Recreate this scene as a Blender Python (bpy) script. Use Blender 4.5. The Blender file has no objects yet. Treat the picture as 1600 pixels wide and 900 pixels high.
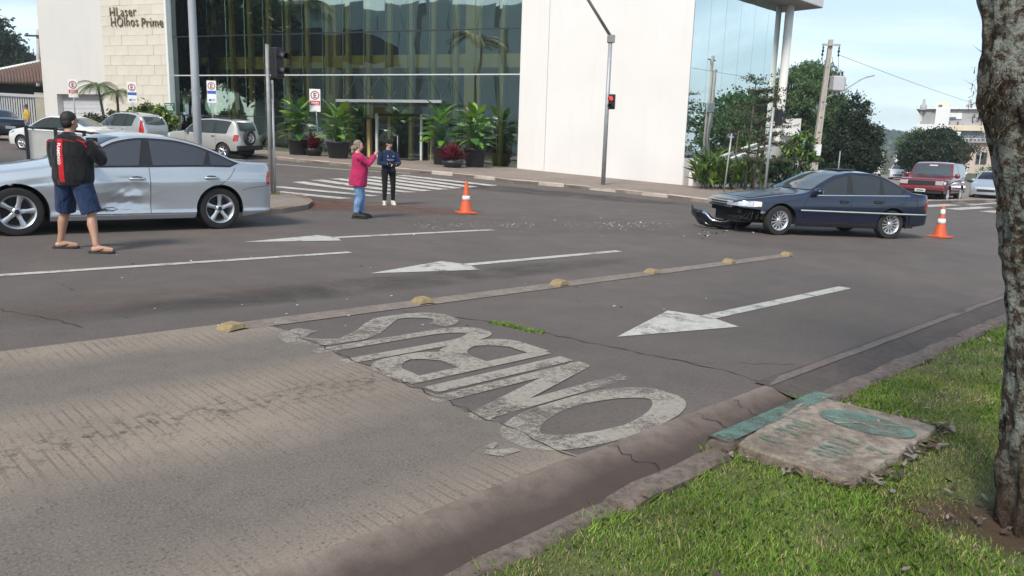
import bpy, bmesh, math, random
import numpy as np
from mathutils import Vector, Matrix, Euler

# ------------------------------------------------------------------ camera, sky, sun, exposure
scene = bpy.context.scene
COL = scene.collection
F_PX, PITCH, ROLL, CAM_H = 1180.0, 10.6, 1.75, 1.55
cam_data = bpy.data.cameras.new('camera')
cam = bpy.data.objects.new('camera', cam_data)
COL.objects.link(cam)
cam_data.sensor_width = 36.0
cam_data.lens = 36.0 * F_PX / 1600.0
cam_data.clip_start = 0.05
cam_data.clip_end = 6000
CAM_R = Matrix.Rotation(math.radians(90 - PITCH), 3, 'X') @ Matrix.Rotation(math.radians(ROLL), 3, 'Z')
cam.matrix_world = Matrix.Translation((0, 0, CAM_H)) @ CAM_R.to_4x4()
scene.camera = cam

SUN_ELEV, SUN_AZ = math.radians(46), math.radians(205)     # azimuth clockwise from +Y
world = bpy.data.worlds.new('World')
scene.world = world
world.use_nodes = True
wn = world.node_tree
for n in list(wn.nodes):
    wn.nodes.remove(n)
def wnode(t, **kw):
    n = wn.nodes.new(t)
    for k, v in kw.items():
        setattr(n, k, v)
    return n
sky = wnode('ShaderNodeTexSky', sky_type='NISHITA', sun_disc=False)
sky.sun_elevation = SUN_ELEV
sky.sun_rotation = SUN_AZ
sky.air_density = 1.0
sky.dust_density = 1.2
sky.ozone_density = 1.6
tc = wnode('ShaderNodeTexCoord')
sep = wnode('ShaderNodeSeparateXYZ')
wn.links.new(tc.outputs['Generated'], sep.inputs[0])
def wmath(op, a, b=None, c=None):
    n = wnode('ShaderNodeMath', operation=op)
    for i, v in enumerate((a, b, c)):
        if v is None: continue
        if hasattr(v, 'links'): wn.links.new(v, n.inputs[i])
        else: n.inputs[i].default_value = v
    return n.outputs[0]
zz = wmath('MAXIMUM', wmath('ADD', sep.outputs['Z'], 0.10), 0.03)
cx = wmath('DIVIDE', sep.outputs['X'], zz)
cy = wmath('DIVIDE', sep.outputs['Y'], zz)
comb = wnode('ShaderNodeCombineXYZ')
wn.links.new(wmath('MULTIPLY', cx, 0.55), comb.inputs[0]); wn.links.new(cy, comb.inputs[1])
cn = wnode('ShaderNodeTexNoise'); cn.inputs['Scale'].default_value = 0.62; cn.inputs['Detail'].default_value = 9; cn.inputs['Roughness'].default_value = 0.56; cn.inputs['Distortion'].default_value = 0.5
wn.links.new(comb.outputs[0], cn.inputs['Vector'])
cr = wnode('ShaderNodeValToRGB')
cr.color_ramp.elements[0].position = 0.42; cr.color_ramp.elements[0].color = (0.05, 0.05, 0.05, 1)
cr.color_ramp.elements[1].position = 0.66; cr.color_ramp.elements[1].color = (1, 1, 1, 1)
wn.links.new(cn.outputs['Fac'], cr.inputs[0])
# thicker veil of cloud towards the horizon
veil = wmath('SUBTRACT', 1.0, wmath('MULTIPLY', sep.outputs['Z'], 2.6))
veil = wmath('MINIMUM', wmath('MAXIMUM', veil, 0.0), 0.62)
fac = wmath('MINIMUM', wmath('ADD', wmath('MULTIPLY', cr.outputs[0], 0.75), wmath('MULTIPLY', veil, 0.55)), 0.93)
mixc = wnode('ShaderNodeMix', data_type='RGBA')
wn.links.new(fac, mixc.inputs['Factor'])
wn.links.new(sky.outputs[0], mixc.inputs[6])
mixc.inputs[7].default_value = (7.2, 8.6, 9.6, 1)
bg = wnode('ShaderNodeBackground'); bg.inputs['Strength'].default_value = 0.098
wn.links.new(mixc.outputs[2], bg.inputs['Color'])
wo = wnode('ShaderNodeOutputWorld')
wn.links.new(bg.outputs[0], wo.inputs['Surface'])

sun_data = bpy.data.lights.new('sun', 'SUN')
sun_data.energy = 2.4
sun_data.angle = math.radians(14)
sun_data.color = (1.0, 0.94, 0.85)
sun = bpy.data.objects.new('sun', sun_data)
COL.objects.link(sun)
sd = Vector((math.sin(SUN_AZ) * math.cos(SUN_ELEV), math.cos(SUN_AZ) * math.cos(SUN_ELEV), math.sin(SUN_ELEV)))
sun.rotation_euler = sd.to_track_quat('Z', 'Y').to_euler()
sun.location = sd * 60

scene.view_settings.view_transform = 'Standard'
scene.view_settings.look = 'None'
scene.view_settings.exposure = 0.70
scene.view_settings.gamma = 1.0
scene.render.engine = 'CYCLES'
scene.cycles.max_bounces = 8
scene.cycles.transparent_max_bounces = 16
scene.cycles.use_denoising = True
random.seed(7)
RNG = np.random.default_rng(7)

# ------------------------------------------------------------------ the lie of the land
def gz(x, y):
    xc = max(-70.0, min(90.0, x))
    z = -0.025 * xc if xc < 10 else -0.25 - 0.013 * (xc - 10)
    e = 0.5 * max(0.0, min(1.0, (y - 24.0) / 14.0))
    e *= 1 - max(0.0, min(1.0, x / 16.0))
    z += e
    z += 0.026 * max(0.0, min(220.0, y - 80.0))
    return z
CAM_C = Vector((0, 0, CAM_H))
def ray(px, py):
    return CAM_R @ Vector(((px - 800) / F_PX, (450 - py) / F_PX, -1.0))
def P(px, py, dz=0.0):
    """the ground point that the photograph shows at this spot"""
    d = ray(px, py)
    z = 0.0
    for _ in range(60):
        t = (z - CAM_H) / d.z
        if t <= 0 or t > 600: t = 600
        q = CAM_C + d * t
        z = 0.5 * z + 0.5 * (gz(q.x, q.y) + dz)
    return Vector((q.x, q.y, gz(q.x, q.y) + dz))
def AT(px, py, dist):
    """the point at this depth (metres along +Y) seen at this spot"""
    d = ray(px, py)
    return CAM_C + d * (dist / d.y)
def GX(px, dist, dz=0.0):
    """ground point at depth dist in the vertical plane through image column px (near the horizon row)"""
    q = AT(px, 229 + (px - 800) * 0.0306, dist)
    return Vector((q.x, q.y, gz(q.x, q.y) + dz))
U = Vector((0.713, 0.701, 0)).normalized()       # along the main road, to the right and away
N = Vector((-U.y, U.x, 0))                       # across it, away from the lawn
def ST(s, t, dz=0.0):
    q = U * s + N * t
    return Vector((q.x, q.y, gz(q.x, q.y) + dz))
def to_st(p):
    return (p.x * U.x + p.y * U.y, p.x * N.x + p.y * N.y)

# ------------------------------------------------------------------ tags and links
def tag(o, label=None, cat=None, group=None, kind=None):
    if label: o['label'] = label
    if cat: o['category'] = cat
    if group: o['group'] = group
    if kind: o['kind'] = kind
    return o
def empty(name, loc=(0, 0, 0), rotz=0.0, parent=None):
    o = bpy.data.objects.new(name, None)
    o.empty_display_size = 0.1
    COL.objects.link(o)
    o.location = loc
    o.rotation_euler = (0, 0, rotz)
    if parent: o.parent = parent
    return o
def thing(name, label, cat, loc=(0, 0, 0), rotz=0.0, group=None):
    return tag(empty(name, loc, rotz), label, cat, group)
def link_mesh(name, me, parent=None, loc=None):
    o = bpy.data.objects.new(name, me)
    COL.objects.link(o)
    if parent: o.parent = parent
    if loc is not None: o.location = loc
    return o
def copy_tree(o, parent=None):
    c = o.copy()
    COL.objects.link(c)
    if parent: c.parent = parent
    for ch in list(o.children):
        copy_tree(ch, c)
    return c

# ------------------------------------------------------------------ mesh builder
class MB:
    def __init__(self):
        self.v = []; self.f = []; self.m = []; self.sm = []
    def add(self, vs, fs, m=0, smooth=False):
        b = len(self.v)
        self.v.extend([tuple(q) for q in vs])
        for f in fs:
            self.f.append([b + i for i in f]); self.m.append(m); self.sm.append(smooth)
    def box(self, c, s, rz=0.0, m=0, rot=None, taper=1.0):
        hx, hy, hz = s[0] / 2, s[1] / 2, s[2] / 2
        R = rot if rot is not None else Matrix.Rotation(rz, 3, 'Z')
        vs = []
        for z in (-1, 1):
            k = taper if z > 0 else 1.0
            for x, y in ((-1, -1), (1, -1), (1, 1), (-1, 1)):
                vs.append(R @ Vector((x * hx * k, y * hy * k, z * hz)) + Vector(c))
        self.add(vs, [(3, 2, 1, 0), (4, 5, 6, 7), (0, 1, 5, 4), (1, 2, 6, 5), (2, 3, 7, 6), (3, 0, 4, 7)], m)
        return self
    def tube(self, pts, r, n=10, m=0, smooth=True, caps=True):
        pts = [Vector(q) for q in pts]
        rs = r if hasattr(r, '__len__') else [r] * len(pts)
        vs = []; fs = []
        up = None
        for i, q in enumerate(pts):
            a = pts[max(0, i - 1)]; b = pts[min(len(pts) - 1, i + 1)]
            t = (b - a)
            t = t.normalized() if t.length > 1e-9 else Vector((0, 0, 1))
            if up is None:
                up = Vector((1, 0, 0)) if abs(t.z) > 0.7 else Vector((0, 0, 1))
            sx = t.cross(up); 
            if sx.length < 1e-6:
                up = Vector((0, 1, 0)); sx = t.cross(up)
            sx.normalize(); sy = sx.cross(t); up = sy
            rr = rs[i]; rx, ry = (rr if hasattr(rr, '__len__') else (rr, rr))
            for k in range(n):
                an = 2 * math.pi * k / n
                vs.append(q + sx * math.cos(an) * rx + sy * math.sin(an) * ry)
        for i in range(len(pts) - 1):
            for k in range(n):
                k2 = (k + 1) % n
                fs.append((i * n + k, i * n + k2, (i + 1) * n + k2, (i + 1) * n + k))
        self.add(vs, fs, m, smooth)
        if caps:
            self.add(vs[:n], [tuple(range(n))], m)
            self.add(vs[-n:], [tuple(reversed(range(n)))], m)
        return self
    def lathe(self, prof, c=(0, 0, 0), n=24, m=0, smooth=True, axis='Z'):
        vs = []; fs = []
        for (r, h) in prof:
            for k in range(n):
                a = 2 * math.pi * k / n
                if axis == 'Z': q = (r * math.cos(a), r * math.sin(a), h)
                else: q = (r * math.cos(a), h, r * math.sin(a))
                vs.append((q[0] + c[0], q[1] + c[1], q[2] + c[2]))
        for i in range(len(prof) - 1):
            for k in range(n):
                k2 = (k + 1) % n
                f = (i * n + k, i * n + k2, (i + 1) * n + k2, (i + 1) * n + k)
                fs.append(f if axis == 'Z' else f[::-1])
        self.add(vs, fs, m, smooth)
        return self
    def ell(self, c, r, n=14, k=9, m=0, rot=None):
        vs = []; fs = []
        for i in range(k + 1):
            th = math.pi * i / k
            for j in range(n):
                a = 2 * math.pi * j / n
                q = Vector((r[0] * math.sin(th) * math.cos(a), r[1] * math.sin(th) * math.sin(a), r[2] * math.cos(th)))
                if rot is not None: q = rot @ q
                vs.append(q + Vector(c))
        for i in range(k):
            for j in range(n):
                j2 = (j + 1) % n
                fs.append((i * n + j, (i + 1) * n + j, (i + 1) * n + j2, i * n + j2))
        self.add(vs, fs, m, True)
        return self
    def prism(self, poly, d, m=0):
        """poly: 3-D loop; d: offset vector of the other face"""
        d = Vector(d); n = len(poly)
        a = [Vector(q) for q in poly]; b = [q + d for q in a]
        self.add(a + b, [tuple(range(n)), tuple(reversed(range(n, 2 * n)))] + [(i, n + i, n + (i + 1) % n, (i + 1) % n) for i in range(n)], m)
        return self
    def mesh(self, name, mats, fix=True):
        me = bpy.data.meshes.new(name)
        me.from_pydata(self.v, [], self.f)
        for mt in (mats if isinstance(mats, (list, tuple)) else [mats]):
            me.materials.append(mt)
        me.polygons.foreach_set('material_index', self.m)
        me.polygons.foreach_set('use_smooth', self.sm)
        if fix:
            bm = bmesh.new(); bm.from_mesh(me)
            bmesh.ops.remove_doubles(bm, verts=bm.verts, dist=1e-5)
            bmesh.ops.recalc_face_normals(bm, faces=bm.faces)
            bm.to_mesh(me); bm.free()
        me.update()
        return me
    def build(self, name, mats, parent=None, loc=None, fix=True, sharp=None):
        me = self.mesh(name, mats, fix)
        if sharp: me.set_sharp_from_angle(angle=math.radians(sharp))
        return link_mesh(name, me, parent, loc)
def bevel(o, w=0.01, seg=2):
    md = o.modifiers.new('bevel', 'BEVEL'); md.width = w; md.segments = seg; md.limit_method = 'ANGLE'
    return o
def quick_mesh(name, verts, faces, mat, loops_per_face):
    """verts (n,3) float array, faces (m,k) int array"""
    me = bpy.data.meshes.new(name)
    nf = len(faces)
    me.vertices.add(len(verts)); me.vertices.foreach_set('co', np.ascontiguousarray(verts, dtype=np.float32).ravel())
    me.loops.add(nf * loops_per_face); me.loops.foreach_set('vertex_index', np.ascontiguousarray(faces, dtype=np.int32).ravel())
    me.polygons.add(nf); me.polygons.foreach_set('loop_start', np.arange(0, nf * loops_per_face, loops_per_face, dtype=np.int32))
    me.update(calc_edges=True)
    for m in (mat if isinstance(mat, (list, tuple)) else [mat]): me.materials.append(m)
    return me
def mono(pts):
    """monotone cubic through (x, y) points"""
    X = np.array([p[0] for p in pts], float); Y = np.array([p[1] for p in pts], float)
    h = np.diff(X); d = np.diff(Y) / h
    m = np.zeros(len(X)); m[0] = d[0]; m[-1] = d[-1]
    for i in range(1, len(X) - 1):
        if d[i - 1] * d[i] > 0:
            w1 = 2 * h[i] + h[i - 1]; w2 = h[i] + 2 * h[i - 1]
            m[i] = (w1 + w2) / (w1 / d[i - 1] + w2 / d[i])
    def f(x):
        x = min(max(x, X[0]), X[-1])
        i = min(int(np.searchsorted(X, x, side='right')) - 1, len(h) - 1)
        t = (x - X[i]) / h[i]
        return float((1 + 2 * t) * (1 - t) ** 2 * Y[i] + t * (1 - t) ** 2 * h[i] * m[i] + t * t * (3 - 2 * t) * Y[i + 1] + t * t * (t - 1) * h[i] * m[i + 1])
    return f

# ------------------------------------------------------------------ materials
def new_mat(name):
    m = bpy.data.materials.new(name); m.use_nodes = True
    nt = m.node_tree
    for n in list(nt.nodes): nt.nodes.remove(n)
    out = nt.nodes.new('ShaderNodeOutputMaterial')
    b = nt.nodes.new('ShaderNodeBsdfPrincipled')
    nt.links.new(b.outputs[0], out.inputs['Surface'])
    return m, nt, b
class NT:
    """short-hand for building node graphs"""
    def __init__(self, nt): self.nt = nt
    def node(self, t, **kw):
        n = self.nt.nodes.new(t)
        for k, v in kw.items(): setattr(n, k, v)
        return n
    def put(self, sock, v):
        if v is None: return
        if hasattr(v, 'links'): self.nt.links.new(v, sock)
        else: sock.default_value = v
    def coord(self, kind='Object', scale=None, loc=None):
        o = self.node('ShaderNodeTexCoord').outputs[kind]
        if scale is not None:
            mp = self.node('ShaderNodeMapping')
            mp.inputs['Scale'].default_value = scale if hasattr(scale, '__len__') else (scale,) * 3
            if loc: mp.inputs['Location'].default_value = loc
            self.nt.links.new(o, mp.inputs[0]); o = mp.outputs[0]
        return o
    def noise(self, vec, scale, detail=4, rough=0.55, dist=0.0):
        n = self.node('ShaderNodeTexNoise')
        self.put(n.inputs['Vector'], vec); n.inputs['Scale'].default_value = scale; n.inputs['Detail'].default_value = detail
        n.inputs['Roughness'].default_value = rough; n.inputs['Distortion'].default_value = dist
        return n.outputs['Fac']
    def voro(self, vec, scale, feature='F1', out='Distance'):
        n = self.node('ShaderNodeTexVoronoi', feature=feature)
        self.put(n.inputs['Vector'], vec); n.inputs['Scale'].default_value = scale
        return n.outputs[out]
    def ramp(self, f, stops):
        n = self.node('ShaderNodeValToRGB')
        els = n.color_ramp.elements
        while len(els) < len(stops): els.new(0.5)
        for e, (p, c) in zip(els, stops):
            e.position = p
            e.color = (c, c, c, 1) if not hasattr(c, '__len__') else (c[0], c[1], c[2], 1)
        self.put(n.inputs[0], f)
        return n.outputs[0]
    def math(self, op, a, b=None, c=None):
        n = self.node('ShaderNodeMath', operation=op)
        for i, v in enumerate((a, b, c)): self.put(n.inputs[i], v)
        return n.outputs[0]
    def mix(self, f, a, b, blend='MIX'):
        n = self.node('ShaderNodeMix', data_type='RGBA', blend_type=blend)
        self.put(n.inputs['Factor'], f)
        for i, v in ((6, a), (7, b)):
            if hasattr(v, 'links'): self.nt.links.new(v, n.inputs[i])
            else: n.inputs[i].default_value = (v[0], v[1], v[2], 1)
        return n.outputs[2]
    def bump(self, h, strength=0.3, dist=0.01, prev=None):
        n = self.node('ShaderNodeBump')
        n.inputs['Strength'].default_value = strength; n.inputs['Distance'].default_value = dist
        self.put(n.inputs['Height'], h)
        if prev is not None: self.nt.links.new(prev, n.inputs['Normal'])
        return n.outputs[0]
def pmat(name, base, rough=0.6, var=0.12, scale=6.0, metal=0.0, bump=0.0, bscale=40.0, coat=0.0, tint=None, spec=None, rvar=0.0, obj_var=0.0, coords='Object'):
    """a plain painted / cast / cloth surface: base colour broken by two scales of noise, optional fine relief"""
    m, nt, b = new_mat(name); g = NT(nt)
    vec = g.coord(coords)
    n1 = g.noise(vec, scale, 5, 0.6); n2 = g.noise(vec, scale * 7, 3, 0.6)
    lo = tuple(max(0, c * (1 - var)) for c in base)
    hi = tuple(min(1, c * (1 + var)) for c in (tint or base))
    col = g.mix(g.ramp(n1, [(0.3, 0.0), (0.7, 1.0)]), lo, hi)
    col = g.mix(g.math('MULTIPLY', n2, min(1.0, var * 1.4)), col, tuple(c * 0.7 for c in base))
    if obj_var:
        oi = g.node('ShaderNodeObjectInfo')
        hv = g.node('ShaderNodeHueSaturation'); g.put(hv.inputs['Value'], g.math('ADD', 1 - obj_var, g.math('MULTIPLY', oi.outputs['Random'], 2 * obj_var)))
        nt.links.new(col, hv.inputs['Color']); col = hv.outputs[0]
    nt.links.new(col, b.inputs['Base Color'])
    if rvar:
        g.put(b.inputs['Roughness'], g.math('ADD', rough - rvar / 2, g.math('MULTIPLY', n1, rvar)))
    else:
        b.inputs['Roughness'].default_value = rough
    b.inputs['Metallic'].default_value = metal
    if coat:
        b.inputs['Coat Weight'].default_value = coat; b.inputs['Coat Roughness'].default_value = 0.04
    if spec is not None: b.inputs['Specular IOR Level'].default_value = spec
    if bump:
        nt.links.new(g.bump(g.noise(vec, bscale, 4, 0.6), bump, 0.01), b.inputs['Normal'])
    return m
def emat(name, col, strength):
    m, nt, b = new_mat(name)
    b.inputs['Base Color'].default_value = (*[c * 0.5 for c in col], 1)
    b.inputs['Emission Color'].default_value = (*col, 1)
    b.inputs['Emission Strength'].default_value = strength
    return m

# ------------------------------------------------------------------ sheets that follow the land
def sheet(name, poly, dz, mat, res=2.0, skirt=0.0, parent=None, kind='structure', zfun=None, cuts=True):
    """a flat shape on the ground: poly of (x, y); dz above the land; skirt = depth of the side faces"""
    bm = bmesh.new()
    uvl = bm.loops.layers.uv.new('road')
    vs = [bm.verts.new((q[0], q[1], 0)) for q in poly]
    f = bm.faces.new(vs)
    if f.normal.z < 0: f.normal_flip()
    if cuts:
        x0, x1 = min(q[0] for q in poly), max(q[0] for q in poly); y0, y1 = min(q[1] for q in poly), max(q[1] for q in poly)
        k = math.floor(x0 / res) + 1
        while k * res < x1:
            bmesh.ops.bisect_plane(bm, geom=bm.verts[:] + bm.edges[:] + bm.faces[:], plane_co=(k * res, 0, 0), plane_no=(1, 0, 0)); k += 1
        k = math.floor(y0 / res) + 1
        while k * res < y1:
            bmesh.ops.bisect_plane(bm, geom=bm.verts[:] + bm.edges[:] + bm.faces[:], plane_co=(0, k * res, 0), plane_no=(0, 1, 0)); k += 1
    for v in bm.verts:
        v.co.z = (zfun(v.co.x, v.co.y) if zfun else gz(v.co.x, v.co.y)) + dz
    bm.faces.ensure_lookup_table()
    bmesh.ops.recalc_face_normals(bm, faces=bm.faces)
    if sum(f.normal.z for f in bm.faces) < 0:
        bmesh.ops.reverse_faces(bm, faces=bm.faces)
    if skirt:
        be = [e for e in bm.edges if e.is_boundary]
        r = bmesh.ops.extrude_edge_only(bm, edges=be)
        for v in r['geom']:
            if isinstance(v, bmesh.types.BMVert): v.co.z -= skirt
    for fc in bm.faces:
        for lp in fc.loops:
            c = lp.vert.co
            lp[uvl].uv = (c.x * U.x + c.y * U.y, c.x * N.x + c.y * N.y)
    me = bpy.data.meshes.new(name); bm.to_mesh(me); bm.free()
    me.materials.append(mat)
    o = link_mesh(name, me, parent)
    if kind and parent is None: o['kind'] = kind
    return o
def st_poly(pts):
    return [((U * s + N * t).x, (U * s + N * t).y) for s, t in pts]
# ------------------------------------------------------------------ ground materials
def mat_asphalt():
    m, nt, b = new_mat('asphalt'); g = NT(nt)
    uv = g.node('ShaderNodeUVMap', uv_map='road').outputs[0]
    big = g.noise(uv, 0.30, 6, 0.65, 0.6); mid = g.noise(uv, 1.6, 5, 0.62); fine = g.noise(uv, 130, 3, 0.7); fine2 = g.noise(uv, 38, 3, 0.6)
    mp = g.node('ShaderNodeMapping'); mp.inputs['Scale'].default_value = (0.12, 1.9, 1); nt.links.new(uv, mp.inputs[0])
    streak = g.noise(mp.outputs[0], 1.0, 4, 0.6)
    c = g.mix(g.ramp(big, [(0.35, 0), (0.68, 1)]), (0.094, 0.077, 0.067), (0.138, 0.110, 0.094))
    c = g.mix(g.ramp(streak, [(0.42, 0), (0.70, 0.5)]), c, (0.118, 0.098, 0.088))
    c = g.mix(g.ramp(mid, [(0.40, 0.0), (0.62, 0.42)]), c, (0.070, 0.061, 0.056))
    c = g.mix(g.ramp(fine, [(0.45, 0.0), (0.72, 0.6)]), c, (0.205, 0.178, 0.156))
    c = g.mix(g.ramp(fine2, [(0.52, 0.0), (0.72, 0.6)]), c, (0.045, 0.041, 0.039))
    # red earth worn into the joint of the two streets
    nt.links.new(c, b.inputs['Base Color'])
    g.put(b.inputs['Roughness'], g.math('ADD', 0.72, g.math('MULTIPLY', mid, 0.2)))
    b.inputs['Specular IOR Level'].default_value = 0.35
    bm_ = g.bump(fine, 0.5, 0.004); bm2 = g.bump(fine2, 0.35, 0.01, bm_)
    nt.links.new(bm2, b.inputs['Normal'])
    return m
def mat_concrete_lane():
    m, nt, b = new_mat('lane_concrete'); g = NT(nt)
    uv = g.node('ShaderNodeUVMap', uv_map='road').outputs[0]
    sp = g.node('ShaderNodeSeparateXYZ'); nt.links.new(uv, sp.inputs[0])
    s, t = sp.outputs[0], sp.outputs[1]
    big = g.noise(uv, 0.9, 5, 0.62, 0.3); mid = g.noise(uv, 5, 4, 0.6); fine = g.noise(uv, 90, 3, 0.7); pit = g.math('ADD', g.math('MULTIPLY', g.noise(uv, 58, 4, 0.7), 0.8), g.math('MULTIPLY', g.noise(uv, 7, 4, 0.6), 0.2))
    c = g.mix(g.ramp(big, [(0.3, 0), (0.7, 1)]), (0.196, 0.158, 0.122), (0.275, 0.222, 0.171))
    # two tyre tracks polished dark by the buses
    tn = g.math('ADD', t, g.math('MULTIPLY', g.math('SUBTRACT', big, 0.5), 0.45))
    def band(c0, w):
        d = g.math('ABSOLUTE', g.math('SUBTRACT', tn, c0))
        return g.ramp(g.math('DIVIDE', d, w), [(0.35, 1.0), (1.0, 0.0)])
    tr = g.math('MAXIMUM', band(3.02, 0.72), band(5.0, 0.62))
    tr = g.math('MULTIPLY', tr, g.ramp(mid, [(0.2, 0.70), (0.8, 1.0)]))
    c = g.mix(g.math('MULTIPLY', tr, 0.92), c, (0.108, 0.093, 0.080))
    c = g.mix(g.ramp(fine, [(0.48, 0.0), (0.74, 0.65)]), c, (0.31, 0.26, 0.21))
    c = g.mix(g.ramp(pit, [(0.53, 0.0), (0.66, 0.85)]), c, (0.060, 0.049, 0.042))
    # raked grooves across the lane, worn away in the tracks
    mp = g.node('ShaderNodeMapping'); mp.inputs['Scale'].default_value = (1, 0.06, 1); nt.links.new(uv, mp.inputs[0])
    jit = g.noise(mp.outputs[0], 3.0, 2, 0.5)
    wv = g.math('SINE', g.math('MULTIPLY', g.math('ADD', s, g.math('MULTIPLY', jit, 0.22)), 2 * math.pi / 0.062))
    keep = g.math('MULTIPLY', g.math('SUBTRACT', 1.0, tr), g.ramp(g.noise(uv, 2.3, 5, 0.7), [(0.38, 0.0), (0.60, 1.0)]))
    gr = g.math('MULTIPLY', g.ramp(wv, [(0.45, 0.0), (0.95, 1.0)]), keep)
    c = g.mix(g.math('MULTIPLY', gr, 0.5), c, (0.115, 0.088, 0.068))
    # oil and rubber line down the middle of the lane
    mid_line = g.ramp(g.math('ABSOLUTE', g.math('ADD', g.math('SUBTRACT', t, 4.02), g.math('MULTIPLY', g.math('SUBTRACT', mid, 0.5), 0.5))), [(0.0, 1.0), (0.22, 0.0)])
    c = g.mix(g.math('MULTIPLY', mid_line, g.ramp(g.noise(uv, 14, 4, 0.7), [(0.5, 0.0), (0.62, 0.9)])), c, (0.06, 0.048, 0.04))
    nt.links.new(c, b.inputs['Base Color'])
    b.inputs['Roughness'].default_value = 0.85
    h = g.math('SUBTRACT', g.math('MULTIPLY', fine, 0.35), g.math('ADD', g.math('MULTIPLY', gr, 0.8), g.math('MULTIPLY', g.ramp(pit, [(0.56, 0.0), (0.72, 1.0)]), 0.6)))
    nt.links.new(g.bump(h, 0.55, 0.006), b.inputs['Normal'])
    return m
def mat_dirty_concrete(name, lo, hi, dirt, amount=0.6, scale=1.5, uvmap=True):
    m, nt, b = new_mat(name); g = NT(nt)
    uv = g.node('ShaderNodeUVMap', uv_map='road').outputs[0] if uvmap else g.coord('Object')
    big = g.noise(uv, scale, 6, 0.65, 0.4); mid = g.noise(uv, scale * 6, 5, 0.65); fine = g.noise(uv, 110, 3, 0.7)
    c = g.mix(g.ramp(big, [(0.3, 0), (0.7, 1)]), lo, hi)
    c = g.mix(g.ramp(mid, [(0.62 - 0.25 * amount, 0.0), (0.72, amount)]), c, dirt)
    c = g.mix(g.ramp(fine, [(0.5, 0.0), (0.8, 0.45)]), c, tuple(v * 1.35 for v in hi))
    nt.links.new(c, b.inputs['Base Color']); b.inputs['Roughness'].default_value = 0.88
    nt.links.new(g.bump(g.math('ADD', g.math('MULTIPLY', mid, 0.6), g.math('MULTIPLY', fine, 0.4)), 0.5, 0.012), b.inputs['Normal'])
    return m
def gutter_dirt(m, edge=2.27, k=0.88):
    g = NT(m.node_tree); nt = m.node_tree
    b = [n for n in nt.nodes if n.type == 'BSDF_PRINCIPLED'][0]
    src = b.inputs['Base Color'].links[0].from_socket
    uv = g.node('ShaderNodeUVMap', uv_map='road').outputs[0]; sp = g.node('ShaderNodeSeparateXYZ'); nt.links.new(uv, sp.inputs[0])
    n1 = g.noise(uv, 3.0, 5, 0.65)
    tt = g.math('ADD', sp.outputs[1], g.math('MULTIPLY', g.math('SUBTRACT', n1, 0.5), 0.22))
    f = g.ramp(g.math('SUBTRACT', tt, edge - 0.12), [(0.0, 1.0), (0.2, 0.0)])
    c = g.mix(g.math('MULTIPLY', f, k), src, (0.052, 0.036, 0.029))
    # scored lines across the fall
    wv = g.math('SINE', g.math('MULTIPLY', g.math('ADD', sp.outputs[0], g.math('MULTIPLY', n1, 0.12)), 2 * math.pi / 0.038))
    c = g.mix(g.math('MULTIPLY', g.ramp(wv, [(0.6, 0.0), (1.0, 0.35)]), g.ramp(g.noise(uv, 2.6, 5, 0.7), [(0.5, 0.0), (0.66, 1.0)])), c, (0.07, 0.05, 0.04))
    nt.links.new(c, b.inputs['Base Color'])
def mat_paint(name, col, wear=0.4, scale=9.0, dark=0.12, uvmap=True, lane=False):
    """road paint worn through to what lies under it"""
    m, nt, b = new_mat(name); g = NT(nt)
    uv = g.node('ShaderNodeUVMap', uv_map='road').outputs[0] if uvmap else g.coord('Object')
    n1 = g.noise(uv, scale, 6, 0.7, 0.2); n2 = g.noise(uv, 60, 4, 0.7); n3 = g.noise(uv, 2.1, 4, 0.65, 0.5)
    c = g.mix(g.ramp(n1, [(0.35, 0), (0.7, 1)]), tuple(v * (1 - dark * 2.2) for v in col), col)
    c = g.mix(g.ramp(n3, [(0.4, 0.0), (0.7, 0.5)]), c, tuple(v * (1 - dark * 2) for v in col))
    nt.links.new(c, b.inputs['Base Color']); b.inputs['Roughness'].default_value = 0.7
    mixv = g.math('ADD', g.math('MULTIPLY', n1, 0.30), g.math('ADD', g.math('MULTIPLY', n2, 0.32), g.math('MULTIPLY', n3, 0.48)))
    if lane:      # thinner where the lettering runs on to the raked concrete and in the wheel tracks
        sp = g.node('ShaderNodeSeparateXYZ'); nt.links.new(uv, sp.inputs[0])
        mixv = g.math('SUBTRACT', mixv, g.ramp(g.math('SUBTRACT', sp.outputs[0], 2.3), [(0.30, 0.06), (0.85, 0.0)]))
        tk = g.math('MINIMUM', g.math('ABSOLUTE', g.math('SUBTRACT', sp.outputs[1], 3.05)), g.math('ABSOLUTE', g.math('SUBTRACT', sp.outputs[1], 4.9)))
        mixv = g.math('SUBTRACT', mixv, g.ramp(tk, [(0.0, 0.035), (0.5, 0.0)]))
    a = g.ramp(mixv, [(0.36 + wear * 0.16, 0.0), (0.50 + wear * 0.18, 0.96)])
    tr = g.node('ShaderNodeBsdfTransparent'); mx = g.node('ShaderNodeMixShader')
    out = [n for n in nt.nodes if n.type == 'OUTPUT_MATERIAL'][0]
    nt.links.new(a, mx.inputs[0]); nt.links.new(tr.outputs[0], mx.inputs[1]); nt.links.new(b.outputs[0], mx.inputs[2]); nt.links.new(mx.outputs[0], out.inputs['Surface'])
    return m
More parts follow.
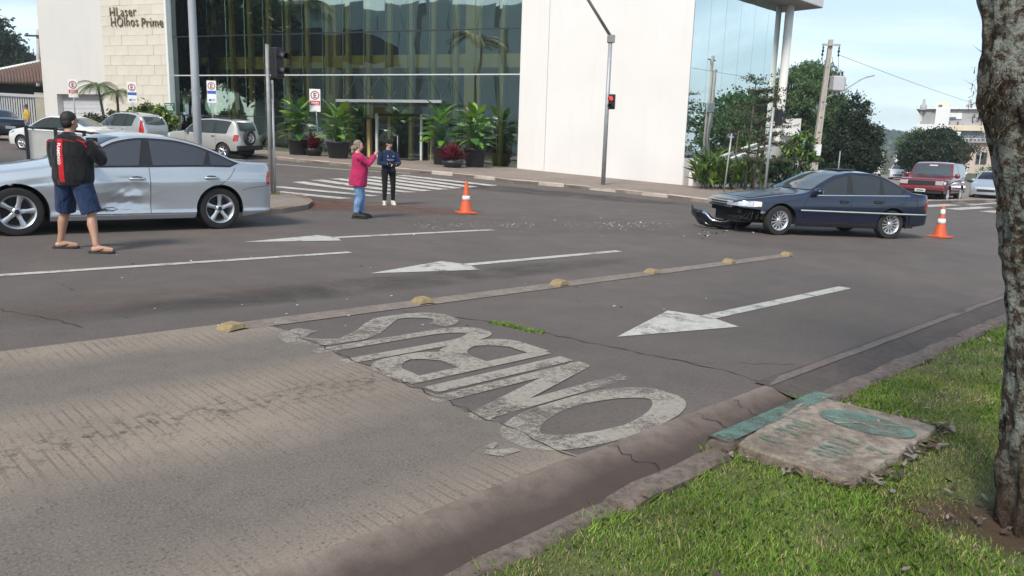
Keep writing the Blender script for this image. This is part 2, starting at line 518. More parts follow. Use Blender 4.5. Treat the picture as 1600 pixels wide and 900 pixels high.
def mat_stain(name, col, edge0=0.42, edge1=0.62, scale=1.2, amount=0.8):
    m, nt, b = new_mat(name); g = NT(nt)
    uv = g.node('ShaderNodeUVMap', uv_map='road').outputs[0]
    n1 = g.noise(uv, scale, 6, 0.7, 0.5); n2 = g.noise(uv, 70, 3, 0.7)
    # fade to nothing at the rim of the stain, which carries its own 0..1 rim weight
    at = g.node('ShaderNodeAttribute', attribute_name='rim')
    w = g.math('MULTIPLY', at.outputs['Fac'], g.ramp(g.math('ADD', g.math('MULTIPLY', n1, 0.8), g.math('MULTIPLY', n2, 0.2)), [(edge0, 0.0), (edge1, 1.0)]))
    c = g.mix(n2, tuple(v * 0.8 for v in col), tuple(v * 1.2 for v in col))
    nt.links.new(c, b.inputs['Base Color']); b.inputs['Roughness'].default_value = 0.95
    tr = g.node('ShaderNodeBsdfTransparent'); mx = g.node('ShaderNodeMixShader')
    out = [n for n in nt.nodes if n.type == 'OUTPUT_MATERIAL'][0]
    g.put(mx.inputs[0], g.math('MULTIPLY', w, amount)); nt.links.new(tr.outputs[0], mx.inputs[1]); nt.links.new(b.outputs[0], mx.inputs[2]); nt.links.new(mx.outputs[0], out.inputs['Surface'])
    return m
M_ASPH = mat_asphalt()
M_LANE = mat_concrete_lane()
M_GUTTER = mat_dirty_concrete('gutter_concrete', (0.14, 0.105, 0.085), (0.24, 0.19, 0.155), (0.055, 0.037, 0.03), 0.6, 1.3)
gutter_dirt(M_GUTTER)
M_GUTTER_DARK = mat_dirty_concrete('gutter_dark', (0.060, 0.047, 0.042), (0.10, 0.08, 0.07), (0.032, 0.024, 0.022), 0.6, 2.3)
M_KERB = mat_dirty_concrete('kerb_concrete', (0.11, 0.082, 0.066), (0.21, 0.165, 0.135), (0.045, 0.031, 0.025), 0.85, 4.0, False)
M_KERB_FAR = mat_dirty_concrete('kerb_pale', (0.34, 0.28, 0.23), (0.50, 0.44, 0.38), (0.22, 0.13, 0.09), 0.5, 1.5, False)
M_KERB_RED = mat_dirty_concrete('kerb_red_earth', (0.17, 0.11, 0.08), (0.30, 0.22, 0.17), (0.13, 0.055, 0.03), 0.8, 2.0, False)
M_WALK = mat_dirty_concrete('pavement_pavers', (0.19, 0.150, 0.120), (0.265, 0.22, 0.182), (0.16, 0.085, 0.055), 0.55, 0.7)
M_SLAB = mat_dirty_concrete('slab_concrete', (0.12, 0.092, 0.068), (0.40, 0.34, 0.27), (0.065, 0.045, 0.030), 0.9, 3.0, False)
M_STRIP = mat_dirty_concrete('strip_concrete', (0.165, 0.135, 0.112), (0.265, 0.218, 0.178), (0.09, 0.07, 0.06), 0.75, 2.0)
M_EDGE = mat_dirty_concrete('gutter_edge_concrete', (0.125, 0.103, 0.09), (0.185, 0.152, 0.13), (0.07, 0.055, 0.05), 0.75, 2.6)
M_WHITE = mat_paint('road_paint_white', (0.58, 0.55, 0.49), 0.20, 9)
M_WHITE_OLD = mat_paint('road_paint_letters', (0.38, 0.34, 0.285), 0.33, 20, 0.14, True, True)
M_XWALK = mat_paint('road_paint_crosswalk', (0.66, 0.61, 0.55), 0.25, 3)
M_GREEN_P = mat_paint('green_kerb_paint', (0.135, 0.215, 0.175), 0.58, 7, 0.15, False)
M_GREEN_F = mat_paint('green_faded_paint', (0.13, 0.25, 0.19), 0.72, 9, 0.18, False)
M_CRACK = pmat('crack_dirt', (0.022, 0.018, 0.016), 0.95)
M_EARTH = pmat('far_ground', (0.075, 0.085, 0.045), 0.95, 0.35, 0.05)
M_LAWN = pmat('lawn_soil', (0.085, 0.098, 0.030), 0.95, 0.45, 2.2, bump=0.4, bscale=40)

# ------------------------------------------------------------------ ground, road, lane, gutter, lawn
def grid_sheet(name, xs, ys, dz, mat):
    V = []; F = []
    for y in ys:
        for x in xs: V.append((x, y, gz(x, y) + dz))
    n = len(xs)
    for j in range(len(ys) - 1):
        for i in range(n - 1): F.append((j * n + i, j * n + i + 1, (j + 1) * n + i + 1, (j + 1) * n + i))
    me = bpy.data.meshes.new(name); me.from_pydata(V, [], F); me.materials.append(mat)
    return tag(link_mesh(name, me), kind='structure')
grid_sheet('ground', [-900, -400, -200, -120, -70, -40, -20, 0, 10, 16, 40, 90, 150, 250, 500, 1000], [-150, -60, -20, 0, 10, 24, 38, 60, 80, 120, 200, 300, 500, 1200], -0.16, M_EARTH)
road = sheet('road', [(q.x, q.y) for q in (ST(-45, 2.33), ST(75, 2.33), ST(75, 2.33) + Vector((0, 26, 0)), Vector((70, 79.9, 0)), Vector((-70, 79.9, 0)), Vector((-70, -20, 0)))], 0.0, M_ASPH)
# the long street that runs on over the hill
sheet('far_road', [(24.0, 50), (33, 50), (47.5, 80), (126.5, 240), (154.5, 300), (147.5, 300), (118, 240), (38.5, 80)], 0.05, M_ASPH, 20)
jx = [2.82 + 0.035 * math.sin(9.1 * t) + 0.02 * math.sin(23 * t) for t in np.linspace(2.33, 5.9, 24)]
sheet('concrete_lane', st_poly([(-14, 2.33)] + [(s, t) for s, t in zip(jx, np.linspace(2.33, 5.62, 24))] + [(2.6, 5.9), (-14, 5.93)]), 0.005, M_LANE)
sheet('concrete_strip', st_poly([(2.61, 5.64), (12.15, 5.66), (12.15, 5.90), (2.61, 5.88)]), 0.006, M_STRIP)

def st_strip(name, s0, s1, prof, mat, ds=0.3, parent=None, wob=0.0, seed=0):
    """a long section (t, dz) swept along the road"""
    rg = random.Random(seed); k = max(2, int((s1 - s0) / ds) + 1)
    V = []; F = []; UV = []
    for i in range(k):
        s = s0 + (s1 - s0) * i / (k - 1)
        w = wob * (rg.random() - 0.5)
        for j, (t, dz) in enumerate(prof):
            q = ST(s, t + w * (0.3 if j in (0, len(prof) - 1) else 1), dz + 0.3 * w); V.append(q)
    n = len(prof)
    for i in range(k - 1):
        for j in range(n - 1): F.append((i * n + j, i * n + j + 1, (i + 1) * n + j + 1, (i + 1) * n + j))
    me = bpy.data.meshes.new(name); me.from_pydata(V, [], F); me.materials.append(mat)
    uv = me.uv_layers.new(name='road')
    for lp in me.loops:
        c = me.vertices[lp.vertex_index].co; uv.data[lp.index].uv = (c.x * U.x + c.y * U.y, c.x * N.x + c.y * N.y)
    bm = bmesh.new(); bm.from_mesh(me); bmesh.ops.recalc_face_normals(bm, faces=bm.faces)
    if sum(f.normal.z for f in bm.faces) < 0: bmesh.ops.reverse_faces(bm, faces=bm.faces)
    bm.to_mesh(me); bm.free()
    o = link_mesh(name, me, parent)
    if not parent: o['kind'] = 'structure'
    return o
st_strip('gutter', -14, 4.83, [(2.36, 0.008), (2.30, 0.004), (2.20, -0.028), (2.05, -0.062), (1.92, -0.07)], M_GUTTER, wob=0.012)
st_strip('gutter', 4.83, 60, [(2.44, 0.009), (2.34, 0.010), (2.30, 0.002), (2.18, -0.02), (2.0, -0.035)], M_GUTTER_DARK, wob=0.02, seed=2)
st_strip('gutter_edge', 4.86, 45, [(2.41, 0.012), (2.33, 0.014)], M_EDGE, wob=0.01, seed=3)
kerb = tag(empty('kerb', ST(0, 1.88)), kind='structure')
def kerb_piece(name, s0, s1, t0, t1, top, mat, seed):
    rg = random.Random(seed)
    mb = MB(); n = max(2, int((s1 - s0) / 0.16))
    base = kerb.location
    prof0 = [(t1, -0.085), (t1 - 0.006, top - 0.025), (t1 - 0.025, top), (t0 + 0.02, top + 0.004), (t0, top - 0.02), (t0 - 0.005, -0.09)]
    vs = []
    for i in range(n + 1):
        s = s0 + (s1 - s0) * i / n
        e = 0.012 if i in (0, n) else 0
        for j, (t, dz) in enumerate(prof0):
            wz = (rg.random() - 0.5) * 0.014 if 1 <= j <= 4 else 0
            vs.append(ST(s, t + (rg.random() - 0.5) * 0.012, dz + wz - (e if 1 <= j <= 4 else 0)) - base)
    fs = []
    for i in range(n):
        for j in range(5): fs.append((i * 6 + j, i * 6 + j + 1, (i + 1) * 6 + j + 1, (i + 1) * 6 + j))
    fs.append(tuple(range(6))); fs.append(tuple(reversed(range(n * 6, n * 6 + 6))))
    mb.add(vs, fs)
    return mb.build(name, mat, kerb)
k = -4.0; i = 0
while k < 3.40:
    e = min(3.42, k + 0.93)
    kerb_piece('kerb_stone', k + 0.006, e - 0.006, 1.80 + 0.01 * math.sin(i * 2.3), 1.945, (0.035 if k < 2.2 else 0.06), M_KERB, i); k = e; i += 1
gk = kerb_piece('painted_kerb_stone', 3.43, 4.74, 1.835, 1.985, 0.085, M_KERB, 40)
gk['label'] = 'green painted kerb stone beside the concrete cover'
# the coat of green paint on that stone
mbp = MB(); vs = []
for i in range(15):
    s = 3.44 + 1.29 * i / 14
    for t, dz in ((1.982, 0.0), (1.981, 0.066), (1.965, 0.094), (1.845, 0.098)): vs.append(ST(s, t, dz + 0.004) - kerb.location)
mbp.add(vs, [(i * 4 + j, i * 4 + j + 1, i * 4 + j + 5, i * 4 + j + 4) for i in range(14) for j in range(3)])
mbp.build('green_paint', M_GREEN_P, gk)
k = 4.80; i = 50
while k < 26:
    kerb_piece('kerb_stone', k + 0.006, k + 0.99, 1.87, 2.03, 0.045, M_KERB, i); k += 1.0; i += 1
st_strip('kerb_run', 26, 60, [(2.03, -0.05), (2.02, 0.045), (1.86, 0.05), (1.85, -0.05)], M_KERB, 1.0)

def lawn_z(x, y):
    s = x * U.x + y * U.y; t = x * N.x + y * N.y
    d = max(0.0, 1.83 - t)
    return gz(x, y) + 0.022 + min(0.05, d * 0.06) + 0.012 * math.sin(2.1 * s + 1.3 * t) * min(1, d) + 0.008 * math.sin(5.3 * s - 3.1 * t) * min(1, d)
def lawn_edge(s):
    return 1.80 + (0.02 * math.sin(3.7 * s) + 0.025 * math.sin(8.3 * s + 1)) * (1 if s < 3.4 or s > 4.8 else 0.2) + (0.06 if s > 4.8 else 0)
ss_ = list(np.linspace(-9, 30, 157))
lawn = sheet('lawn', st_poly([(-9, -14)] + [(s, lawn_edge(s)) for s in ss_] + [(60, 1.86), (60, -14)]), 0.0, M_LAWN, 0.5, zfun=lawn_z)

# ------------------------------------------------------------------ paint on the road
def ribbon(name, pts, w, dz, mat, ends=True, parent=None):
    """a painted stroke along (s, t) points; w: width, or a list of (ws, wt) half axes"""
    V = []; F = []; n = len(pts)
    for i, (s, t) in enumerate(pts):
        a = pts[max(0, i - 1)]; b = pts[min(n - 1, i + 1)]
        d = Vector((b[0] - a[0], b[1] - a[1])); d.normalize(); nn = Vector((-d.y, d.x))
        ww = w[i] if hasattr(w, '__len__') else w
        for k in (-0.5, 0.5):
            V.append(ST(s + nn.x * ww * k, t + nn.y * ww * k, dz))
    for i in range(n - 1): F.append((2 * i, 2 * i + 1, 2 * i + 3, 2 * i + 2))
    return V, F
def paint_mesh(name, chunks, mat, parent=None, kind='structure'):
    V = []; F = []
    for v, f in chunks:
        b = len(V); V += v; F += [tuple(b + i for i in q) for q in f]
    me = bpy.data.meshes.new(name); me.from_pydata(V, [], F); me.materials.append(mat)
    bm = bmesh.new(); bm.from_mesh(me)
    for f in bm.faces:
        f.normal_update()
        if f.normal.z < 0: f.normal_flip()
    bm.to_mesh(me); bm.free()
    uv = me.uv_layers.new(name='road')
    for lp in me.loops:
        c = me.vertices[lp.vertex_index].co; uv.data[lp.index].uv = (c.x * U.x + c.y * U.y, c.x * N.x + c.y * N.y)
    o = link_mesh(name, me, parent)
    if not parent and kind: o['kind'] = kind
    return o
def spoly(pts, dz):
    V = [ST(s, t, dz) for s, t in pts]
    return (V, [tuple(range(len(V)))])
def road_arrow(head_s, tip_s, end_s, tc, hw, sw):
    sh = [ST(s, tc + k * sw / 2, 0.006) for k in (-1, 1) for s in np.linspace(head_s + 0.05, end_s, 9)]
    F = [(i, i + 1, 9 + i + 1, 9 + i) for i in range(8)]
    hd = spoly([(tip_s, tc), (head_s, tc - hw), (head_s + 0.11, tc - sw / 2), (head_s + 0.11, tc + sw / 2), (head_s, tc + hw)], 0.006)
    return paint_mesh('road_arrow', [(sh, F), hd], M_WHITE)
road_arrow(6.38, 5.04, 9.78, 3.83, 0.40, 0.155)
road_arrow(6.28, 4.90, 9.60, 7.36, 0.375, 0.15)
road_arrow(6.12, 4.74, 9.58, 10.30, 0.34, 0.15)
paint_mesh('lane_line', [ribbon('', [(s, 8.88) for s in np.linspace(-8, 5.6, 40)], 0.125, 0.006, M_WHITE)], M_WHITE)

# ÔNIBUS, read by drivers coming from the right: up is -s, right is +t
def LT(s0, s1, t0, t1):
    return lambda a, b: (s1 + (s0 - s1) * b, t0 + (t1 - t0) * a)     # a across, b up, 0..1
def letter(name, strokes, box, w):
    """strokes: lists of (a, b) points; w = stroke width across (m)"""
    f = LT(*box); ch = []
    for k, st in enumerate(strokes):
        pts = [f(a, b) for a, b in st]
        # strokes are wider along the road than across it, as stretched lettering is
        ws = []
        for i in range(len(pts)):
            p0 = pts[max(0, i - 1)]; p1 = pts[min(len(pts) - 1, i + 1)]
            d = Vector((p1[0] - p0[0], p1[1] - p0[1])); d.normalize()
            ws.append(w * abs(d.x) + w * 1.55 * abs(d.y))
        ch.append(ribbon('', pts, ws, 0.0068 + 0.0006 * k, None))
    return paint_mesh('road_letter', ch, M_WHITE_OLD)
def arc(cx_, cy_, rx, ry, a0, a1, n=18):
    return [(cx_ + rx * math.cos(math.radians(a0 + (a1 - a0) * i / n)), cy_ + ry * math.sin(math.radians(a0 + (a1 - a0) * i / n))) for i in range(n + 1)]
letter('O', [arc(0.5, 0.5, 0.40, 0.43, 0, 360, 40)], (2.68, 4.12, 2.36, 3.00), 0.125)
paint_mesh('road_accent', [ribbon('', [(2.63, 2.60), (2.52, 2.62), (2.47, 2.68)], [0.05, 0.09, 0.05], 0.011, None), ribbon('', [(2.52, 2.70), (2.60, 2.73)], [0.05, 0.03], 0.011, None)], M_WHITE_OLD)
letter('N', [[(0.1, 0), (0.1, 1)], [(0.1, 0.97), (0.9, 0.03)], [(0.9, 0), (0.9, 1)]], (2.74, 4.17, 3.03, 3.50), 0.112)
letter('I', [[(0.5, 0), (0.5, 1)]], (2.86, 4.16, 3.54, 3.70), 0.135)
letter('B', [[(0.1, 0), (0.1, 1)], [(0.1, 0.96)] + arc(0.55, 0.76, 0.34, 0.20, 90, -90) + [(0.1, 0.56)], [(0.1, 0.50)] + arc(0.55, 0.27, 0.38, 0.23, 90, -90) + [(0.1, 0.04)]], (2.84, 4.16, 3.78, 4.36), 0.118)
letter('U', [[(0.1, 1), (0.1, 0.3)] + arc(0.5, 0.3, 0.40, 0.24, 180, 360)[1:] + [(0.9, 1)]], (2.68, 4.22, 4.40, 4.82), 0.118)
letter('S', [[(0.90, 0.80)] + arc(0.5, 0.76, 0.38, 0.18, 20, 200)[1:] + [(0.3, 0.58), (0.65, 0.44)] + arc(0.5, 0.25, 0.40, 0.20, 40, -160)[1:]], (2.66, 4.28, 4.88, 5.44), 0.122)

# zebra crossing of the side street, stripe by stripe
xw = tag(empty('zebra_crossing', P(600, 290)), kind='structure')
zeb = [((430, 300), (541, 311)), ((430, 292), (587, 307)), ((465, 284.5), (612, 303.5)), ((495, 281.5), (642, 301)), ((524, 279.4), (667, 299)), ((550, 278), (694, 296.8)), ((578, 276.5), (716, 294.6)), ((602, 275.2), (740, 292.8)), ((626, 274.2), (772, 290.6))]
for k, (a, b) in enumerate(zeb):
    pa, pb = P(*a), P(*b)
    d = (pb - pa).normalized(); nn = Vector((-d.y, d.x, 0)) * 0.26
    V = []; n = 14
    for i in range(n + 1):
        q = pa + (pb - pa) * (i / n)
        for s_ in (-1, 1):
            r = q + nn * s_; V.append(Vector((r.x, r.y, gz(r.x, r.y) + 0.012)) - xw.location)
    o = paint_mesh('stripe', [(V, [(2 * i, 2 * i + 1, 2 * i + 3, 2 * i + 2) for i in range(n)])], M_XWALK, xw)
def px_line(name, pts, w, dz=0.012, mat=None, n=10):
    Q = [P(*p) for p in pts]; V = []
    F = []
    R_ = []
    for a, b in zip(Q[:-1], Q[1:]):
        for i in range(n): R_.append(a + (b - a) * (i / n))
    R_.append(Q[-1])
    for i, q in enumerate(R_):
        d = (R_[min(i + 1, len(R_) - 1)] - R_[max(i - 1, 0)]).normalized(); nn = Vector((-d.y, d.x, 0)) * w / 2
        for s_ in (-1, 1):
            r = q + nn * s_; V.append(Vector((r.x, r.y, gz(r.x, r.y) + dz)))
    return paint_mesh(name, [(V, [(2 * i, 2 * i + 1, 2 * i + 3, 2 * i + 2) for i in range(len(R_) - 1)])], mat or M_WHITE)
px_line('side_street_line', [(397, 254), (520, 264), (641, 271.5)], 0.22)
px_line('far_stop_line', [(1440, 313.5), (1523, 319)], 0.35)
px_line('far_stop_line', [(1513, 321), (1562, 317)], 0.3)
for a, b in (((1440, 323), (1490, 320)), ((1487, 327.5), (1542, 324.0)), ((1543, 332), (1572, 330))):
    px_line('far_crossing_stripe', [a, b], 0.62)

# cracks in asphalt, gutter and lane: thin seams
def crack(pts, w=0.018, dz=0.008, seed=1, name='crack'):
    rg = random.Random(seed); Q = []
    for a, b in zip(pts[:-1], pts[1:]):
        a = Vector(a); b = Vector(b); n = max(3, int((b - a).length / 0.07))
        for i in range(n):
            f = i / n; q = a + (b - a) * f; d = (b - a).normalized()
            off = (rg.random() - 0.5) * 0.035 * (1 if 0 < i else 0)
            Q.append((q.x - d.y * off * 1.5, q.y + d.x * off * 1.5))
    Q.append(tuple(pts[-1]))
    ws = [0.6 * w * (0.15 + 1.1 * rg.random()) for _ in Q]
    return ribbon('', Q, ws, dz, None)
cr_ = [crack([(4.05, 5.55), (4.45, 4.9), (4.62, 4.2), (4.78, 3.4), (4.95, 2.75), (4.88, 2.35)], 0.022, 0.004, 3),
       crack([(4.5, 4.7), (4.58, 4.25)], 0.05, 0.004, 4),
       crack([(2.82, 5.6), (2.83, 4.3), (2.80, 3.1), (2.81, 2.35)], 0.016, 0.0085, 5),
       crack([(1.2, 7.9), (1.25, 7.2), (1.5, 6.7), (1.6, 6.3)], 0.016, 0.004, 6), crack([(1.9, 8.3), (1.95, 7.8)], 0.016, 0.004, 7),
       crack([(2.2, 6.9), (3.4, 6.5)], 0.012, 0.004, 8), crack([(4.9, 3.0), (5.6, 2.5)], 0.01, 0.004, 9)]
paint_mesh('road_crack', cr_, M_CRACK)
gc = []
for k, (s0, s1, s_) in enumerate(((3.05, 3.2, 11), (3.9, 4.05, 12), (4.35, 4.25, 13))):
    rg = random.Random(s_); V = []; F = []
    tt = np.linspace(2.33, 1.95, 15)
    for i, t in enumerate(tt):
        s = s0 + (s1 - s0) * i / 14 + (rg.random() - 0.5) * 0.075; w = 0.0045 * (0.3 + rg.random())
        dz = np.interp(t, [1.92, 2.05, 2.20, 2.30, 2.36], [-0.07, -0.062, -0.028, 0.004, 0.008]) + 0.009
        V += [ST(s - w, t, dz), ST(s + w, t, dz)]
    gc.append((V, [(2 * i, 2 * i + 1, 2 * i + 3, 2 * i + 2) for i in range(14)]))
paint_mesh('gutter_crack', gc, M_CRACK)

# stains of red earth and of oil
def stain(name, c, r, mat, dz=0.009, n=26, rings=5, ang=0.0, zf=None):
    V = []; F = []; W = []
    for j in range(rings + 1):
        f = j / rings
        for i in range(n):
            a = 2 * math.pi * i / n
            dx, dy = r[0] * f * math.cos(a), r[1] * f * math.sin(a)
            x = c[0] + dx * math.cos(ang) - dy * math.sin(ang); y = c[1] + dx * math.sin(ang) + dy * math.cos(ang)
            V.append((x, y, (zf or gz)(x, y) + dz)); W.append(1 - f ** 2)
    for j in range(rings):
        for i in range(n):
            i2 = (i + 1) % n
            F.append((j * n + i, (j + 1) * n + i, (j + 1) * n + i2, j * n + i2))
    me = bpy.data.meshes.new(name); me.from_pydata(V, [], F); me.materials.append(mat)
    at = me.attributes.new('rim', 'FLOAT', 'POINT'); at.data.foreach_set('value', W)
    uv = me.uv_layers.new(name='road')
    for lp in me.loops:
        q = me.vertices[lp.vertex_index].co; uv.data[lp.index].uv = (q.x, q.y)
    return tag(link_mesh(name, me), kind='structure')
M_REDDUST = mat_stain('red_earth_stain', (0.17, 0.075, 0.045), 0.36, 0.6, 0.8, 0.75)
M_REDFAINT = mat_stain('faint_red_earth', (0.15, 0.095, 0.07), 0.36, 0.7, 1.6, 0.40)
M_PALEDUST = mat_stain('pale_dust_stain', (0.20, 0.165, 0.14), 0.40, 0.66, 0.6, 0.5)
M_OIL = mat_stain('oil_stain', (0.03, 0.028, 0.028), 0.35, 0.6, 0.9, 0.55)
q = P(560, 322); stain('red_earth', (q.x, q.y), (3.2, 1.7), M_REDDUST)
q = P(450, 318); stain('red_earth', (q.x, q.y), (1.7, 2.2), M_REDDUST, 0.010)
q = P(820, 345); stain('dust', (q.x, q.y), (5.5, 2.2), M_PALEDUST, 0.006)
q = P(1230, 385); stain('dust', (q.x, q.y), (2.4, 0.7), M_REDFAINT, 0.007)
q = P(1360, 480); stain('dust', (q.x, q.y), (3.0, 1.2), M_PALEDUST, 0.004, ang=0.78)
q = P(840, 300); stain('tyre_marks', (q.x, q.y), (6.5, 1.4), M_OIL, 0.005, ang=-0.3)
q = P(640, 440); stain('tyre_marks', (q.x, q.y), (4.5, 0.45), M_OIL, 0.004, ang=0.777)
q = P(200, 470); stain('dust', (q.x, q.y), (3.6, 0.5), M_REDFAINT, 0.0045, ang=0.777)

# ------------------------------------------------------------------ raised pavements with kerb stones
def kerb_line(root, pts, w, h, mat, step=1.0, closed=False, zoff=0.0):
    """kerb stones along world (x, y) points; the pavement lies to the left of the line"""
    L_ = [0.0]
    for a, b in zip(pts[:-1], pts[1:]): L_.append(L_[-1] + (Vector(b) - Vector(a)).length)
    def at(d):
        for i in range(len(pts) - 1):
            if d <= L_[i + 1] or i == len(pts) - 2:
                f = (d - L_[i]) / max(1e-6, L_[i + 1] - L_[i]); return Vector(pts[i]) + (Vector(pts[i + 1]) - Vector(pts[i])) * f
    n = max(1, int(L_[-1] / step)); base = root.location
    rg = random.Random(len(pts))
    for k in range(n):
        a = at(L_[-1] * k / n + 0.012); b = at(L_[-1] * (k + 1) / n - 0.012)
        d = (b - a); nn = Vector((-d.y, d.x)).normalized() * w
        top = h + (rg.random() - 0.5) * 0.03
        vs = []
        for z0 in (-0.1, top - 0.03, top):
            for q, s_ in ((a, 0), (b, 0), (b, 1), (a, 1)):
                ins = 0.02 if z0 == top and s_ == 0 else 0
                r = q + nn * s_ + nn.normalized() * ins
                vs.append(Vector((r.x, r.y, gz(q.x, q.y) + z0)) - base)
        mb = MB()
        fs = [(8, 9, 10, 11)]
        for l in (0, 4):
            for i in range(4): fs.append((l + i, l + (i + 1) % 4, l + 4 + (i + 1) % 4, l + 4 + i))
        mb.add(vs, fs)
        mb.build('kerb_stone', mat, root)
walk_front = [P(*q) for q in ((250, 233), (330, 239.5), (440, 250.5), (560, 262), (690, 273.5), (770, 281.5), (800, 286), (870, 291.5), (960, 300.5), (1040, 309), (1090, 315.5), (1118, 319))]
wf = [(q.x, q.y) for q in walk_front]
last = Vector(wf[-1])
wf_end = [(last.x + 1.6, last.y + 0.7), (last.x + 1.6 + U.x * 60, last.y + 0.7 + U.y * 46)]
l0 = Vector(wf[0]); far_left = (l0.x - 45 * 0.94, l0.y + 45 * 0.34)
pav = sheet('pavement', [far_left] + wf + wf_end + [(40, 95), (-50, 95)], 0.115, M_WALK, 2.0, skirt=0.2)
kerb_line(pav, [(far_left[0], far_left[1])] + wf + wf_end, 0.16, 0.13, M_KERB_FAR, 1.0)
isl = [ST(-14, 13.55), ST(6.2, 13.55), ST(7.2, 13.85), ST(8.1, 14.5), ST(8.75, 15.4), ST(9.2, 16.4), ST(9.3, 17.4), ST(8.8, 18.2)]
isl = [(q.x, q.y) for q in isl]
c0 = Vector(isl[-1])
isl += [(c0.x - 8 * 0.94, c0.y + 8 * 0.30), (c0.x - 30 * 0.94, c0.y + 30 * 0.33)]
corner = sheet('pavement', isl + [(-40, 20)], 0.10, M_WALK, 2.0, skirt=0.2)
kerb_line(corner, isl, 0.15, 0.115, M_KERB_RED, 0.8)
# ------------------------------------------------------------------ the clinic: glass front between two pale walls
FA = Vector((0.45, 36.4, 0.0)); F_ROT = math.atan2(-0.34, 0.94)
F_X = Vector((math.cos(F_ROT), math.sin(F_ROT), 0)); F_N = Vector((F_X.y, -F_X.x, 0))      # right along the front / out of it
def FX(px, py, off=0.0):
    """(x along the front, z) of an image spot lying on the front, off metres in front of the glass"""
    d = ray(px, py); p0 = FA + F_N * off
    t = (p0 - CAM_C).dot(F_N) / d.dot(F_N); q = CAM_C + d * t
    return (q - FA).dot(F_X), q.z
def FW(x, off, z=0.0):
    return FA + F_X * x + F_N * off + Vector((0, 0, z))
def gf(x, off=0.3):
    q = FW(x, off); return gz(q.x, q.y)

def mat_glass(name, tint, refl, rough=0.012, wav=0.0):
    m, nt, b = new_mat(name); g = NT(nt); nt.nodes.remove(b)
    out = [n for n in nt.nodes if n.type == 'OUTPUT_MATERIAL'][0]
    tr = g.node('ShaderNodeBsdfTransparent'); tr.inputs[0].default_value = (*tint, 1)
    gl = g.node('ShaderNodeBsdfGlossy'); gl.inputs['Roughness'].default_value = rough; gl.inputs['Color'].default_value = (0.86, 0.95, 0.93, 1)
    lw = g.node('ShaderNodeFresnel'); lw.inputs['IOR'].default_value = 1.5
    fac = g.math('MINIMUM', g.math('ADD', g.math('MULTIPLY', lw.outputs[0], 1.4), refl), 1.0)
    mx = g.node('ShaderNodeMixShader')
    g.put(mx.inputs[0], fac); nt.links.new(tr.outputs[0], mx.inputs[1]); nt.links.new(gl.outputs[0], mx.inputs[2]); nt.links.new(mx.outputs[0], out.inputs['Surface'])
    if wav:
        oi = g.node('ShaderNodeObjectInfo')
        v = g.node('ShaderNodeVectorMath', operation='ADD'); nt.links.new(g.coord('Object'), v.inputs[0])
        cmb = g.node('ShaderNodeCombineXYZ'); g.put(cmb.inputs[0], g.math('MULTIPLY', oi.outputs['Random'], 40.0)); nt.links.new(cmb.outputs[0], v.inputs[1])
        nt.links.new(g.bump(g.noise(v.outputs[0], 0.55, 1, 0.4), wav, 0.05), gl.inputs['Normal'])
    return m
def mat_wall(name, col, dirt=(0.45, 0.40, 0.34)):
    m, nt, b = new_mat(name); g = NT(nt); ob = g.coord('Object')
    n1 = g.noise(ob, 0.35, 5, 0.6); n2 = g.noise(g.coord('Object', (3.0, 3.0, 0.22)), 1.0, 5, 0.65); n3 = g.noise(ob, 60, 2, 0.5)
    c = g.mix(g.ramp(n1, [(0.3, 0), (0.7, 1)]), tuple(v * 0.93 for v in col), col)
    c = g.mix(g.ramp(n2, [(0.52, 0.0), (0.80, 0.35)]), c, dirt)
    nt.links.new(c, b.inputs['Base Color']); b.inputs['Roughness'].default_value = 0.8
    nt.links.new(g.bump(g.math('ADD', n3, g.math('MULTIPLY', n1, 2.0)), 0.25, 0.004), b.inputs['Normal'])
    return m
M_GLASS = mat_glass('green_mirror_glass', (0.92, 0.98, 0.83), 0.17, 0.012, 0.25)
M_GLASS_SIDE = mat_glass('side_mirror_glass', (0.12, 0.16, 0.16), 0.72, 0.01, 0.12)
M_DOORGLASS = mat_glass('door_glass', (0.86, 0.90, 0.84), 0.08)
M_MULLION = pmat('mullion_metal', (0.05, 0.055, 0.05), 0.4, 0.1, metal=0.6)
M_ALU = pmat('pale_aluminium', (0.55, 0.56, 0.55), 0.4, 0.08)
M_TAN = pmat('tan_inner_paint', (0.62, 0.45, 0.19), 0.8, 0.08)
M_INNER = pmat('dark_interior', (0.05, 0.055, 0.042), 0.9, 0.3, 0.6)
M_INFLOOR = pmat('interior_floor', (0.16, 0.14, 0.11), 0.5)
M_WALLW = mat_wall('pale_render', (0.73, 0.70, 0.67), (0.60, 0.56, 0.52))
M_WALLC = mat_wall('cream_render', (0.66, 0.64, 0.605), (0.55, 0.52, 0.47))
M_STONE = pmat('cream_stone', (0.64, 0.59, 0.50), 0.75, 0.07, 1.7, bump=0.25, bscale=14, obj_var=0.035)
M_STONEJ = pmat('stone_joint', (0.60, 0.55, 0.46), 0.9)
M_BRONZE = pmat('bronze_letters', (0.20, 0.165, 0.10), 0.45, 0.15, metal=0.3)
M_SHUTTER = pmat('grey_shutter', (0.52, 0.53, 0.55), 0.6, 0.06)
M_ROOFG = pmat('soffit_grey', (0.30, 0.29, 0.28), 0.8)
M_SIGNG = pmat('green_plaque', (0.012, 0.12, 0.06), 0.5, 0.08)
M_OFFW = pmat('off_white', (0.72, 0.72, 0.70), 0.6, 0.05)

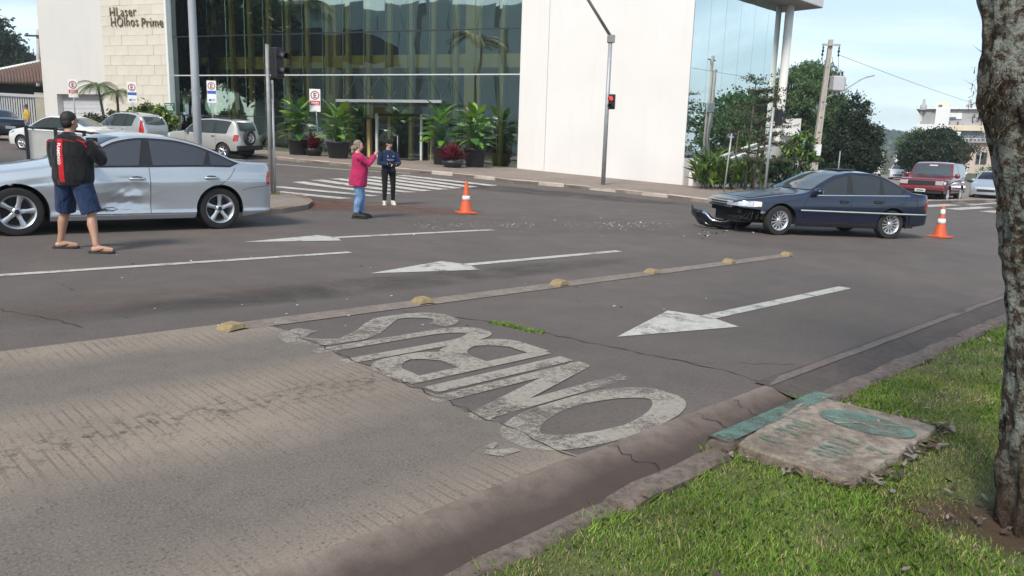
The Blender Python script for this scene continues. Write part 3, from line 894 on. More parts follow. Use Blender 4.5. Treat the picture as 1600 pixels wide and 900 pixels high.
clinic = thing('clinic_building', 'modern clinic with a tall green mirrored glass front between two blank pale walls', 'building', FA, F_ROT)
def lb(name, x0, x1, y0, y1, z0, z1, mat, parent=None, bev=0.0):
    """a box in the front's own frame: x right along it, y back into it, z up"""
    me = MB().box(((x0 + x1) / 2, (y0 + y1) / 2, (z0 + z1) / 2), (x1 - x0, y1 - y0, z1 - z0))
    o = me.build(name, mat, parent or clinic)
    if bev: bevel(o, bev)
    return o
GLx0 = FX(272, 110)[0]; GLx1 = FX(816, 110)[0]
zA = FX(815, 44)[1]; zB = FX(815, 116)[1]; zC = FX(740, 188)[1]
zD = 0.42; TOPZ = 10.2
NCOL = 17
cw = (GLx1 - GLx0) / NCOL
rows = [(zD, zC), (zC, zB), (zB, zA), (zA, zA + 2.35)]
door_x0, door_x1 = FX(588, 245)[0], FX(660, 250)[0]
pane_cache = {}
def pane(w, h, mat, name='glass_pane'):
    key = (round(w, 3), round(h, 3), mat.name)
    if key not in pane_cache:
        pane_cache[key] = MB().box((0, 0, 0), (w, 0.012, h)).mesh('pane_mesh', mat)
    return pane_cache[key]
rgp = random.Random(3)
for c in range(NCOL):
    x0 = GLx0 + c * cw; x1 = x0 + cw
    for r, (z0, z1) in enumerate(rows):
        if r == 0 and x1 > door_x0 + 0.3 and x0 < door_x1 - 0.3: continue
        o = link_mesh('glass_pane', pane(cw - 0.016, z1 - z0 - 0.02, M_GLASS), clinic, ((x0 + x1) / 2, 0.0, (z0 + z1) / 2))
        o.rotation_euler = ((rgp.random() - 0.5) * 0.012, 0, (rgp.random() - 0.5) * 0.012)
mull = MB()
for c in range(NCOL + 1):
    x = GLx0 + c * cw
    mull.box((x, 0.05, (zD + zA + 2.35) / 2), (0.022, 0.07, zA + 2.35 - zD))
mull.build('mullions', M_MULLION, clinic)
for z in (zD, zC, zB, zA, zA + 2.35):
    for seg in ((GLx0, door_x0), (door_x0, door_x1), (door_x1, GLx1)):
        if z in (zD, zC) and seg[0] == door_x0: continue
        lb('transom', seg[0] + 0.002, seg[1] - 0.002, -0.016, 0.014, z - 0.028, z + 0.028, M_MULLION if z != zB else M_ALU)
# what stands behind the glass
for c in range(1, NCOL):
    x = GLx0 + c * cw
    lb('inner_post', x - 0.02, x + 0.17, 0.28, 0.52, 0.3, zA + 2.4, M_TAN)
zs0, zs1 = FX(400, 105)[1] - 0.02, FX(400, 90)[1] + 0.12
lb('floor_slab', GLx0 + 0.1, GLx1 - 0.1, 0.62, 6.0, zs0, zs1, M_TAN)
for px in (504, 724, 830):
    x = FX(px, 110)[0] + 0.1
    lb('inner_column', x - 0.3, x + 0.28, 0.56, 1.15, 0.25, zs0 - 0.002, M_TAN)
    lb('inner_column', x - 0.3, x + 0.28, 0.66, 1.15, zs1 + 0.002, 9.6, M_TAN)
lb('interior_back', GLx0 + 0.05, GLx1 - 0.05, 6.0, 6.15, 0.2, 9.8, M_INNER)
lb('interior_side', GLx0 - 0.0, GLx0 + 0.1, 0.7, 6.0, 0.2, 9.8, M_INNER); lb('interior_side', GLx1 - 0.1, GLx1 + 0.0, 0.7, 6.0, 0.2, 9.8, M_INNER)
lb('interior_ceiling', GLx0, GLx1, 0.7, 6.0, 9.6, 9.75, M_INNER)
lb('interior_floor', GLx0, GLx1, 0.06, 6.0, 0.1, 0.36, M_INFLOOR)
lb('reception_counter', -13.2, -10.6, 3.2, 3.9, 0.37, 1.5, pmat('counter_grey', (0.25, 0.27, 0.27), 0.5))
lb('interior_desk', -4.2, -2.2, 2.6, 3.3, 0.37, 1.2, M_TAN)
lb('base_sill', GLx0, door_x0 - 0.05, -0.05, 0.05, -0.2, zD - 0.03, M_MULLION); lb('base_sill', door_x1 + 0.05, GLx1, -0.05, 0.05, -0.2, zD - 0.03, M_MULLION)
# doors
dtop = zC + 0.05
dr = lb('door', door_x0, door_x0 + 0.12, -0.09, 0.05, 0.3, dtop + 0.2, M_ALU)
lb('door_frame', door_x1 - 0.10, door_x1, -0.09, 0.05, 0.3, dtop + 0.2, M_ALU, dr)
lb('door_frame', door_x0 + 0.122, door_x1 - 0.102, -0.05, 0.05, dtop + 0.08, dtop + 0.2, M_MULLION, dr)
nd = 4; dw = (door_x1 - door_x0 - 0.24) / nd
for k in range(nd):
    xx = door_x0 + 0.13 + k * dw
    link_mesh('door_leaf', pane(dw - 0.02, dtop - 0.35, M_DOORGLASS), dr, (xx + dw / 2, 0.02 if k in (1, 2) else -0.02, (dtop + 0.45) / 2))
MB().tube([(door_x0 + 0.13 + 2 * dw - 0.06, -0.07, 1.1), (door_x0 + 0.13 + 2 * dw - 0.06, -0.07, 1.9)], 0.018).build('door_handle', M_ALU, dr)
lb('door_mat', door_x0 + 0.1, door_x1 - 0.1, -1.0, -0.1, gf((door_x0 + door_x1) / 2, 0.5) + 0.12, gf((door_x0 + door_x1) / 2, 0.5) + 0.15, M_INNER)
# canopy on tie rods
cx0, cx1 = FX(527, 157, 1.5)[0], FX(690, 162, 1.5)[0]; cz = FX(600, 158, 1.5)[1]
can = lb('canopy', cx0, cx1, -1.55, -0.02, cz - 0.04, cz + 0.04, pmat('canopy_glass', (0.06, 0.075, 0.07), 0.15, 0.1))
lb('canopy_edge', cx0 - 0.03, cx1 + 0.03, -1.60, -1.552, cz - 0.06, cz + 0.07, pmat('brushed_steel', (0.62, 0.62, 0.62), 0.35, 0.05, metal=0.7), can)
for f in (0.05, 0.28, 0.52, 0.76, 0.96):
    x = cx0 + (cx1 - cx0) * f
    MB().tube([(x, -1.45, cz + 0.04), (x + (0.5 if f > 0.5 else -0.0) * 0 , -0.03, zB - 0.05)], 0.02, 6).build('tie_rod', M_MULLION, can)

# the right hand blank wall
rx0, rx1 = GLx1 + 0.02, FX(1072, 200, 0.35)[0]
jx_ = FX(855, 130, 0.35)[0]
lb('wall', rx0, jx_ - 0.012, -0.35, 0.6, -1.0, TOPZ, M_WALLW); lb('wall', jx_ + 0.012, rx1, -0.35, 0.6, -1.0, TOPZ, M_WALLW)
lb('wall_joint', jx_ - 0.0118, jx_ + 0.0118, -0.33, 0.5, -1.0, TOPZ, pmat('joint_grey', (0.42, 0.42, 0.42), 0.8))
# the left hand wall: render, garage door, stone facing
lx0 = FX(66, 120, 0.3)[0]; lx1 = GLx0 - 0.02; sx0 = FX(163, 100, 0.3)[0]
gx0 = FX(90, 165, 0.3)[0]; gx1 = FX(162, 165, 0.3)[0]; gtop = FX(120, 147, 0.3)[1]
lb('wall', lx0, gx0, -0.3, 0.6, -0.5, TOPZ, M_WALLC); lb('wall', gx0, sx0 - 0.004, -0.3, 0.6, gtop, TOPZ, M_WALLC)
if gx1 < sx0: lb('wall', gx1, sx0 - 0.004, -0.3, 0.6, -0.5, gtop - 0.002, M_WALLC)
sh = lb('garage_door', gx0, gx1, 0.1, 0.2, -0.5, gtop + 0.1, M_SHUTTER)
nsl = 9; z0_ = gf(gx0) + 0.15
for k in range(nsl):
    za = z0_ + (gtop - z0_) * k / nsl; zb_ = z0_ + (gtop - z0_) * (k + 1) / nsl
    lb('slat', gx0 + 0.01, gx1 - 0.01, 0.075, 0.098, za + 0.012, zb_ - 0.004, M_SHUTTER, sh)
st = lb('stone_facing', sx0, lx1 - 0.14, -0.28, 0.6, -0.5, TOPZ, M_STONEJ)
st['label'] = 'cream stone facing of the clinic left of the glass'
lb('corner_trim', lx1 - 0.138, lx1 + 0.0, -0.36, 0.6, -0.5, TOPZ, M_OFFW)
rh = 0.54; z = 0.55; r = 0; rgs = random.Random(5)
cache_st = {}
while z < 9.3:
    wst = (lx1 - 0.14 - sx0); n = 5
    off = (r % 2) * 0.5
    edges = [0.0] + [(k + 1 - off * 0.9) / n for k in range(n) if 0 < (k + 1 - off * 0.9) / n < 0.995] + [1.0]
    for a, b_ in zip(edges[:-1], edges[1:]):
        w = round((b_ - a) * wst, 3)
        if w < 0.08: continue
        if w not in cache_st:
            mb_ = MB().box((0, 0, 0), (w - 0.012, 0.05, rh - 0.012), taper=1.0); cache_st[w] = mb_.mesh('stone_block', M_STONE)
        o = link_mesh('stone_block', cache_st[w], st, (sx0 + (a + b_) / 2 * wst, -0.285 - rgs.random() * 0.014, z + rh / 2))
    z += rh; r += 1
# raised letters on the stone
def lettering(name, text, size, depth, mat, parent=None, bold=0.0, align='LEFT', spacing=1.0):
    cu = bpy.data.curves.new(name, 'FONT'); cu.body = text; cu.size = size; cu.extrude = depth; cu.offset = bold
    cu.align_x = align; cu.space_character = spacing; cu.resolution_u = 3
    tmp = bpy.data.objects.new('tmp', cu); COL.objects.link(tmp)
    dg = bpy.context.evaluated_depsgraph_get(); me = bpy.data.meshes.new_from_object(tmp.evaluated_get(dg))
    bpy.data.objects.remove(tmp); bpy.data.curves.remove(cu)
    me.name = name; me.materials.clear(); me.materials.append(mat)
    o = bpy.data.objects.new(name, me); COL.objects.link(o)
    if parent: o.parent = parent
    return o
for text, (px, py), w_px in (('HLaser', (171, 26), 42), ('HOlhos', (173, 41.5), 43), ('Prime', (221, 42.5), 34)):
    x, z = FX(px, py, 0.36); x2 = FX(px + w_px, py, 0.36)[0]
    o = lettering('lettering', text, 0.74, 0.025, M_BRONZE, clinic, -0.008, 'LEFT', 1.08)
    bb = max(v.co.x for v in o.data.vertices)
    o.scale = ((x2 - x) / bb, 1, 1)
    o.rotation_euler = (math.pi / 2, 0, 0); o.location = (x, -0.37, z)
x, z = FX(258, 161, 0.36); x2, z2 = FX(274, 174, 0.36)
pl = lb('green_plaque', x, x2 - 0.02, -0.42, -0.362, z2, z, M_SIGNG)
for k in range(4):
    w = (0.8, 0.55, 0.6, 0.7)[k] * (x2 - x) / 2; zz_ = z - (z - z2) * (0.2 + 0.2 * k)
    lb('plaque_line', (x + x2) / 2 - w, (x + x2) / 2 + w, -0.4235, -0.4205, zz_ - 0.03, zz_ + 0.03, pmat('plaque_text', (0.5, 0.6, 0.52), 0.6), pl)
# roof over the front
lb('roof', lx0 - 0.1, rx1, -0.1, 12.0, TOPZ + 0.002, TOPZ + 0.4, M_WALLW)
lb('upper_band', GLx0, GLx1, -0.06, 0.6, zA + 2.38, TOPZ, M_WALLC)

# the mirrored side runs along the main road
corner_w = FW(rx1, 0.33); corner_w.z = 0
side = tag(empty('side_front', (0, 0, 0)), None)
side.parent = clinic
def side_local(k, off, z):
    """k metres along the side from the corner, off metres out towards the road"""
    q = corner_w + U * k - N * off - FA
    return Vector((q.dot(F_X), q.dot(-F_N), z))
SR = Matrix.Rotation(math.atan2(U.y, U.x) - F_ROT, 3, 'Z')
def sb(name, k0, k1, o0, o1, z0, z1, mat, parent=side):
    me = MB().box(side_local((k0 + k1) / 2, (o0 + o1) / 2, (z0 + z1) / 2), (k1 - k0, o1 - o0, z1 - z0), rot=SR)
    return me.build(name, mat, parent)
SL = 7.6
npn = 6; pw = SL / npn
for k in range(npn):
    for r_, (z0, z1) in enumerate(((-0.4, 1.3), (1.3, 5.1), (5.1, 8.75))):
        if r_ == 0: continue
        ctr = side_local((k + 0.5) * pw + 0.02, 0, (z0 + z1) / 2)
        o = link_mesh('glass_pane', pane(pw - 0.012, z1 - z0 - 0.012, M_GLASS_SIDE), side, ctr)
        o.rotation_euler = (0, 0, math.atan2(U.y, U.x) - F_ROT)
sb('side_core', 0.02, SL + 0.03, -0.5, -0.1, -1.0, 9.0, M_INNER)
sb('side_plinth', 0.02, SL + 0.03, -0.1, 0.02, -1.0, 1.29, M_WALLW)
for k in range(npn + 1):
    sb('side_mullion', k * pw + 0.01, k * pw + 0.03, -0.06, -0.012, 1.3, 8.75, M_MULLION)
sb('side_roof', 0.3, SL + 2.0, -6.0, 1.15, 8.8, 9.75, M_WALLW)
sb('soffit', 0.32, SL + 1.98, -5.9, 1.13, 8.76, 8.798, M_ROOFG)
colm = MB().tube([side_local(SL + 0.35, 0.25, -1.0), side_local(SL + 0.35, 0.25, 8.76)], 0.21, 14)
colm.build('column', M_WALLW, side)
# low white wall of the ramp beside the side entrance
rw = thing('ramp_wall', 'low white ramp wall with a sloping top behind the flower bed', 'wall', (0, 0, 0))
rwm = MB()
pA = corner_w + U * 0.1 - N * 0.25; pB = corner_w + U * 10.4 - N * 0.3
def gp(q): return gz(q.x, q.y) - 0.3
zt0, zt1 = 0.62, 2.05
rwm.prism([(pA.x, pA.y, gp(pA)), (pB.x, pB.y, gp(pB)), (pB.x, pB.y, zt1 + 0.2), ((pA + U * 7).x, (pA + U * 7).y, zt1), (pA.x, pA.y, zt0)], -N * 0.22)
rwm.build('wall_panel', M_WALLW, rw)
MB().prism([(pA.x, pA.y, zt0 + 0.003), ((pA + U * 7).x, (pA + U * 7).y, zt1 + 0.003), (pB.x, pB.y, zt1 + 0.203), (pB.x, pB.y, zt1 + 0.26), ((pA + U * 7).x, (pA + U * 7).y, zt1 + 0.06), (pA.x, pA.y, zt0 + 0.06)], -N * 0.26).build('coping', M_OFFW, rw)
# low annex with a stepped parapet further back
an = thing('annex_building', 'low blank white annex building behind the sparse tree right of the column', 'building', (0, 0, 0))
a0 = AT(1138, 240, 52); a1 = AT(1246, 240, 52); ztop = AT(1240, 185, 52).z; zmid = AT(1240, 210, 52).z
mb = MB(); mb.prism([(a0.x, a0.y, -1.2), (a1.x, a1.y, -1.2), (a1.x, a1.y, zmid), (a0.x, a0.y, zmid)], (0, 6, 0)); mb.build('wall', M_WALLC, an)
mb = MB(); mb.prism([(a0.x, a0.y - 0.12, zmid + 0.003), (a1.x, a1.y - 0.12, zmid + 0.003), (a1.x, a1.y - 0.12, ztop), (a0.x, a0.y - 0.12, ztop - 0.15)], (0, 5, 0)); mb.build('parapet', M_WALLC, an)
MB().box(((a0.x + a1.x) / 2, a0.y - 0.2, zmid - 0.02), (a1.x - a0.x + 0.2, 0.24, 0.14)).build('ledge', M_OFFW, an)
MB().box((a1.x - 1.5, a0.y - 0.02, zmid - 2.2), (1.2, 0.1, 1.6)).build('window', M_INNER, an)
# ------------------------------------------------------------------ cars
def mat_carpaint(name, col, metal=0.0, rough=0.28, coat=1.0, flake=0.0, dirt=0.0):
    m, nt, b = new_mat(name); g = NT(nt); ob = g.coord('Object')
    n1 = g.noise(ob, 2.2, 5, 0.6)
    c = g.mix(g.ramp(n1, [(0.35, 0), (0.7, 1)]), tuple(v * 0.94 for v in col), col)
    if dirt:
        sp = g.node('ShaderNodeSeparateXYZ'); nt.links.new(ob, sp.inputs[0])
        low = g.ramp(g.math('ADD', sp.outputs[2], g.math('MULTIPLY', n1, 0.25)), [(0.30, 1.0), (0.62, 0.0)])
        c = g.mix(g.math('MULTIPLY', low, dirt), c, (0.20, 0.13, 0.095))
    nt.links.new(c, b.inputs['Base Color'])
    b.inputs['Metallic'].default_value = metal
    g.put(b.inputs['Roughness'], g.math('ADD', rough - 0.05, g.math('MULTIPLY', n1, 0.1)))
    b.inputs['Coat Weight'].default_value = coat; b.inputs['Coat Roughness'].default_value = 0.06
    return m
def mat_carglass(name, col=(0.012, 0.014, 0.017), rough=0.03, spec=0.6):
    m, nt, b = new_mat(name)
    b.inputs['Base Color'].default_value = (*col, 1); b.inputs['Roughness'].default_value = rough
    b.inputs['Specular IOR Level'].default_value = spec; b.inputs['Coat Weight'].default_value = 0.5; b.inputs['Coat Roughness'].default_value = 0.02
    return m
M_TYRE = pmat('tyre_rubber', (0.022, 0.021, 0.021), 0.85, 0.25, 12, bump=0.2, bscale=60)
M_BLACK = pmat('black_trim', (0.018, 0.018, 0.019), 0.5, 0.2, 8)
M_SEAM = pmat('panel_gap', (0.012, 0.012, 0.012), 0.9)
M_UNDER = pmat('underbody', (0.014, 0.013, 0.013), 0.95)
M_RIM = pmat('alloy_silver', (0.60, 0.61, 0.63), 0.28, 0.08, 6, metal=0.75)
M_RIMDARK = pmat('brake_dark', (0.035, 0.034, 0.034), 0.7, 0.3, metal=0.4)
M_CHROME = pmat('chrome', (0.75, 0.75, 0.77), 0.12, 0.03, metal=1.0)
M_CARGLASS = mat_carglass('tinted_car_glass')
M_CARGLASS_L = mat_carglass('clear_car_glass', (0.05, 0.065, 0.068), 0.03, 0.8)
M_BMWGLASS = mat_carglass('film_tinted_glass', (0.045, 0.048, 0.058), 0.12, 0.6)
M_TAIL = pmat('tail_lamp_red', (0.42, 0.016, 0.016), 0.12, 0.1, coat=1.0)
M_LAMP = pmat('headlamp_clear', (0.55, 0.58, 0.60), 0.08, 0.2, 14, metal=0.35, coat=1.0)
M_INDIC = pmat('indicator_clear', (0.70, 0.68, 0.64), 0.12, 0.1, coat=1.0)
M_PLATE = pmat('plate_grey', (0.55, 0.56, 0.56), 0.4, 0.05)
M_PLATE_TXT = pmat('plate_ink', (0.05, 0.05, 0.05), 0.6)

class Car:
    def __init__(s, root, L, W, axles, R, ze, belt, plan, sill=0.2, tumble=0.40, crown=0.05, glass=None, paint=None, arch=0.055, bottom=None, sec=None, corner=0.045, dent=None):
        s.root, s.L, s.W, s.axles, s.R = root, L, W, axles, R
        s.ze, s.belt, s.plan = mono(ze), mono(belt), mono(plan)
        s.sill, s.tum, s.crown, s.paint, s.glass = sill, tumble, crown, paint, glass
        s.archR = R + arch; s.bottom = mono(bottom) if bottom else (lambda x: sill)
        s.secf = mono(sec or [(0, 0.945), (0.12, 0.975), (0.45, 1.0), (0.74, 0.997), (0.80, 0.985), (0.9, 0.972), (1, 0.945)])
        s.corner = corner; s.dent = dent
        s.x0 = sum(axles) / 2
    def hw(s, x): return s.plan(x) * s.W / 2
    def yside(s, x, z):
        b = s.belt(x); h = s.hw(x)
        if z <= b:
            f = (z - s.sill) / max(0.05, b - s.sill)
            y = h * s.secf(max(0, min(1, f)))
        else:
            y = h * s.secf(1.0) - s.tum * (z - b)
        if s.dent: y -= s.dent(x, z)
        return y
    def ye(s, x): return s.yside(x, max(s.ze(x), s.belt(x)) )
    def ztop(s, x, y):
        ye = max(0.05, s.ye(x)); return max(s.ze(x), s.belt(x)) + s.crown * max(0.0, 1 - (y / ye) ** 2) * min(1.0, 0.3 + 1.2 * min(x, s.L - x))
    def zbot(s, x):
        z = s.bottom(x)
        for a in s.axles:
            d = abs(x - a)
            if d < s.archR: z = max(z, s.R + math.sqrt(s.archR ** 2 - d * d))
        return z
    def q(s, x, y, z):
        return Vector((x - s.x0, y, z))
    def body(s, name='body', step=0.04, nside=12):
        xs = set(np.round(np.arange(0, s.L + 1e-6, step), 4)) | {0.0, s.L, 0.012, 0.03, s.L - 0.012, s.L - 0.03}
        for a in s.axles:
            for k in range(0, 29):
                an = math.pi * k / 28; xs.add(round(a + s.archR * math.cos(an), 4))
            xs.add(round(a - s.archR - 0.002, 4)); xs.add(round(a + s.archR + 0.002, 4))
        xs = sorted(x for x in xs if 0 <= x <= s.L)
        xs = [x for i, x in enumerate(xs) if i == 0 or x - xs[i - 1] > 0.0015]
        rows = []
        for x in xs:
            b = s.belt(x); e = max(s.ze(x), b + 0.004); zb = min(s.zbot(x), b - 0.02)
            r = []
            for i in range(nside + 1):
                z = zb + (b - zb) * i / nside; r.append((s.yside(x, z), z))
            cr = min(s.corner, (e - b) * 0.6)
            for i in range(1, 6):
                z = b + (e - cr - b) * i / 5; r.append((s.yside(x, z), z))
            ye = s.yside(x, e)
            for i in range(1, 4):
                an = math.pi / 2 * i / 3
                r.append((ye + s.tum * cr - cr * (1 - math.cos(an)) - s.tum * cr * math.sin(an) * 0.6, e - cr + cr * math.sin(an)))
            yl, zl = r[-1]
            for i in range(1, 7):
                y = yl * (1 - i / 6); r.append((y, zl + (s.ztop(x, y) - e) - (s.ztop(x, yl) - e)))
            rows.append(r)
        n = len(rows[0]); V = []; F = []
        for x, r in zip(xs, rows):
            for y, z in r: V.append(s.q(x, y, z))
            for y, z in r[:-1]: V.append(s.q(x, -y, z))
        m = 2 * n - 1
        def rid(i, j): return i * m + (n + j if j < n - 1 else j)
        for i in range(len(xs) - 1):
            for j in range(n - 1):
                F.append((i * m + j, (i + 1) * m + j, (i + 1) * m + j + 1, i * m + j + 1))
                F.append((rid(i, j), rid(i, j + 1), rid(i + 1, j + 1), rid(i + 1, j)))
        for i in (0, len(xs) - 1):
            for j in range(n - 1):
                f = (i * m + j, i * m + j + 1, rid(i, j + 1), rid(i, j)) if j < n - 2 else (i * m + j, i * m + j + 1, rid(i, j))
                F.append(f)
        mb = MB(); mb.add(V, F, 0, True)
        o = mb.build(name, s.paint, s.root, sharp=38)
        # dark inner shell: floor and wheel housings
        ub = MB()
        a0, a1 = s.axles; r_ = s.archR
        ub.box(s.q((0.1 + s.L - 0.1) / 2, 0, 0.40) , (s.L - 0.35, s.W * 0.56, 0.36))
        ub.box(s.q((a0 + a1) / 2, 0, s.sill + 0.10), (a1 - a0 - 2 * r_ - 0.02, s.W * 0.90, 0.14))
        for a in s.axles:
            n_ = 14
            for sg in (-1, 1):
                vs = []
                for k in range(n_ + 1):
                    an = math.pi * k / n_
                    for y in (s.W * 0.27, s.W * 0.462):
                        vs.append(s.q(a + (r_ + 0.012) * math.cos(an), sg * y, s.R + (r_ + 0.012) * math.sin(an)))
                ub.add(vs, [(2 * k, 2 * k + 1, 2 * k + 3, 2 * k + 2) for k in range(n_)])
        ub.build('underbody', M_UNDER, s.root)
        s.body_o = o
        return o
    def side_poly(s, name, poly, mat, off=0.004, sides=(1, -1), parent=None, cut=0.10, thick=0.006, label=None, smooth=True):
        """a patch on the flank: (x, z) polygon laid on the body, off metres proud"""
        out = []
        for sg in sides:
            bm = bmesh.new()
            f = bm.faces.new([bm.verts.new((x, 0, z)) for x, z in poly])
            xa, xb = min(p[0] for p in poly), max(p[0] for p in poly); za, zb = min(p[1] for p in poly), max(p[1] for p in poly)
            for ax, lo, hi in ((0, xa, xb), (2, za, zb)):
                k = int((hi - lo) / cut)
                for i in range(1, k + 1):
                    v = lo + (hi - lo) * i / (k + 1)
                    co = (v, 0, 0) if ax == 0 else (0, 0, v); no = (1, 0, 0) if ax == 0 else (0, 0, 1)
                    bmesh.ops.bisect_plane(bm, geom=bm.verts[:] + bm.edges[:] + bm.faces[:], plane_co=co, plane_no=no)
            for v in bm.verts:
                x, z = v.co.x, v.co.z
                v.co = s.q(x, sg * (s.yside(x, z) + off), z)
            be = [e for e in bm.edges if e.is_boundary]
            r = bmesh.ops.extrude_edge_only(bm, edges=be)
            for g_ in r['geom']:
                if isinstance(g_, bmesh.types.BMVert): g_.co.y -= sg * (off + thick)
            bmesh.ops.recalc_face_normals(bm, faces=bm.faces)
            # outward check
            bm.faces.ensure_lookup_table()
            big = max(bm.faces, key=lambda q_: q_.calc_area())
            if big.normal.y * sg < 0: bmesh.ops.reverse_faces(bm, faces=bm.faces)
            for fc in bm.faces: fc.smooth = smooth
            me = bpy.data.meshes.new(name); bm.to_mesh(me); bm.free()
            me.materials.append(mat); me.set_sharp_from_angle(angle=math.radians(35))
            o = link_mesh(name, me, parent or s.root)
            if label: o['label'] = label
            out.append(o)
        return out
    def side_line(s, name, pts, w, mat, off=0.003, sides=(1, -1), parent=None, step=0.05, up=False):
        """a thin line on the flank along (x, z) points"""
        Q = []
        for a, b in zip(pts[:-1], pts[1:]):
            n = max(1, int(math.hypot(b[0] - a[0], b[1] - a[1]) / step))
            for i in range(n): Q.append((a[0] + (b[0] - a[0]) * i / n, a[1] + (b[1] - a[1]) * i / n))
        Q.append(pts[-1])
        for sg in sides:
            V = []; F = []
            for i, (x, z) in enumerate(Q):
                a = Q[max(0, i - 1)]; b = Q[min(len(Q) - 1, i + 1)]
                d = Vector((b[0] - a[0], b[1] - a[1])).normalized(); nn = Vector((-d.y, d.x))
                for k in (-0.5, 0.5):
                    xx, z_ = x + nn.x * w * k, z + nn.y * w * k
                    V.append(s.q(xx, sg * (s.yside(xx, z_) + off), z_))
            for i in range(len(Q) - 1): F.append((2 * i, 2 * i + 1, 2 * i + 3, 2 * i + 2))
            mb = MB(); mb.add(V, F); o = mb.build(name, mat, parent or s.root)
        return o
    def top_patch(s, name, xa, xb, fa, fb, mat, off=0.004, n=10, m=14, parent=None, inset=None, xcurve=0.0, thick=0.008):
        """a patch on the upper surface between x = xa..xb and fractions fa..fb of the half width"""
        V = []; F = []
        for i in range(n + 1):
            for j in range(m + 1):
                fr = fa + (fb - fa) * j / m
                x = xa + (xb - xa) * i / n
                x += xcurve * (fr * fr)
                ye = s.ye(x) - s.corner * 0.55
                y = fr * ye
                e = 0.01
                dz = (s.ztop(x + e, y) - s.ztop(x - e, y)) / (2 * e)
                nn = Vector((-dz, 0.18 * fr, 1)).normalized()
                V.append(s.q(x, y, s.ztop(x, y)) + nn * off)
        w = m + 1
        for i in range(n):
            for j in range(m): F.append((i * w + j, i * w + j + 1, (i + 1) * w + j + 1, (i + 1) * w + j))
        mb = MB(); mb.add(V, F, 0, True)
        return mb.build(name, mat, parent or s.root)
    def end_box(s, name, y, z, sy, sz, front=True, depth=0.03, out=0.012, mat=None, parent=None, bev=0.008, x=None):
        xx = (-out + depth / 2) if front else (s.L + out - depth / 2)
        if x is not None: xx = x
        o = MB().box(s.q(xx, y, z), (depth, sy, sz)).build(name, mat, parent or s.root)
        if bev: bevel(o, bev)
        return o
    def side_band(s, name, x0, x1, za, zb, out, mat, sides=(1, -1), parent=None, n=30):
        """a raised moulding with depth, za/zb floats"""
        for sg in sides:
            V = []; F = []
            for i in range(n + 1):
                x = x0 + (x1 - x0) * i / n
                for (z, o_) in ((za, -0.004), (za + 0.008, out), (zb - 0.008, out), (zb, -0.004)):
                    V.append(s.q(x, sg * (s.yside(x, z) + o_), z))
            for i in range(n):
                for j in range(3): F.append((i * 4 + j, i * 4 + j + 1, (i + 1) * 4 + j + 1, (i + 1) * 4 + j))
            F += [(0, 1, 2, 3), (n * 4 + 3, n * 4 + 2, n * 4 + 1, n * 4)]
            mb = MB(); mb.add(V, F); mb.build(name, mat, parent or s.root)
    def mirror(s, x, z, mat, size=(0.12, 0.2, 0.14), out=0.10):
        for sg in (1, -1):
            y = s.yside(x, z) + out
            mb = MB(); mb.ell(s.q(x, sg * y, z), (size[0] / 2, size[1] / 2, size[2] / 2), 14, 10)
            mb.tube([s.q(x + 0.02, sg * (y - out - 0.02), z - 0.035), s.q(x, sg * (y - 0.02), z - 0.02)], 0.025, 8)
            o = mb.build('wing_mirror', mat, s.root)
            MB().box(s.q(x + size[0] * 0.44, sg * y, z), (0.02, size[1] * 0.8, size[2] * 0.72)).build('mirror_glass', M_CHROME, o)
    def handle(s, x, z, mat, w=0.2):
        for sg in (1, -1):
            y = s.yside(x, z)
            mb = MB(); mb.tube([s.q(x - w / 2, sg * (y + 0.002), z), s.q(x - w / 2 + 0.03, sg * (y + 0.03), z), s.q(x + w / 2 - 0.03, sg * (y + 0.032), z), s.q(x + w / 2, sg * (y + 0.002), z)], [0.013, 0.017, 0.017, 0.013], 8)
            mb.build('door_handle', mat, s.root)
    def window_poly(s, xa, xb, zlo, margin=0.06, n=16, slant=None):
        """outline of a side window: straight sill, top edge under the roof rail"""
        top = []
        for i in range(n + 1):
            x = xa + (xb - xa) * i / n
            top.append((x, max(zlo(x) + 0.004, s.ze(x) - margin)))
        poly = [(xa + (xb - xa) * i / n, zlo(xa + (xb - xa) * i / n)) for i in range(0, n + 1, 4)]
        # drop slivers at either end
        pts = poly + top[::-1]
        out = []
        for p in pts:
            if not out or math.hypot(p[0] - out[-1][0], p[1] - out[-1][1]) > 0.006: out.append(p)
        if math.hypot(out[0][0] - out[-1][0], out[0][1] - out[-1][1]) < 0.006: out.pop()
        return out

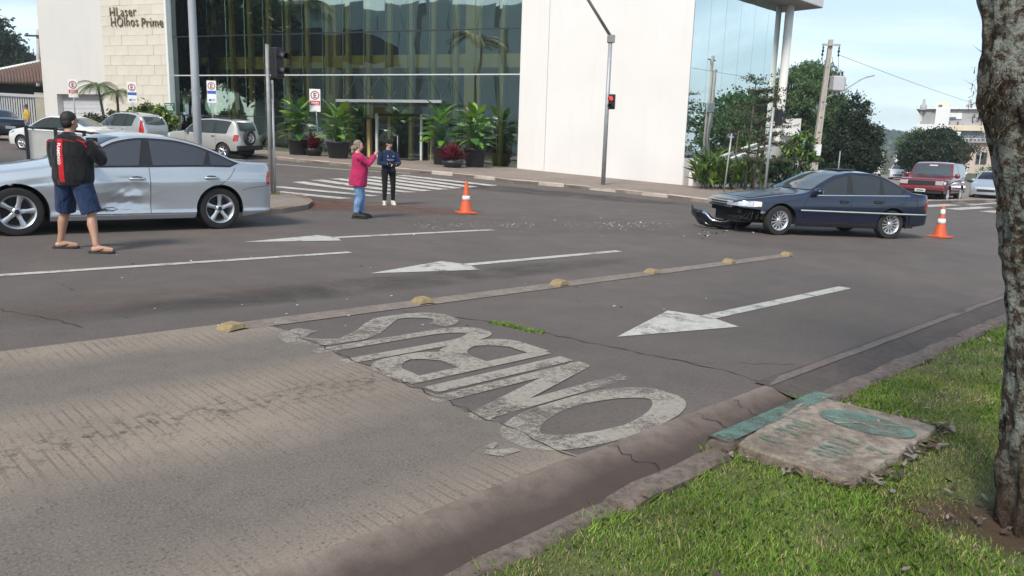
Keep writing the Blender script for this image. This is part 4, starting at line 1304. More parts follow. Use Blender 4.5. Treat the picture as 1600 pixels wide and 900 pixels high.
WHEELS = {}
def wheel_meshes(key, R, width, rimR, nsp, kind):
    if key in WHEELS: return WHEELS[key]
    w = width / 2
    ty = MB()
    ty.lathe([(rimR - 0.008, -w * 0.72), (rimR + 0.006, -w * 0.92), (R * 0.88, -w), (R * 0.965, -w * 0.93), (R, -w * 0.70), (R + 0.001, -w * 0.22), (R - 0.008, -w * 0.20), (R - 0.008, -w * 0.14), (R + 0.001, -w * 0.12), (R + 0.001, w * 0.12), (R - 0.008, w * 0.14), (R - 0.008, w * 0.20), (R + 0.001, w * 0.22), (R, w * 0.70), (R * 0.965, w * 0.93), (R * 0.88, w), (rimR + 0.006, w * 0.92), (rimR - 0.008, w * 0.72)], n=40, axis='Y')
    rm = MB()
    rm.lathe([(rimR - 0.02, -w * 0.6), (rimR - 0.004, -w * 0.9), (rimR + 0.006, -w * 0.95), (rimR + 0.004, -w * 0.86)], n=40, axis='Y')     # lip, outer face at -w
    rm.lathe([(rimR - 0.02, -w * 0.6), (rimR - 0.045, w * 0.1), (rimR - 0.05, w * 0.8)], n=40, axis='Y')
    dk = MB(); dk.lathe([(0.0, -w * 0.05), (rimR * 0.80, -w * 0.05), (rimR * 0.82, w * 0.1), (rimR - 0.04, w * 0.2)], n=32, axis='Y')
    # spokes in the plane y = -w*0.75
    yo, yi = -w * 0.80, -w * 0.45
    for k in range(nsp):
        a = 2 * math.pi * k / nsp + math.pi / 2
        ca, sa = math.cos(a), math.sin(a)
        if kind == 'five':
            r0, r1 = 0.045, rimR - 0.008; w0, w1, wm = 0.034, 0.040, 0.026
            rr = [(r0, w0, yo + 0.012), ((r0 + r1) * 0.45, wm, yo + 0.004), (r1, w1, yo - 0.004)]
        elif kind == 'multi':
            r0, r1 = 0.05, rimR - 0.012; rr = [(r0, 0.012, yo + 0.010), ((r0 + r1) / 2, 0.013, yo + 0.006), (r1, 0.016, yo)]
        else:
            r0, r1 = 0.04, rimR - 0.01; rr = [(r0, 0.04, yo + 0.02), ((r0 + r1) / 2, 0.034, yo + 0.01), (r1, 0.05, yo)]
        vs = []
        for r, hw_, y in rr:
            for sx, yy in ((-1, y + 0.012), (-0.55, y), (0.55, y), (1, y + 0.012), (1, yi), (-1, yi)):
                px_, pz_ = r, sx * hw_
                vs.append((px_ * ca - pz_ * sa, yy, px_ * sa + pz_ * ca))
        fs = []
        for i in range(2):
            for j in range(6): fs.append((i * 6 + j, i * 6 + (j + 1) % 6, (i + 1) * 6 + (j + 1) % 6, (i + 1) * 6 + j))
        rm.add(vs, fs)
    rm.lathe([(0.0, yo - 0.004), (0.03, yo - 0.004), (0.05, yo + 0.004), (0.062, yo + 0.02), (0.064, yi)], n=20, axis='Y')
    for k in range(5):
        a = 2 * math.pi * (k + 0.5) / 5 + math.pi / 2
        dk.ell((0.052 * math.cos(a), yo + 0.012, 0.052 * math.sin(a)), (0.009, 0.008, 0.009), 8, 5)
    hub = MB(); hub.lathe([(0.0, yo - 0.010), (0.028, yo - 0.009), (0.033, yo - 0.003), (0.033, yo + 0.004)], n=20, axis='Y')
    WHEELS[key] = (ty.mesh('tyre', M_TYRE), rm.mesh('rim', M_RIM), dk.mesh('brake', M_RIMDARK), hub.mesh('hub_cap', M_BLACK if kind == 'five' else M_RIM))
    for me in WHEELS[key]: me.set_sharp_from_angle(angle=math.radians(40))
    return WHEELS[key]
def wheels(car, key, width, rimR, nsp, kind, steer=0.0, lift=0.0, track=None, spin=(0.3, 0.9, 0.1, 0.5)):
    ty, rm, dk, hb = wheel_meshes(key, car.R, width, rimR, nsp, kind)
    i = 0
    for a in car.axles:
        for sg in (-1, 1):
            w = empty('wheel', car.q(a, sg * ((track or (car.W / 2 - width / 2 - 0.035))), car.R + lift), 0, car.root)
            st = steer if a == car.axles[0] else 0
            w.rotation_euler = (0, 0, (0 if sg < 0 else math.pi) + st)
            for nm, me in (('tyre', ty), ('rim', rm), ('brake', dk), ('hub_cap', hb)):
                o = link_mesh(nm, me, w); o.rotation_euler = (0, spin[i], 0)
            i += 1
def place_car(name, label, cat, pos, heading, group=None):
    """heading: unit (x, y) the car drives towards; its nose is at local -x"""
    rz = math.atan2(-heading[1], -heading[0])
    r = thing(name, label, cat, pos, rz, group)
    # lie along the slope of the street
    fx = Vector((math.cos(rz), math.sin(rz), 0)); fy = Vector((-fx.y, fx.x, 0)); e = 1.0
    dzx = (gz(pos[0] + fx.x * e, pos[1] + fx.y * e) - gz(pos[0] - fx.x * e, pos[1] - fx.y * e)) / (2 * e)
    dzy = (gz(pos[0] + fy.x * e, pos[1] + fy.y * e) - gz(pos[0] - fy.x * e, pos[1] - fy.y * e)) / (2 * e)
    ax = Vector((fx.x, fx.y, dzx)).normalized(); ay = Vector((fy.x, fy.y, dzy)); az = ax.cross(ay).normalized(); ay = az.cross(ax)
    M = Matrix((ax, ay, az)).transposed()
    r.rotation_euler = M.to_euler()
    return r
PLAN_SEDAN = lambda L: [(0, 0.60), (0.03, 0.70), (0.10, 0.80), (0.22, 0.885), (0.45, 0.95), (0.85, 0.985), (1.4, 1.0), (L - 1.4, 1.0), (L - 0.8, 0.985), (L - 0.4, 0.95), (L - 0.18, 0.90), (L - 0.06, 0.82), (L, 0.72)]

# --- the damaged silver saloon in front
BL = 4.52
bm_r = ST(*to_st(P(30, 368)), 0); bm_f = P(30, 368); bm_b = P(340, 357)
hd = (bm_f - bm_b); hd.z = 0; hd.normalize()
mid = (bm_f + bm_b) / 2
cen = mid + Vector((-hd.y, hd.x, 0)) * 0 
# its right-hand wheels stand on the near line; the nose points left
nrm = N
cen = mid + nrm * (1.817 / 2 - 0.12); cen.z = gz(cen.x, cen.y)
bmw = place_car('silver_sedan', 'silver four door saloon with a dented, scraped front door, behind the man in shorts', 'car', cen, (hd.x, hd.y))
M_SILVER = mat_carpaint('silver_paint', (0.55, 0.575, 0.605), 0.55, 0.30, 1.0)
DENT_SG = None
def bmw_dent(x, z):
    """the push-in on the doors of the near flank (applied to one side below)"""
    return 0.0
car = Car(bmw, BL, 1.817, (0.80, 3.56), 0.325,
    [(0, .56), (.04, .66), (.14, .73), (.3, .775), (.7, .85), (1.2, .93), (1.42, .975), (1.8, 1.19), (2.12, 1.345), (2.5, 1.405), (2.85, 1.395), (3.2, 1.335), (3.55, 1.215), (3.88, 1.08), (4.06, 1.055), (4.25, 1.05), (4.41, 1.052), (4.47, 1.01), (4.50, .95), (4.52, .86)],
    [(0, .50), (.04, .61), (.3, .72), (.7, .79), (1.2, .87), (1.5, .915), (2.5, .95), (3.5, .975), (4.05, .975), (4.40, .965), (4.48, .93), (4.52, .80)],
    PLAN_SEDAN(BL), 0.20, 0.42, 0.045, paint=M_SILVER, bottom=[(0, .30), (.05, .22), (.3, .19), (4.0, .20), (4.2, .24), (4.45, .27), (4.52, .34)],
    sec=[(0, 0.925), (0.06, 0.965), (0.10, 0.985), (0.16, 0.972), (0.45, 0.985), (0.70, 1.0), (0.735, 1.0), (0.76, 0.985), (0.9, 0.968), (1, 0.935)])
def dent(x, z):
    d = 0.0
    # deep push above the sill, at the join of the doors, and round the front handle
    d += 0.050 * math.exp(-((x - 2.05) / 0.34) ** 2 - ((z - 0.44) / 0.085) ** 2)
    d += 0.030 * math.exp(-((x - 2.22) / 0.22) ** 2 - ((z - 0.66) / 0.10) ** 2)
    d -= 0.018 * math.exp(-((x - 2.26) / 0.12) ** 2 - ((z - 0.53) / 0.03) ** 2)
    d += 0.022 * math.exp(-((x - 1.72) / 0.30) ** 2 - ((z - 0.36) / 0.035) ** 2)
    w = math.exp(-((x - 2.12) / 0.32) ** 2 - ((z - 0.50) / 0.15) ** 2)
    d += 0.004 * w * math.sin(38 * x + 21 * z) + 0.008 * w * abs(math.sin(9 * x - 27 * z + 1.1 * math.sin(9 * x))) + 0.004 * w * math.sin(27 * x + 19 * z + 1) - 0.004 * w
    return d
car.dent = dent
car.body(step=0.02, nside=40)
zlo = lambda x: car.belt(x) + 0.028
car.side_poly('window_surround', car.window_poly(1.50, 3.90, lambda x: car.belt(x) + 0.004, 0.030, 30), M_BLACK, 0.004)
for xa, xb, nm in ((1.60, 2.46, 'door_window'), (2.56, 3.40, 'door_window'), (3.43, 3.80, 'quarter_window')):
    car.side_poly(nm, car.window_poly(xa, xb, zlo, 0.062, 18), M_BMWGLASS, 0.010)
car.top_patch('windscreen', 1.47, 2.10, -0.93, 0.93, M_CARGLASS, 0.006, xcurve=0.10)
car.top_patch('rear_window', 3.24, 3.88, -0.88, 0.88, M_CARGLASS, 0.006, xcurve=-0.06)
for pts in ([(1.46, 0.90), (1.40, 0.70), (1.38, 0.34), (1.42, 0.275)], [(2.50, 0.955), (2.50, 0.275)], [(3.82, 0.975), (3.72, 0.82), (3.55, 0.70)], [(1.42, 0.275), (3.20, 0.275)]):
    car.side_line('panel_gap', pts, 0.007, M_SEAM, 0.0025)
car.side_line('panel_gap', [(3.92, 0.62), (4.10, 0.66), (4.38, 0.69), (4.5, 0.70)], 0.006, M_SEAM, 0.0025)
car.side_line('panel_gap', [(0.05, 0.60), (0.35, 0.66), (0.6, 0.69)], 0.006, M_SEAM, 0.0025)
car.handle(2.32, 0.785, M_SILVER, 0.22); car.handle(3.42, 0.81, M_SILVER, 0.22)
for xx in (2.32, 3.42):
    car.side_poly('handle_recess', [(xx + 0.085 * math.cos(2 * math.pi * i / 16), 0.797 + (0.025 if xx > 3 else 0) + 0.024 * math.sin(2 * math.pi * i / 16)) for i in range(16)], M_RIMDARK, 0.002)
car.side_poly('tail_lamp', [(4.37, 0.71), (4.50, 0.70), (4.505, 0.86), (4.46, 0.945), (4.40, 0.90), (4.365, 0.80)], M_TAIL, 0.006, cut=0.04)
car.side_poly('headlamp', [(0.06, 0.60), (0.42, 0.685), (0.50, 0.74), (0.2, 0.70), (0.05, 0.63)], M_LAMP, 0.006, cut=0.05)
car.side_band('sill_skirt', 1.18, 3.16, 0.185, 0.262, 0.006, M_SILVER)
car.side_line('bumper_crease', [(4.0, 0.40), (4.25, 0.40), (4.47, 0.43)], 0.02, M_SILVER, 0.008)
car.mirror(1.66, 0.985, M_SILVER, (0.13, 0.22, 0.15), 0.10)
# black scrape marks low on the front door
rgs = random.Random(4); mb = MB()
for k in range(34):
    x = 1.72 + rgs.gauss(0, 0.14); z = 0.345 + rgs.gauss(0, 0.018); ln = 0.05 + rgs.random() * 0.16; w = 0.002 + rgs.random() * 0.006
    V = []
    for i in range(7):
        xx = x + ln * i / 6; z_ = z + 0.006 * math.sin(5 * i + k) + 0.05 * (xx - x) * (rgs.random() - 0.5)
        ww = w * math.sin(math.pi * (0.08 + 0.84 * i / 6)) * rgs.uniform(0.5, 1.3)
        for sgn in (-1, 1): V.append(car.q(xx, -(car.yside(xx, z_ + sgn * ww) + 0.0022), z_ + sgn * ww))
    mb.add(V, [(2 * i, 2 * i + 1, 2 * i + 3, 2 * i + 2) for i in range(6)])
SCRAPE = mb
wheels(car, 'bmw', 0.215, 0.222, 5, 'five', spin=(0.25, 0.9, 0.0, 0.5))
car.end_box('number_plate', 0, 0.80, 0.40, 0.13, False, 0.02, 0.02, M_PLATE)
car.end_box('rear_bumper_insert', 0, 0.45, 1.0, 0.1, False, 0.02, 0.012, M_BLACK)
bmw_near = -1
SCRAPE.build('scrape_marks', M_BLACK, bmw)

# --- the dark blue saloon with its front end torn off
OL = 4.74
o_f, o_b = P(1214, 367), P(1383, 372.5)
hd = (o_f - o_b); hd.z = 0; hd.normalize()
side_n = Vector((-hd.y, hd.x, 0)) * -1
if side_n.y < 0: side_n = -side_n
mid = (o_f + o_b) / 2; cen = mid + side_n * (1.76 / 2 - 0.12); cen.z = gz(cen.x, cen.y)
om = place_car('dark_blue_sedan', 'dark blue four door saloon with a smashed nose and hanging front bumper', 'car', cen, (hd.x, hd.y))
M_NAVY = mat_carpaint('navy_paint', (0.004, 0.010, 0.036), 0.15, 0.22, 1.0, dirt=0.10)
M_NAVY_FADED = mat_carpaint('faded_bonnet_paint', (0.020, 0.024, 0.034), 0.1, 0.42, 0.5)
car = Car(om, OL, 1.76, (0.98, 3.71), 0.315,
    [(0, .60), (.05, .66), (.12, .705), (.5, .77), (1.0, .845), (1.45, .905), (1.62, .945), (2.0, 1.15), (2.4, 1.335), (2.75, 1.40), (3.1, 1.40), (3.45, 1.345), (3.8, 1.21), (4.05, 1.09), (4.2, 1.03), (4.35, 1.005), (4.66, .985), (4.71, .955), (4.74, .88)],
    [(0, .55), (.05, .60), (.12, .655), (.5, .72), (1.0, .79), (1.6, .865), (2.5, .895), (3.5, .925), (4.2, .95), (4.66, .945), (4.71, .92), (4.74, .84)],
    PLAN_SEDAN(OL), 0.21, 0.40, 0.04, paint=M_NAVY, bottom=[(0, .58), (.10, .56), (.40, .54), (.62, .50), (.70, .40), (.8, .24), (1.4, .21), (4.0, .21), (4.2, .26), (4.74, .34)],
    sec=[(0, 0.945), (0.10, 0.97), (0.30, 0.99), (0.52, 1.0), (0.74, 0.995), (0.9, 0.978), (1, 0.945)])
car.body(step=0.035, nside=14)
zlo = lambda x: car.belt(x) + 0.03
car.side_poly('window_surround', car.window_poly(1.70, 4.05, lambda x: car.belt(x) + 0.012, 0.036, 30), M_BLACK, 0.003)
for xa, xb, nm in ((1.80, 2.60, 'door_window'), (2.68, 3.40, 'door_window'), (3.44, 3.94, 'quarter_window')):
    car.side_poly(nm, car.window_poly(xa, xb, zlo, 0.062, 18), M_CARGLASS, 0.009)
car.side_line('window_trim', [(1.66, car.belt(1.66) + 0.012), (4.12, car.belt(4.12) + 0.010)], 0.014, M_CHROME, 0.008)
car.top_patch('windscreen', 1.63, 2.36, -0.95, 0.95, M_CARGLASS_L, 0.006, xcurve=0.10)
car.top_patch('rear_window', 3.50, 4.10, -0.90, 0.90, M_CARGLASS, 0.006, xcurve=-0.05)
car.top_patch('sunroof', 2.62, 3.05, -0.52, 0.52, M_BLACK, 0.02)
car.top_patch('bonnet_fade', 0.30, 1.40, -0.86, 0.72, M_NAVY_FADED, 0.004, xcurve=0.02)
for pts in ([(1.62, 0.86), (1.50, 0.70), (1.48, 0.26)], [(2.64, 0.90), (2.64, 0.25)], [(4.02, 0.94), (3.98, 0.80), (3.72, 0.68)], [(3.44, 0.92), (3.46, 0.75), (3.38, 0.56)], [(1.48, 0.25), (3.3, 0.25)], [(4.3, 0.96), (4.34, 0.60), (4.72, 0.59)]):
    car.side_line('panel_gap', pts, 0.007, M_SEAM, 0.0025)
car.side_band('side_moulding', 1.42, 4.70, 0.515, 0.575, 0.014, M_BLACK)
car.side_line('chrome_strip', [(1.42, 0.560), (4.70, 0.560)], 0.022, M_ALU, 0.0175)
car.side_band('lower_cladding', 1.44, 3.30, 0.215, 0.30, 0.006, M_BLACK)
car.side_band('rear_bumper', 4.15, 4.735, 0.33, 0.545, 0.018, pmat('bumper_navy', (0.010, 0.014, 0.03), 0.45, 0.2))
car.handle(2.46, 0.76, M_NAVY, 0.2); car.handle(3.30, 0.785, M_BLACK, 0.2)
for xx, zc in ((2.46, 0.768), (3.30, 0.793)):
    car.side_poly('handle_recess', [(xx - 0.11, zc - 0.03), (xx + 0.11, zc - 0.03), (xx + 0.12, zc + 0.03), (xx - 0.12, zc + 0.03)], M_SEAM, 0.002)
car.mirror(1.78, 0.965, M_NAVY, (0.14, 0.22, 0.14), 0.10)
car.side_poly('tail_lamp', [(4.55, 0.66), (4.73, 0.66), (4.73, 0.86), (4.60, 0.89)], M_TAIL, 0.006, cut=0.05)
car.side_poly('headlamp', [(0.015, 0.585), (0.33, 0.580), (0.36, 0.70), (0.10, 0.675), (0.02, 0.63)], M_LAMP, 0.012, cut=0.05)
car.side_poly('indicator', [(0.34, 0.580), (0.52, 0.595), (0.53, 0.69), (0.37, 0.70)], M_INDIC, 0.010, cut=0.06)
# open front: grille bar, radiator, beam, torn liner, wiring
car.end_box('grille', 0, 0.625, 0.72, 0.09, True, 0.03, 0.022, M_BLACK)
car.end_box('grille_bar', 0, 0.655, 0.76, 0.028, True, 0.03, 0.034, M_CHROME); car.end_box('grille_bar', 0, 0.605, 0.76, 0.02, True, 0.03, 0.032, M_CHROME)
for sg in (-1, 1): car.end_box('headlamp_front', sg * 0.44, 0.625, 0.22, 0.10, True, 0.03, 0.018, M_LAMP)
M_RUSTY = pmat('exposed_metal', (0.055, 0.045, 0.038), 0.7, 0.5, 9, metal=0.3)
MB().box(car.q(0.26, 0, 0.43), (0.06, 1.05, 0.28)).build('radiator', M_RUSTY, om)
MB().box(car.q(0.17, 0, 0.47), (0.07, 1.25, 0.09)).build('crash_beam', M_UNDER, om)
MB().box(car.q(0.33, 0, 0.30), (0.3, 1.0, 0.06)).build('engine_tray', M_UNDER, om)
for sg in (-1, 1):
    MB().box(car.q(0.44, sg * 0.60, 0.46), (0.36, 0.05, 0.14)).build('chassis_leg', M_UNDER, om)
    MB().box(car.q(0.52, sg * 0.72, 0.42), (0.03, 0.05, 0.22), rot=Matrix.Rotation(0.2, 3, 'Y')).build('chassis_bracket', M_UNDER, om)

rgs = random.Random(8)
mb = MB()
for k in range(5):
    y = -0.3 - 0.1 * k; pts = [car.q(0.28, y, 0.50 - 0.02 * k), car.q(0.12, y - 0.06, 0.36), car.q(-0.02 + 0.08 * k, y - 0.10 - 0.05 * rgs.random(), 0.28 + 0.06 * rgs.random()), car.q(0.34, y - 0.14, 0.36 + 0.03 * k)]
    mb.tube(pts, 0.008, 6)
mb.build('torn_wiring', M_RIMDARK, om)
MB().box(car.q(0.60, -0.80, 0.50), (0.10, 0.03, 0.10), rot=Matrix.Rotation(0.4, 3, 'X')).build('torn_bracket', M_PLATE, om)
# the bumper: curved shell, one end dropped to the road ahead of the near wheel
bp = MB(); V = []; F = []; prof = [(0.0, 0.02), (-0.055, 0.0), (-0.075, -0.07), (-0.06, -0.15), (-0.07, -0.155), (-0.055, -0.26), (0.0, -0.31), (0.06, -0.32)]
nb = 26; rows_ = 0
for i in range(nb + 1):
    f = i / nb; a = (f - 0.5) * 2
    y = 0.80 * a; xb_ = 0.30 * abs(a) ** 3.2
    for dx, dz in prof: V.append(Vector((xb_ + dx, y, dz)))
np_ = len(prof)
for i in range(nb):
    for j in range(np_ - 1): F.append((i * np_ + j, i * np_ + j + 1, (i + 1) * np_ + j + 1, (i + 1) * np_ + j))
bp.add(V, F, 0, True)
bo = bp.build('front_bumper', pmat('bumper_gloss', (0.008, 0.010, 0.022), 0.32, 0.2, coat=0.4), om, sharp=40)
so = bo.modifiers.new('thick', 'SOLIDIFY'); so.thickness = 0.012
bo.location = car.q(-0.20, 0.06, 0.27); bo.rotation_euler = Euler((0.30, -0.60, 0.62)); bo.scale = (1.0, 0.66, 1.05)
for v in bo.data.vertices:
    c = v.co; v.co += Vector((0.05 * math.sin(7 * c.y + 9 * c.z), 0.03 * math.sin(13 * c.z), 0.05 * math.sin(3.1 * c.y + 1.2) + 0.008 * math.sin(15 * c.y)))
bo['label'] = 'torn off front bumper hanging down to the road'
tr_ = MB(); V = []; F = []
for i in range(nb + 1):
    a = (i / nb - 0.5) * 2; y = 0.80 * a; xb_ = 0.30 * abs(a) ** 3.2
    V += [Vector((xb_ - 0.004, y, 0.030)), Vector((xb_ - 0.060, y, 0.008)), Vector((xb_ - 0.068, y, -0.016)), Vector((xb_ - 0.03, y, 0.0))]
for i in range(nb):
    if i > nb * 0.62: break
    for j in range(4): F.append((i * 4 + j, i * 4 + (j + 1) % 4, (i + 1) * 4 + (j + 1) % 4, (i + 1) * 4 + j))
V = [c + Vector((0.05 * math.sin(7 * c.y + 9 * c.z), 0.03 * math.sin(13 * c.z), 0.05 * math.sin(3.1 * c.y + 1.2) + 0.008 * math.sin(15 * c.y))) for c in V]
tr_.add(V, F, 0, True); tr_.build('bumper_trim', M_CHROME, bo)
MB().box((0.02, 0.0, -0.09), (0.03, 0.9, 0.06)).build('bumper_foam', M_RIMDARK, bo)
wheels(car, 'omega', 0.20, 0.205, 13, 'multi', steer=0.10, spin=(0.1, 0.2, 0.35, 0.5))

# --- the dark red two door utility coming up to the crossing
rl = 4.55
rp = GX(1460, 37.0); 
red = place_car('red_utility_wagon', 'dark red boxy utility wagon with a black grille, waiting at the far crossing', 'car', (20.0, 36.6, gz(20.0, 36.6)), (-0.66, -0.75))
M_REDP = mat_carpaint('dark_red_paint', (0.17, 0.014, 0.022), 0.1, 0.3, 1.0)
M_ROOFP = mat_carpaint('pale_roof_paint', (0.34, 0.30, 0.34), 0.1, 0.35, 0.8)
car = Car(red, rl, 2.0, (0.85, 3.40), 0.36,
    [(0, .84), (.03, .96), (.1, 1.03), (.6, 1.07), (1.2, 1.10), (1.38, 1.13), (1.62, 1.42), (1.86, 1.68), (2.1, 1.76), (2.8, 1.79), (3.9, 1.77), (4.25, 1.72), (4.38, 1.56), (4.5, 1.15), (4.55, 1.0)],
    [(0, .78), (.04, .92), (.3, .99), (1.2, 1.06), (2, 1.09), (4.3, 1.10), (4.5, 1.02), (4.55, .9)],
    [(0, .90), (.05, .95), (.2, .98), (.5, 1.0), (rl - .5, 1.0), (rl - .1, .97), (rl, .92)], 0.36, 0.26, 0.03, paint=M_REDP, bottom=[(0, .48), (.2, .40), (4.3, .40), (4.55, .5)],
    sec=[(0, 0.94), (0.1, 0.97), (0.3, 0.985), (0.6, 0.985), (0.72, 0.98), (0.76, 1.0), (0.86, 1.0), (0.9, 0.975), (1, 0.955)])
car.body(step=0.06, nside=10)
zl = lambda x: car.belt(x) + 0.05
for xa, xb, nm in ((1.62, 2.62, 'door_window'), (2.72, 4.28, 'rear_side_window')):
    car.side_poly(nm, car.window_poly(xa, xb, zl, 0.09, 12), M_CARGLASS_L, 0.006)
car.top_patch('windscreen', 1.40, 1.84, -0.93, 0.93, M_CARGLASS_L, 0.008, xcurve=0.05)
car.top_patch('roof_panel', 2.0, 4.1, -1.02, 1.02, M_ROOFP, 0.006)
car.top_patch('screen_sticker', 1.765, 1.81, -0.22, 0.22, M_PLATE, 0.012, n=2, m=6)
car.side_line('panel_gap', [(1.52, 1.05), (1.50, 0.45)], 0.01, M_SEAM); car.side_line('panel_gap', [(2.66, 1.08), (2.66, 0.45)], 0.01, M_SEAM)
car.side_line('flank_highlight', [(0.2, 1.0), (4.4, 1.08)], 0.03, M_ROOFP, 0.004)
car.mirror(1.62, 1.20, M_REDP, (0.12, 0.24, 0.22), 0.16)
car.end_box('grille', 0, 0.86, 1.12, 0.20, True, 0.04, 0.02, M_BLACK)
for k in range(7): car.end_box('grille_bar', -0.48 + 0.16 * k, 0.86, 0.02, 0.18, True, 0.02, 0.026, M_RIMDARK, bev=0)
for sg in (-1, 1):
    car.end_box('headlamp', sg * 0.74, 0.865, 0.32, 0.17, True, 0.05, 0.025, M_LAMP)
    car.side_poly('indicator', [(0.03, 0.79), (0.16, 0.79), (0.16, 0.94), (0.06, 0.93)], M_INDIC, 0.008, sides=(sg,), cut=0.08)
car.end_box('front_bumper', 0, 0.62, 1.90, 0.17, True, 0.14, 0.09, M_REDP, bev=0.03)
car.end_box('lower_valance', 0, 0.46, 1.75, 0.13, True, 0.1, 0.02, M_BLACK)
pl = car.end_box('number_plate', 0.0, 0.52, 0.44, 0.14, True, 0.02, 0.105, M_PLATE, bev=0.004)
car.end_box('plate_lettering', 0.0, 0.515, 0.30, 0.05, True, 0.004, 0.107, M_PLATE_TXT, pl, bev=0)
for sx in (0.30, -0.30):
    MB().tube([car.q(1.41, sx - 0.28, 1.172), car.q(1.46, sx + 0.22, 1.235)], 0.012, 6).build('wiper', M_BLACK, red)
for a in car.axles:
    car.side_line('arch_trim', [(a + 0.44 * math.cos(math.pi * i / 14), 0.36 + 0.44 * math.sin(math.pi * i / 14)) for i in range(15)], 0.035, M_RIM if a > 3 else M_REDP, 0.006)
wheels(car, 'red', 0.24, 0.235, 10, 'multi')

# --- one pattern for the smaller cars: a hatchback body, fitted out by kind
def hatch(name, label, cat, pos, heading, paint, spec, group=None, glass=M_CARGLASS_L, roofbars=False):
    r = place_car(name, label, cat, pos, heading, group)
    L = spec['L']
    car = Car(r, L, spec['W'], spec['ax'], spec.get('R', 0.30), spec['ze'], spec['belt'], PLAN_SEDAN(L) if 'plan' not in spec else spec['plan'], spec.get('sill', 0.22), spec.get('tum', 0.33), 0.04, paint=paint, bottom=spec.get('bottom'))
    car.body(step=0.07, nside=9)
    zl = lambda x: car.belt(x) + 0.03
    car.side_poly('window_surround', car.window_poly(spec['wins'][0][0] - 0.06, spec['wins'][-1][1] + 0.06, lambda x: car.belt(x) + 0.012, 0.045, 18), M_BLACK, 0.003)
    for xa, xb in spec['wins']: car.side_poly('side_window', car.window_poly(xa, xb, zl, 0.075, 10), glass, 0.008)
    car.top_patch('windscreen', *spec['ws'], -0.93, 0.93, glass, 0.006, xcurve=0.06)
    car.top_patch('rear_window', *spec['rw'], -0.86, 0.86, glass, 0.008, xcurve=-0.03)
    for x in spec['seams']: car.side_line('panel_gap', [(x, car.belt(x)), (x, spec.get('sill', 0.22) + 0.08)], 0.008, M_SEAM)
    car.side_poly('tail_lamp', spec['tail'], M_TAIL, 0.008, cut=0.08)
    car.side_poly('headlamp', spec['head'], M_LAMP, 0.008, cut=0.08)
    car.mirror(spec['mx'], car.belt(spec['mx']) + 0.06, spec.get('mm', paint), (0.12, 0.2, 0.14), 0.10)
    for x in spec['hx']: car.handle(x, car.belt(x) - 0.10, spec.get('hm', paint), 0.18)
    car.end_box('number_plate', 0, spec.get('pz', 0.62), 0.42, 0.13, False, 0.02, 0.02, M_PLATE)
    car.end_box('grille', 0, 0.50, 0.8, 0.12, True, 0.03, 0.012, M_BLACK)
    wheels(car, name + '_w', 0.19, spec.get('rim', 0.195), spec.get('nsp', 7), spec.get('kind', 'six'))
    return r, car
HATCH = dict(L=4.1, W=1.70, ax=(0.80, 3.33), R=0.30,
    ze=[(0, .58), (.05, .68), (.2, .77), (.6, .87), (.95, .95), (1.15, 1.01), (1.5, 1.22), (1.85, 1.40), (2.2, 1.47), (2.7, 1.48), (3.2, 1.42), (3.6, 1.31), (3.85, 1.17), (4.0, 1.02), (4.06, .92), (4.1, .8)],
    belt=[(0, .52), (.05, .62), (.3, .74), (.95, .88), (1.3, .93), (2.5, .97), (3.5, 1.01), (3.9, 1.0), (4.06, .88), (4.1, .75)],
    wins=((1.40, 2.18), (2.25, 2.95), (3.0, 3.35)), ws=(1.18, 1.85), rw=(3.45, 3.92), seams=(1.3, 2.22, 3.1), tail=[(3.85, .78), (4.05, .76), (4.05, .98), (3.93, 1.0)],
    head=[(.06, .62), (.45, .72), (.5, .79), (.15, .73)], mx=1.38, hx=(2.02, 2.92), bottom=[(0, .3), (.1, .22), (3.9, .24), (4.1, .34)])
SALOON = dict(HATCH, L=4.3, ax=(0.82, 3.38), ze=[(0, .58), (.05, .68), (.2, .77), (.6, .87), (.95, .94), (1.15, 1.0), (1.5, 1.21), (1.85, 1.39), (2.2, 1.46), (2.6, 1.46), (3.0, 1.38), (3.4, 1.2), (3.7, 1.07), (3.85, 1.03), (4.2, 1.0), (4.26, .93), (4.3, .8)],
    belt=[(0, .52), (.05, .62), (.3, .74), (.95, .88), (1.3, .92), (2.5, .96), (3.5, .99), (4.2, .95), (4.3, .75)], wins=((1.40, 2.18), (2.25, 2.95), (3.0, 3.45)), rw=(2.98, 3.64), tail=[(4.0, .74), (4.25, .72), (4.25, .92), (4.1, .94)], bottom=[(0, .3), (.1, .22), (4.1, .24), (4.3, .34)])
MPV = dict(HATCH, L=3.95, W=1.70, ax=(0.78, 3.28), R=0.31,
    ze=[(0, .62), (.05, .75), (.2, .86), (.6, .98), (.85, 1.06), (1.2, 1.28), (1.6, 1.54), (2.0, 1.66), (2.6, 1.69), (3.2, 1.65), (3.55, 1.56), (3.75, 1.36), (3.88, 1.08), (3.93, .95), (3.95, .8)],
    belt=[(0, .56), (.05, .68), (.3, .83), (.85, .97), (1.3, 1.02), (2.5, 1.06), (3.5, 1.10), (3.85, 1.0), (3.95, .75)],
    wins=((1.15, 1.95), (2.02, 2.75), (2.82, 3.30)), ws=(.92, 1.58), rw=(3.60, 3.84), seams=(1.05, 1.98, 2.9), tail=[(3.66, .86), (3.88, .84), (3.87, 1.0), (3.74, 1.36), (3.64, 1.44)], mx=1.25, hx=(1.8, 2.62), bottom=[(0, .3), (.1, .22), (3.8, .26), (3.95, .36)])
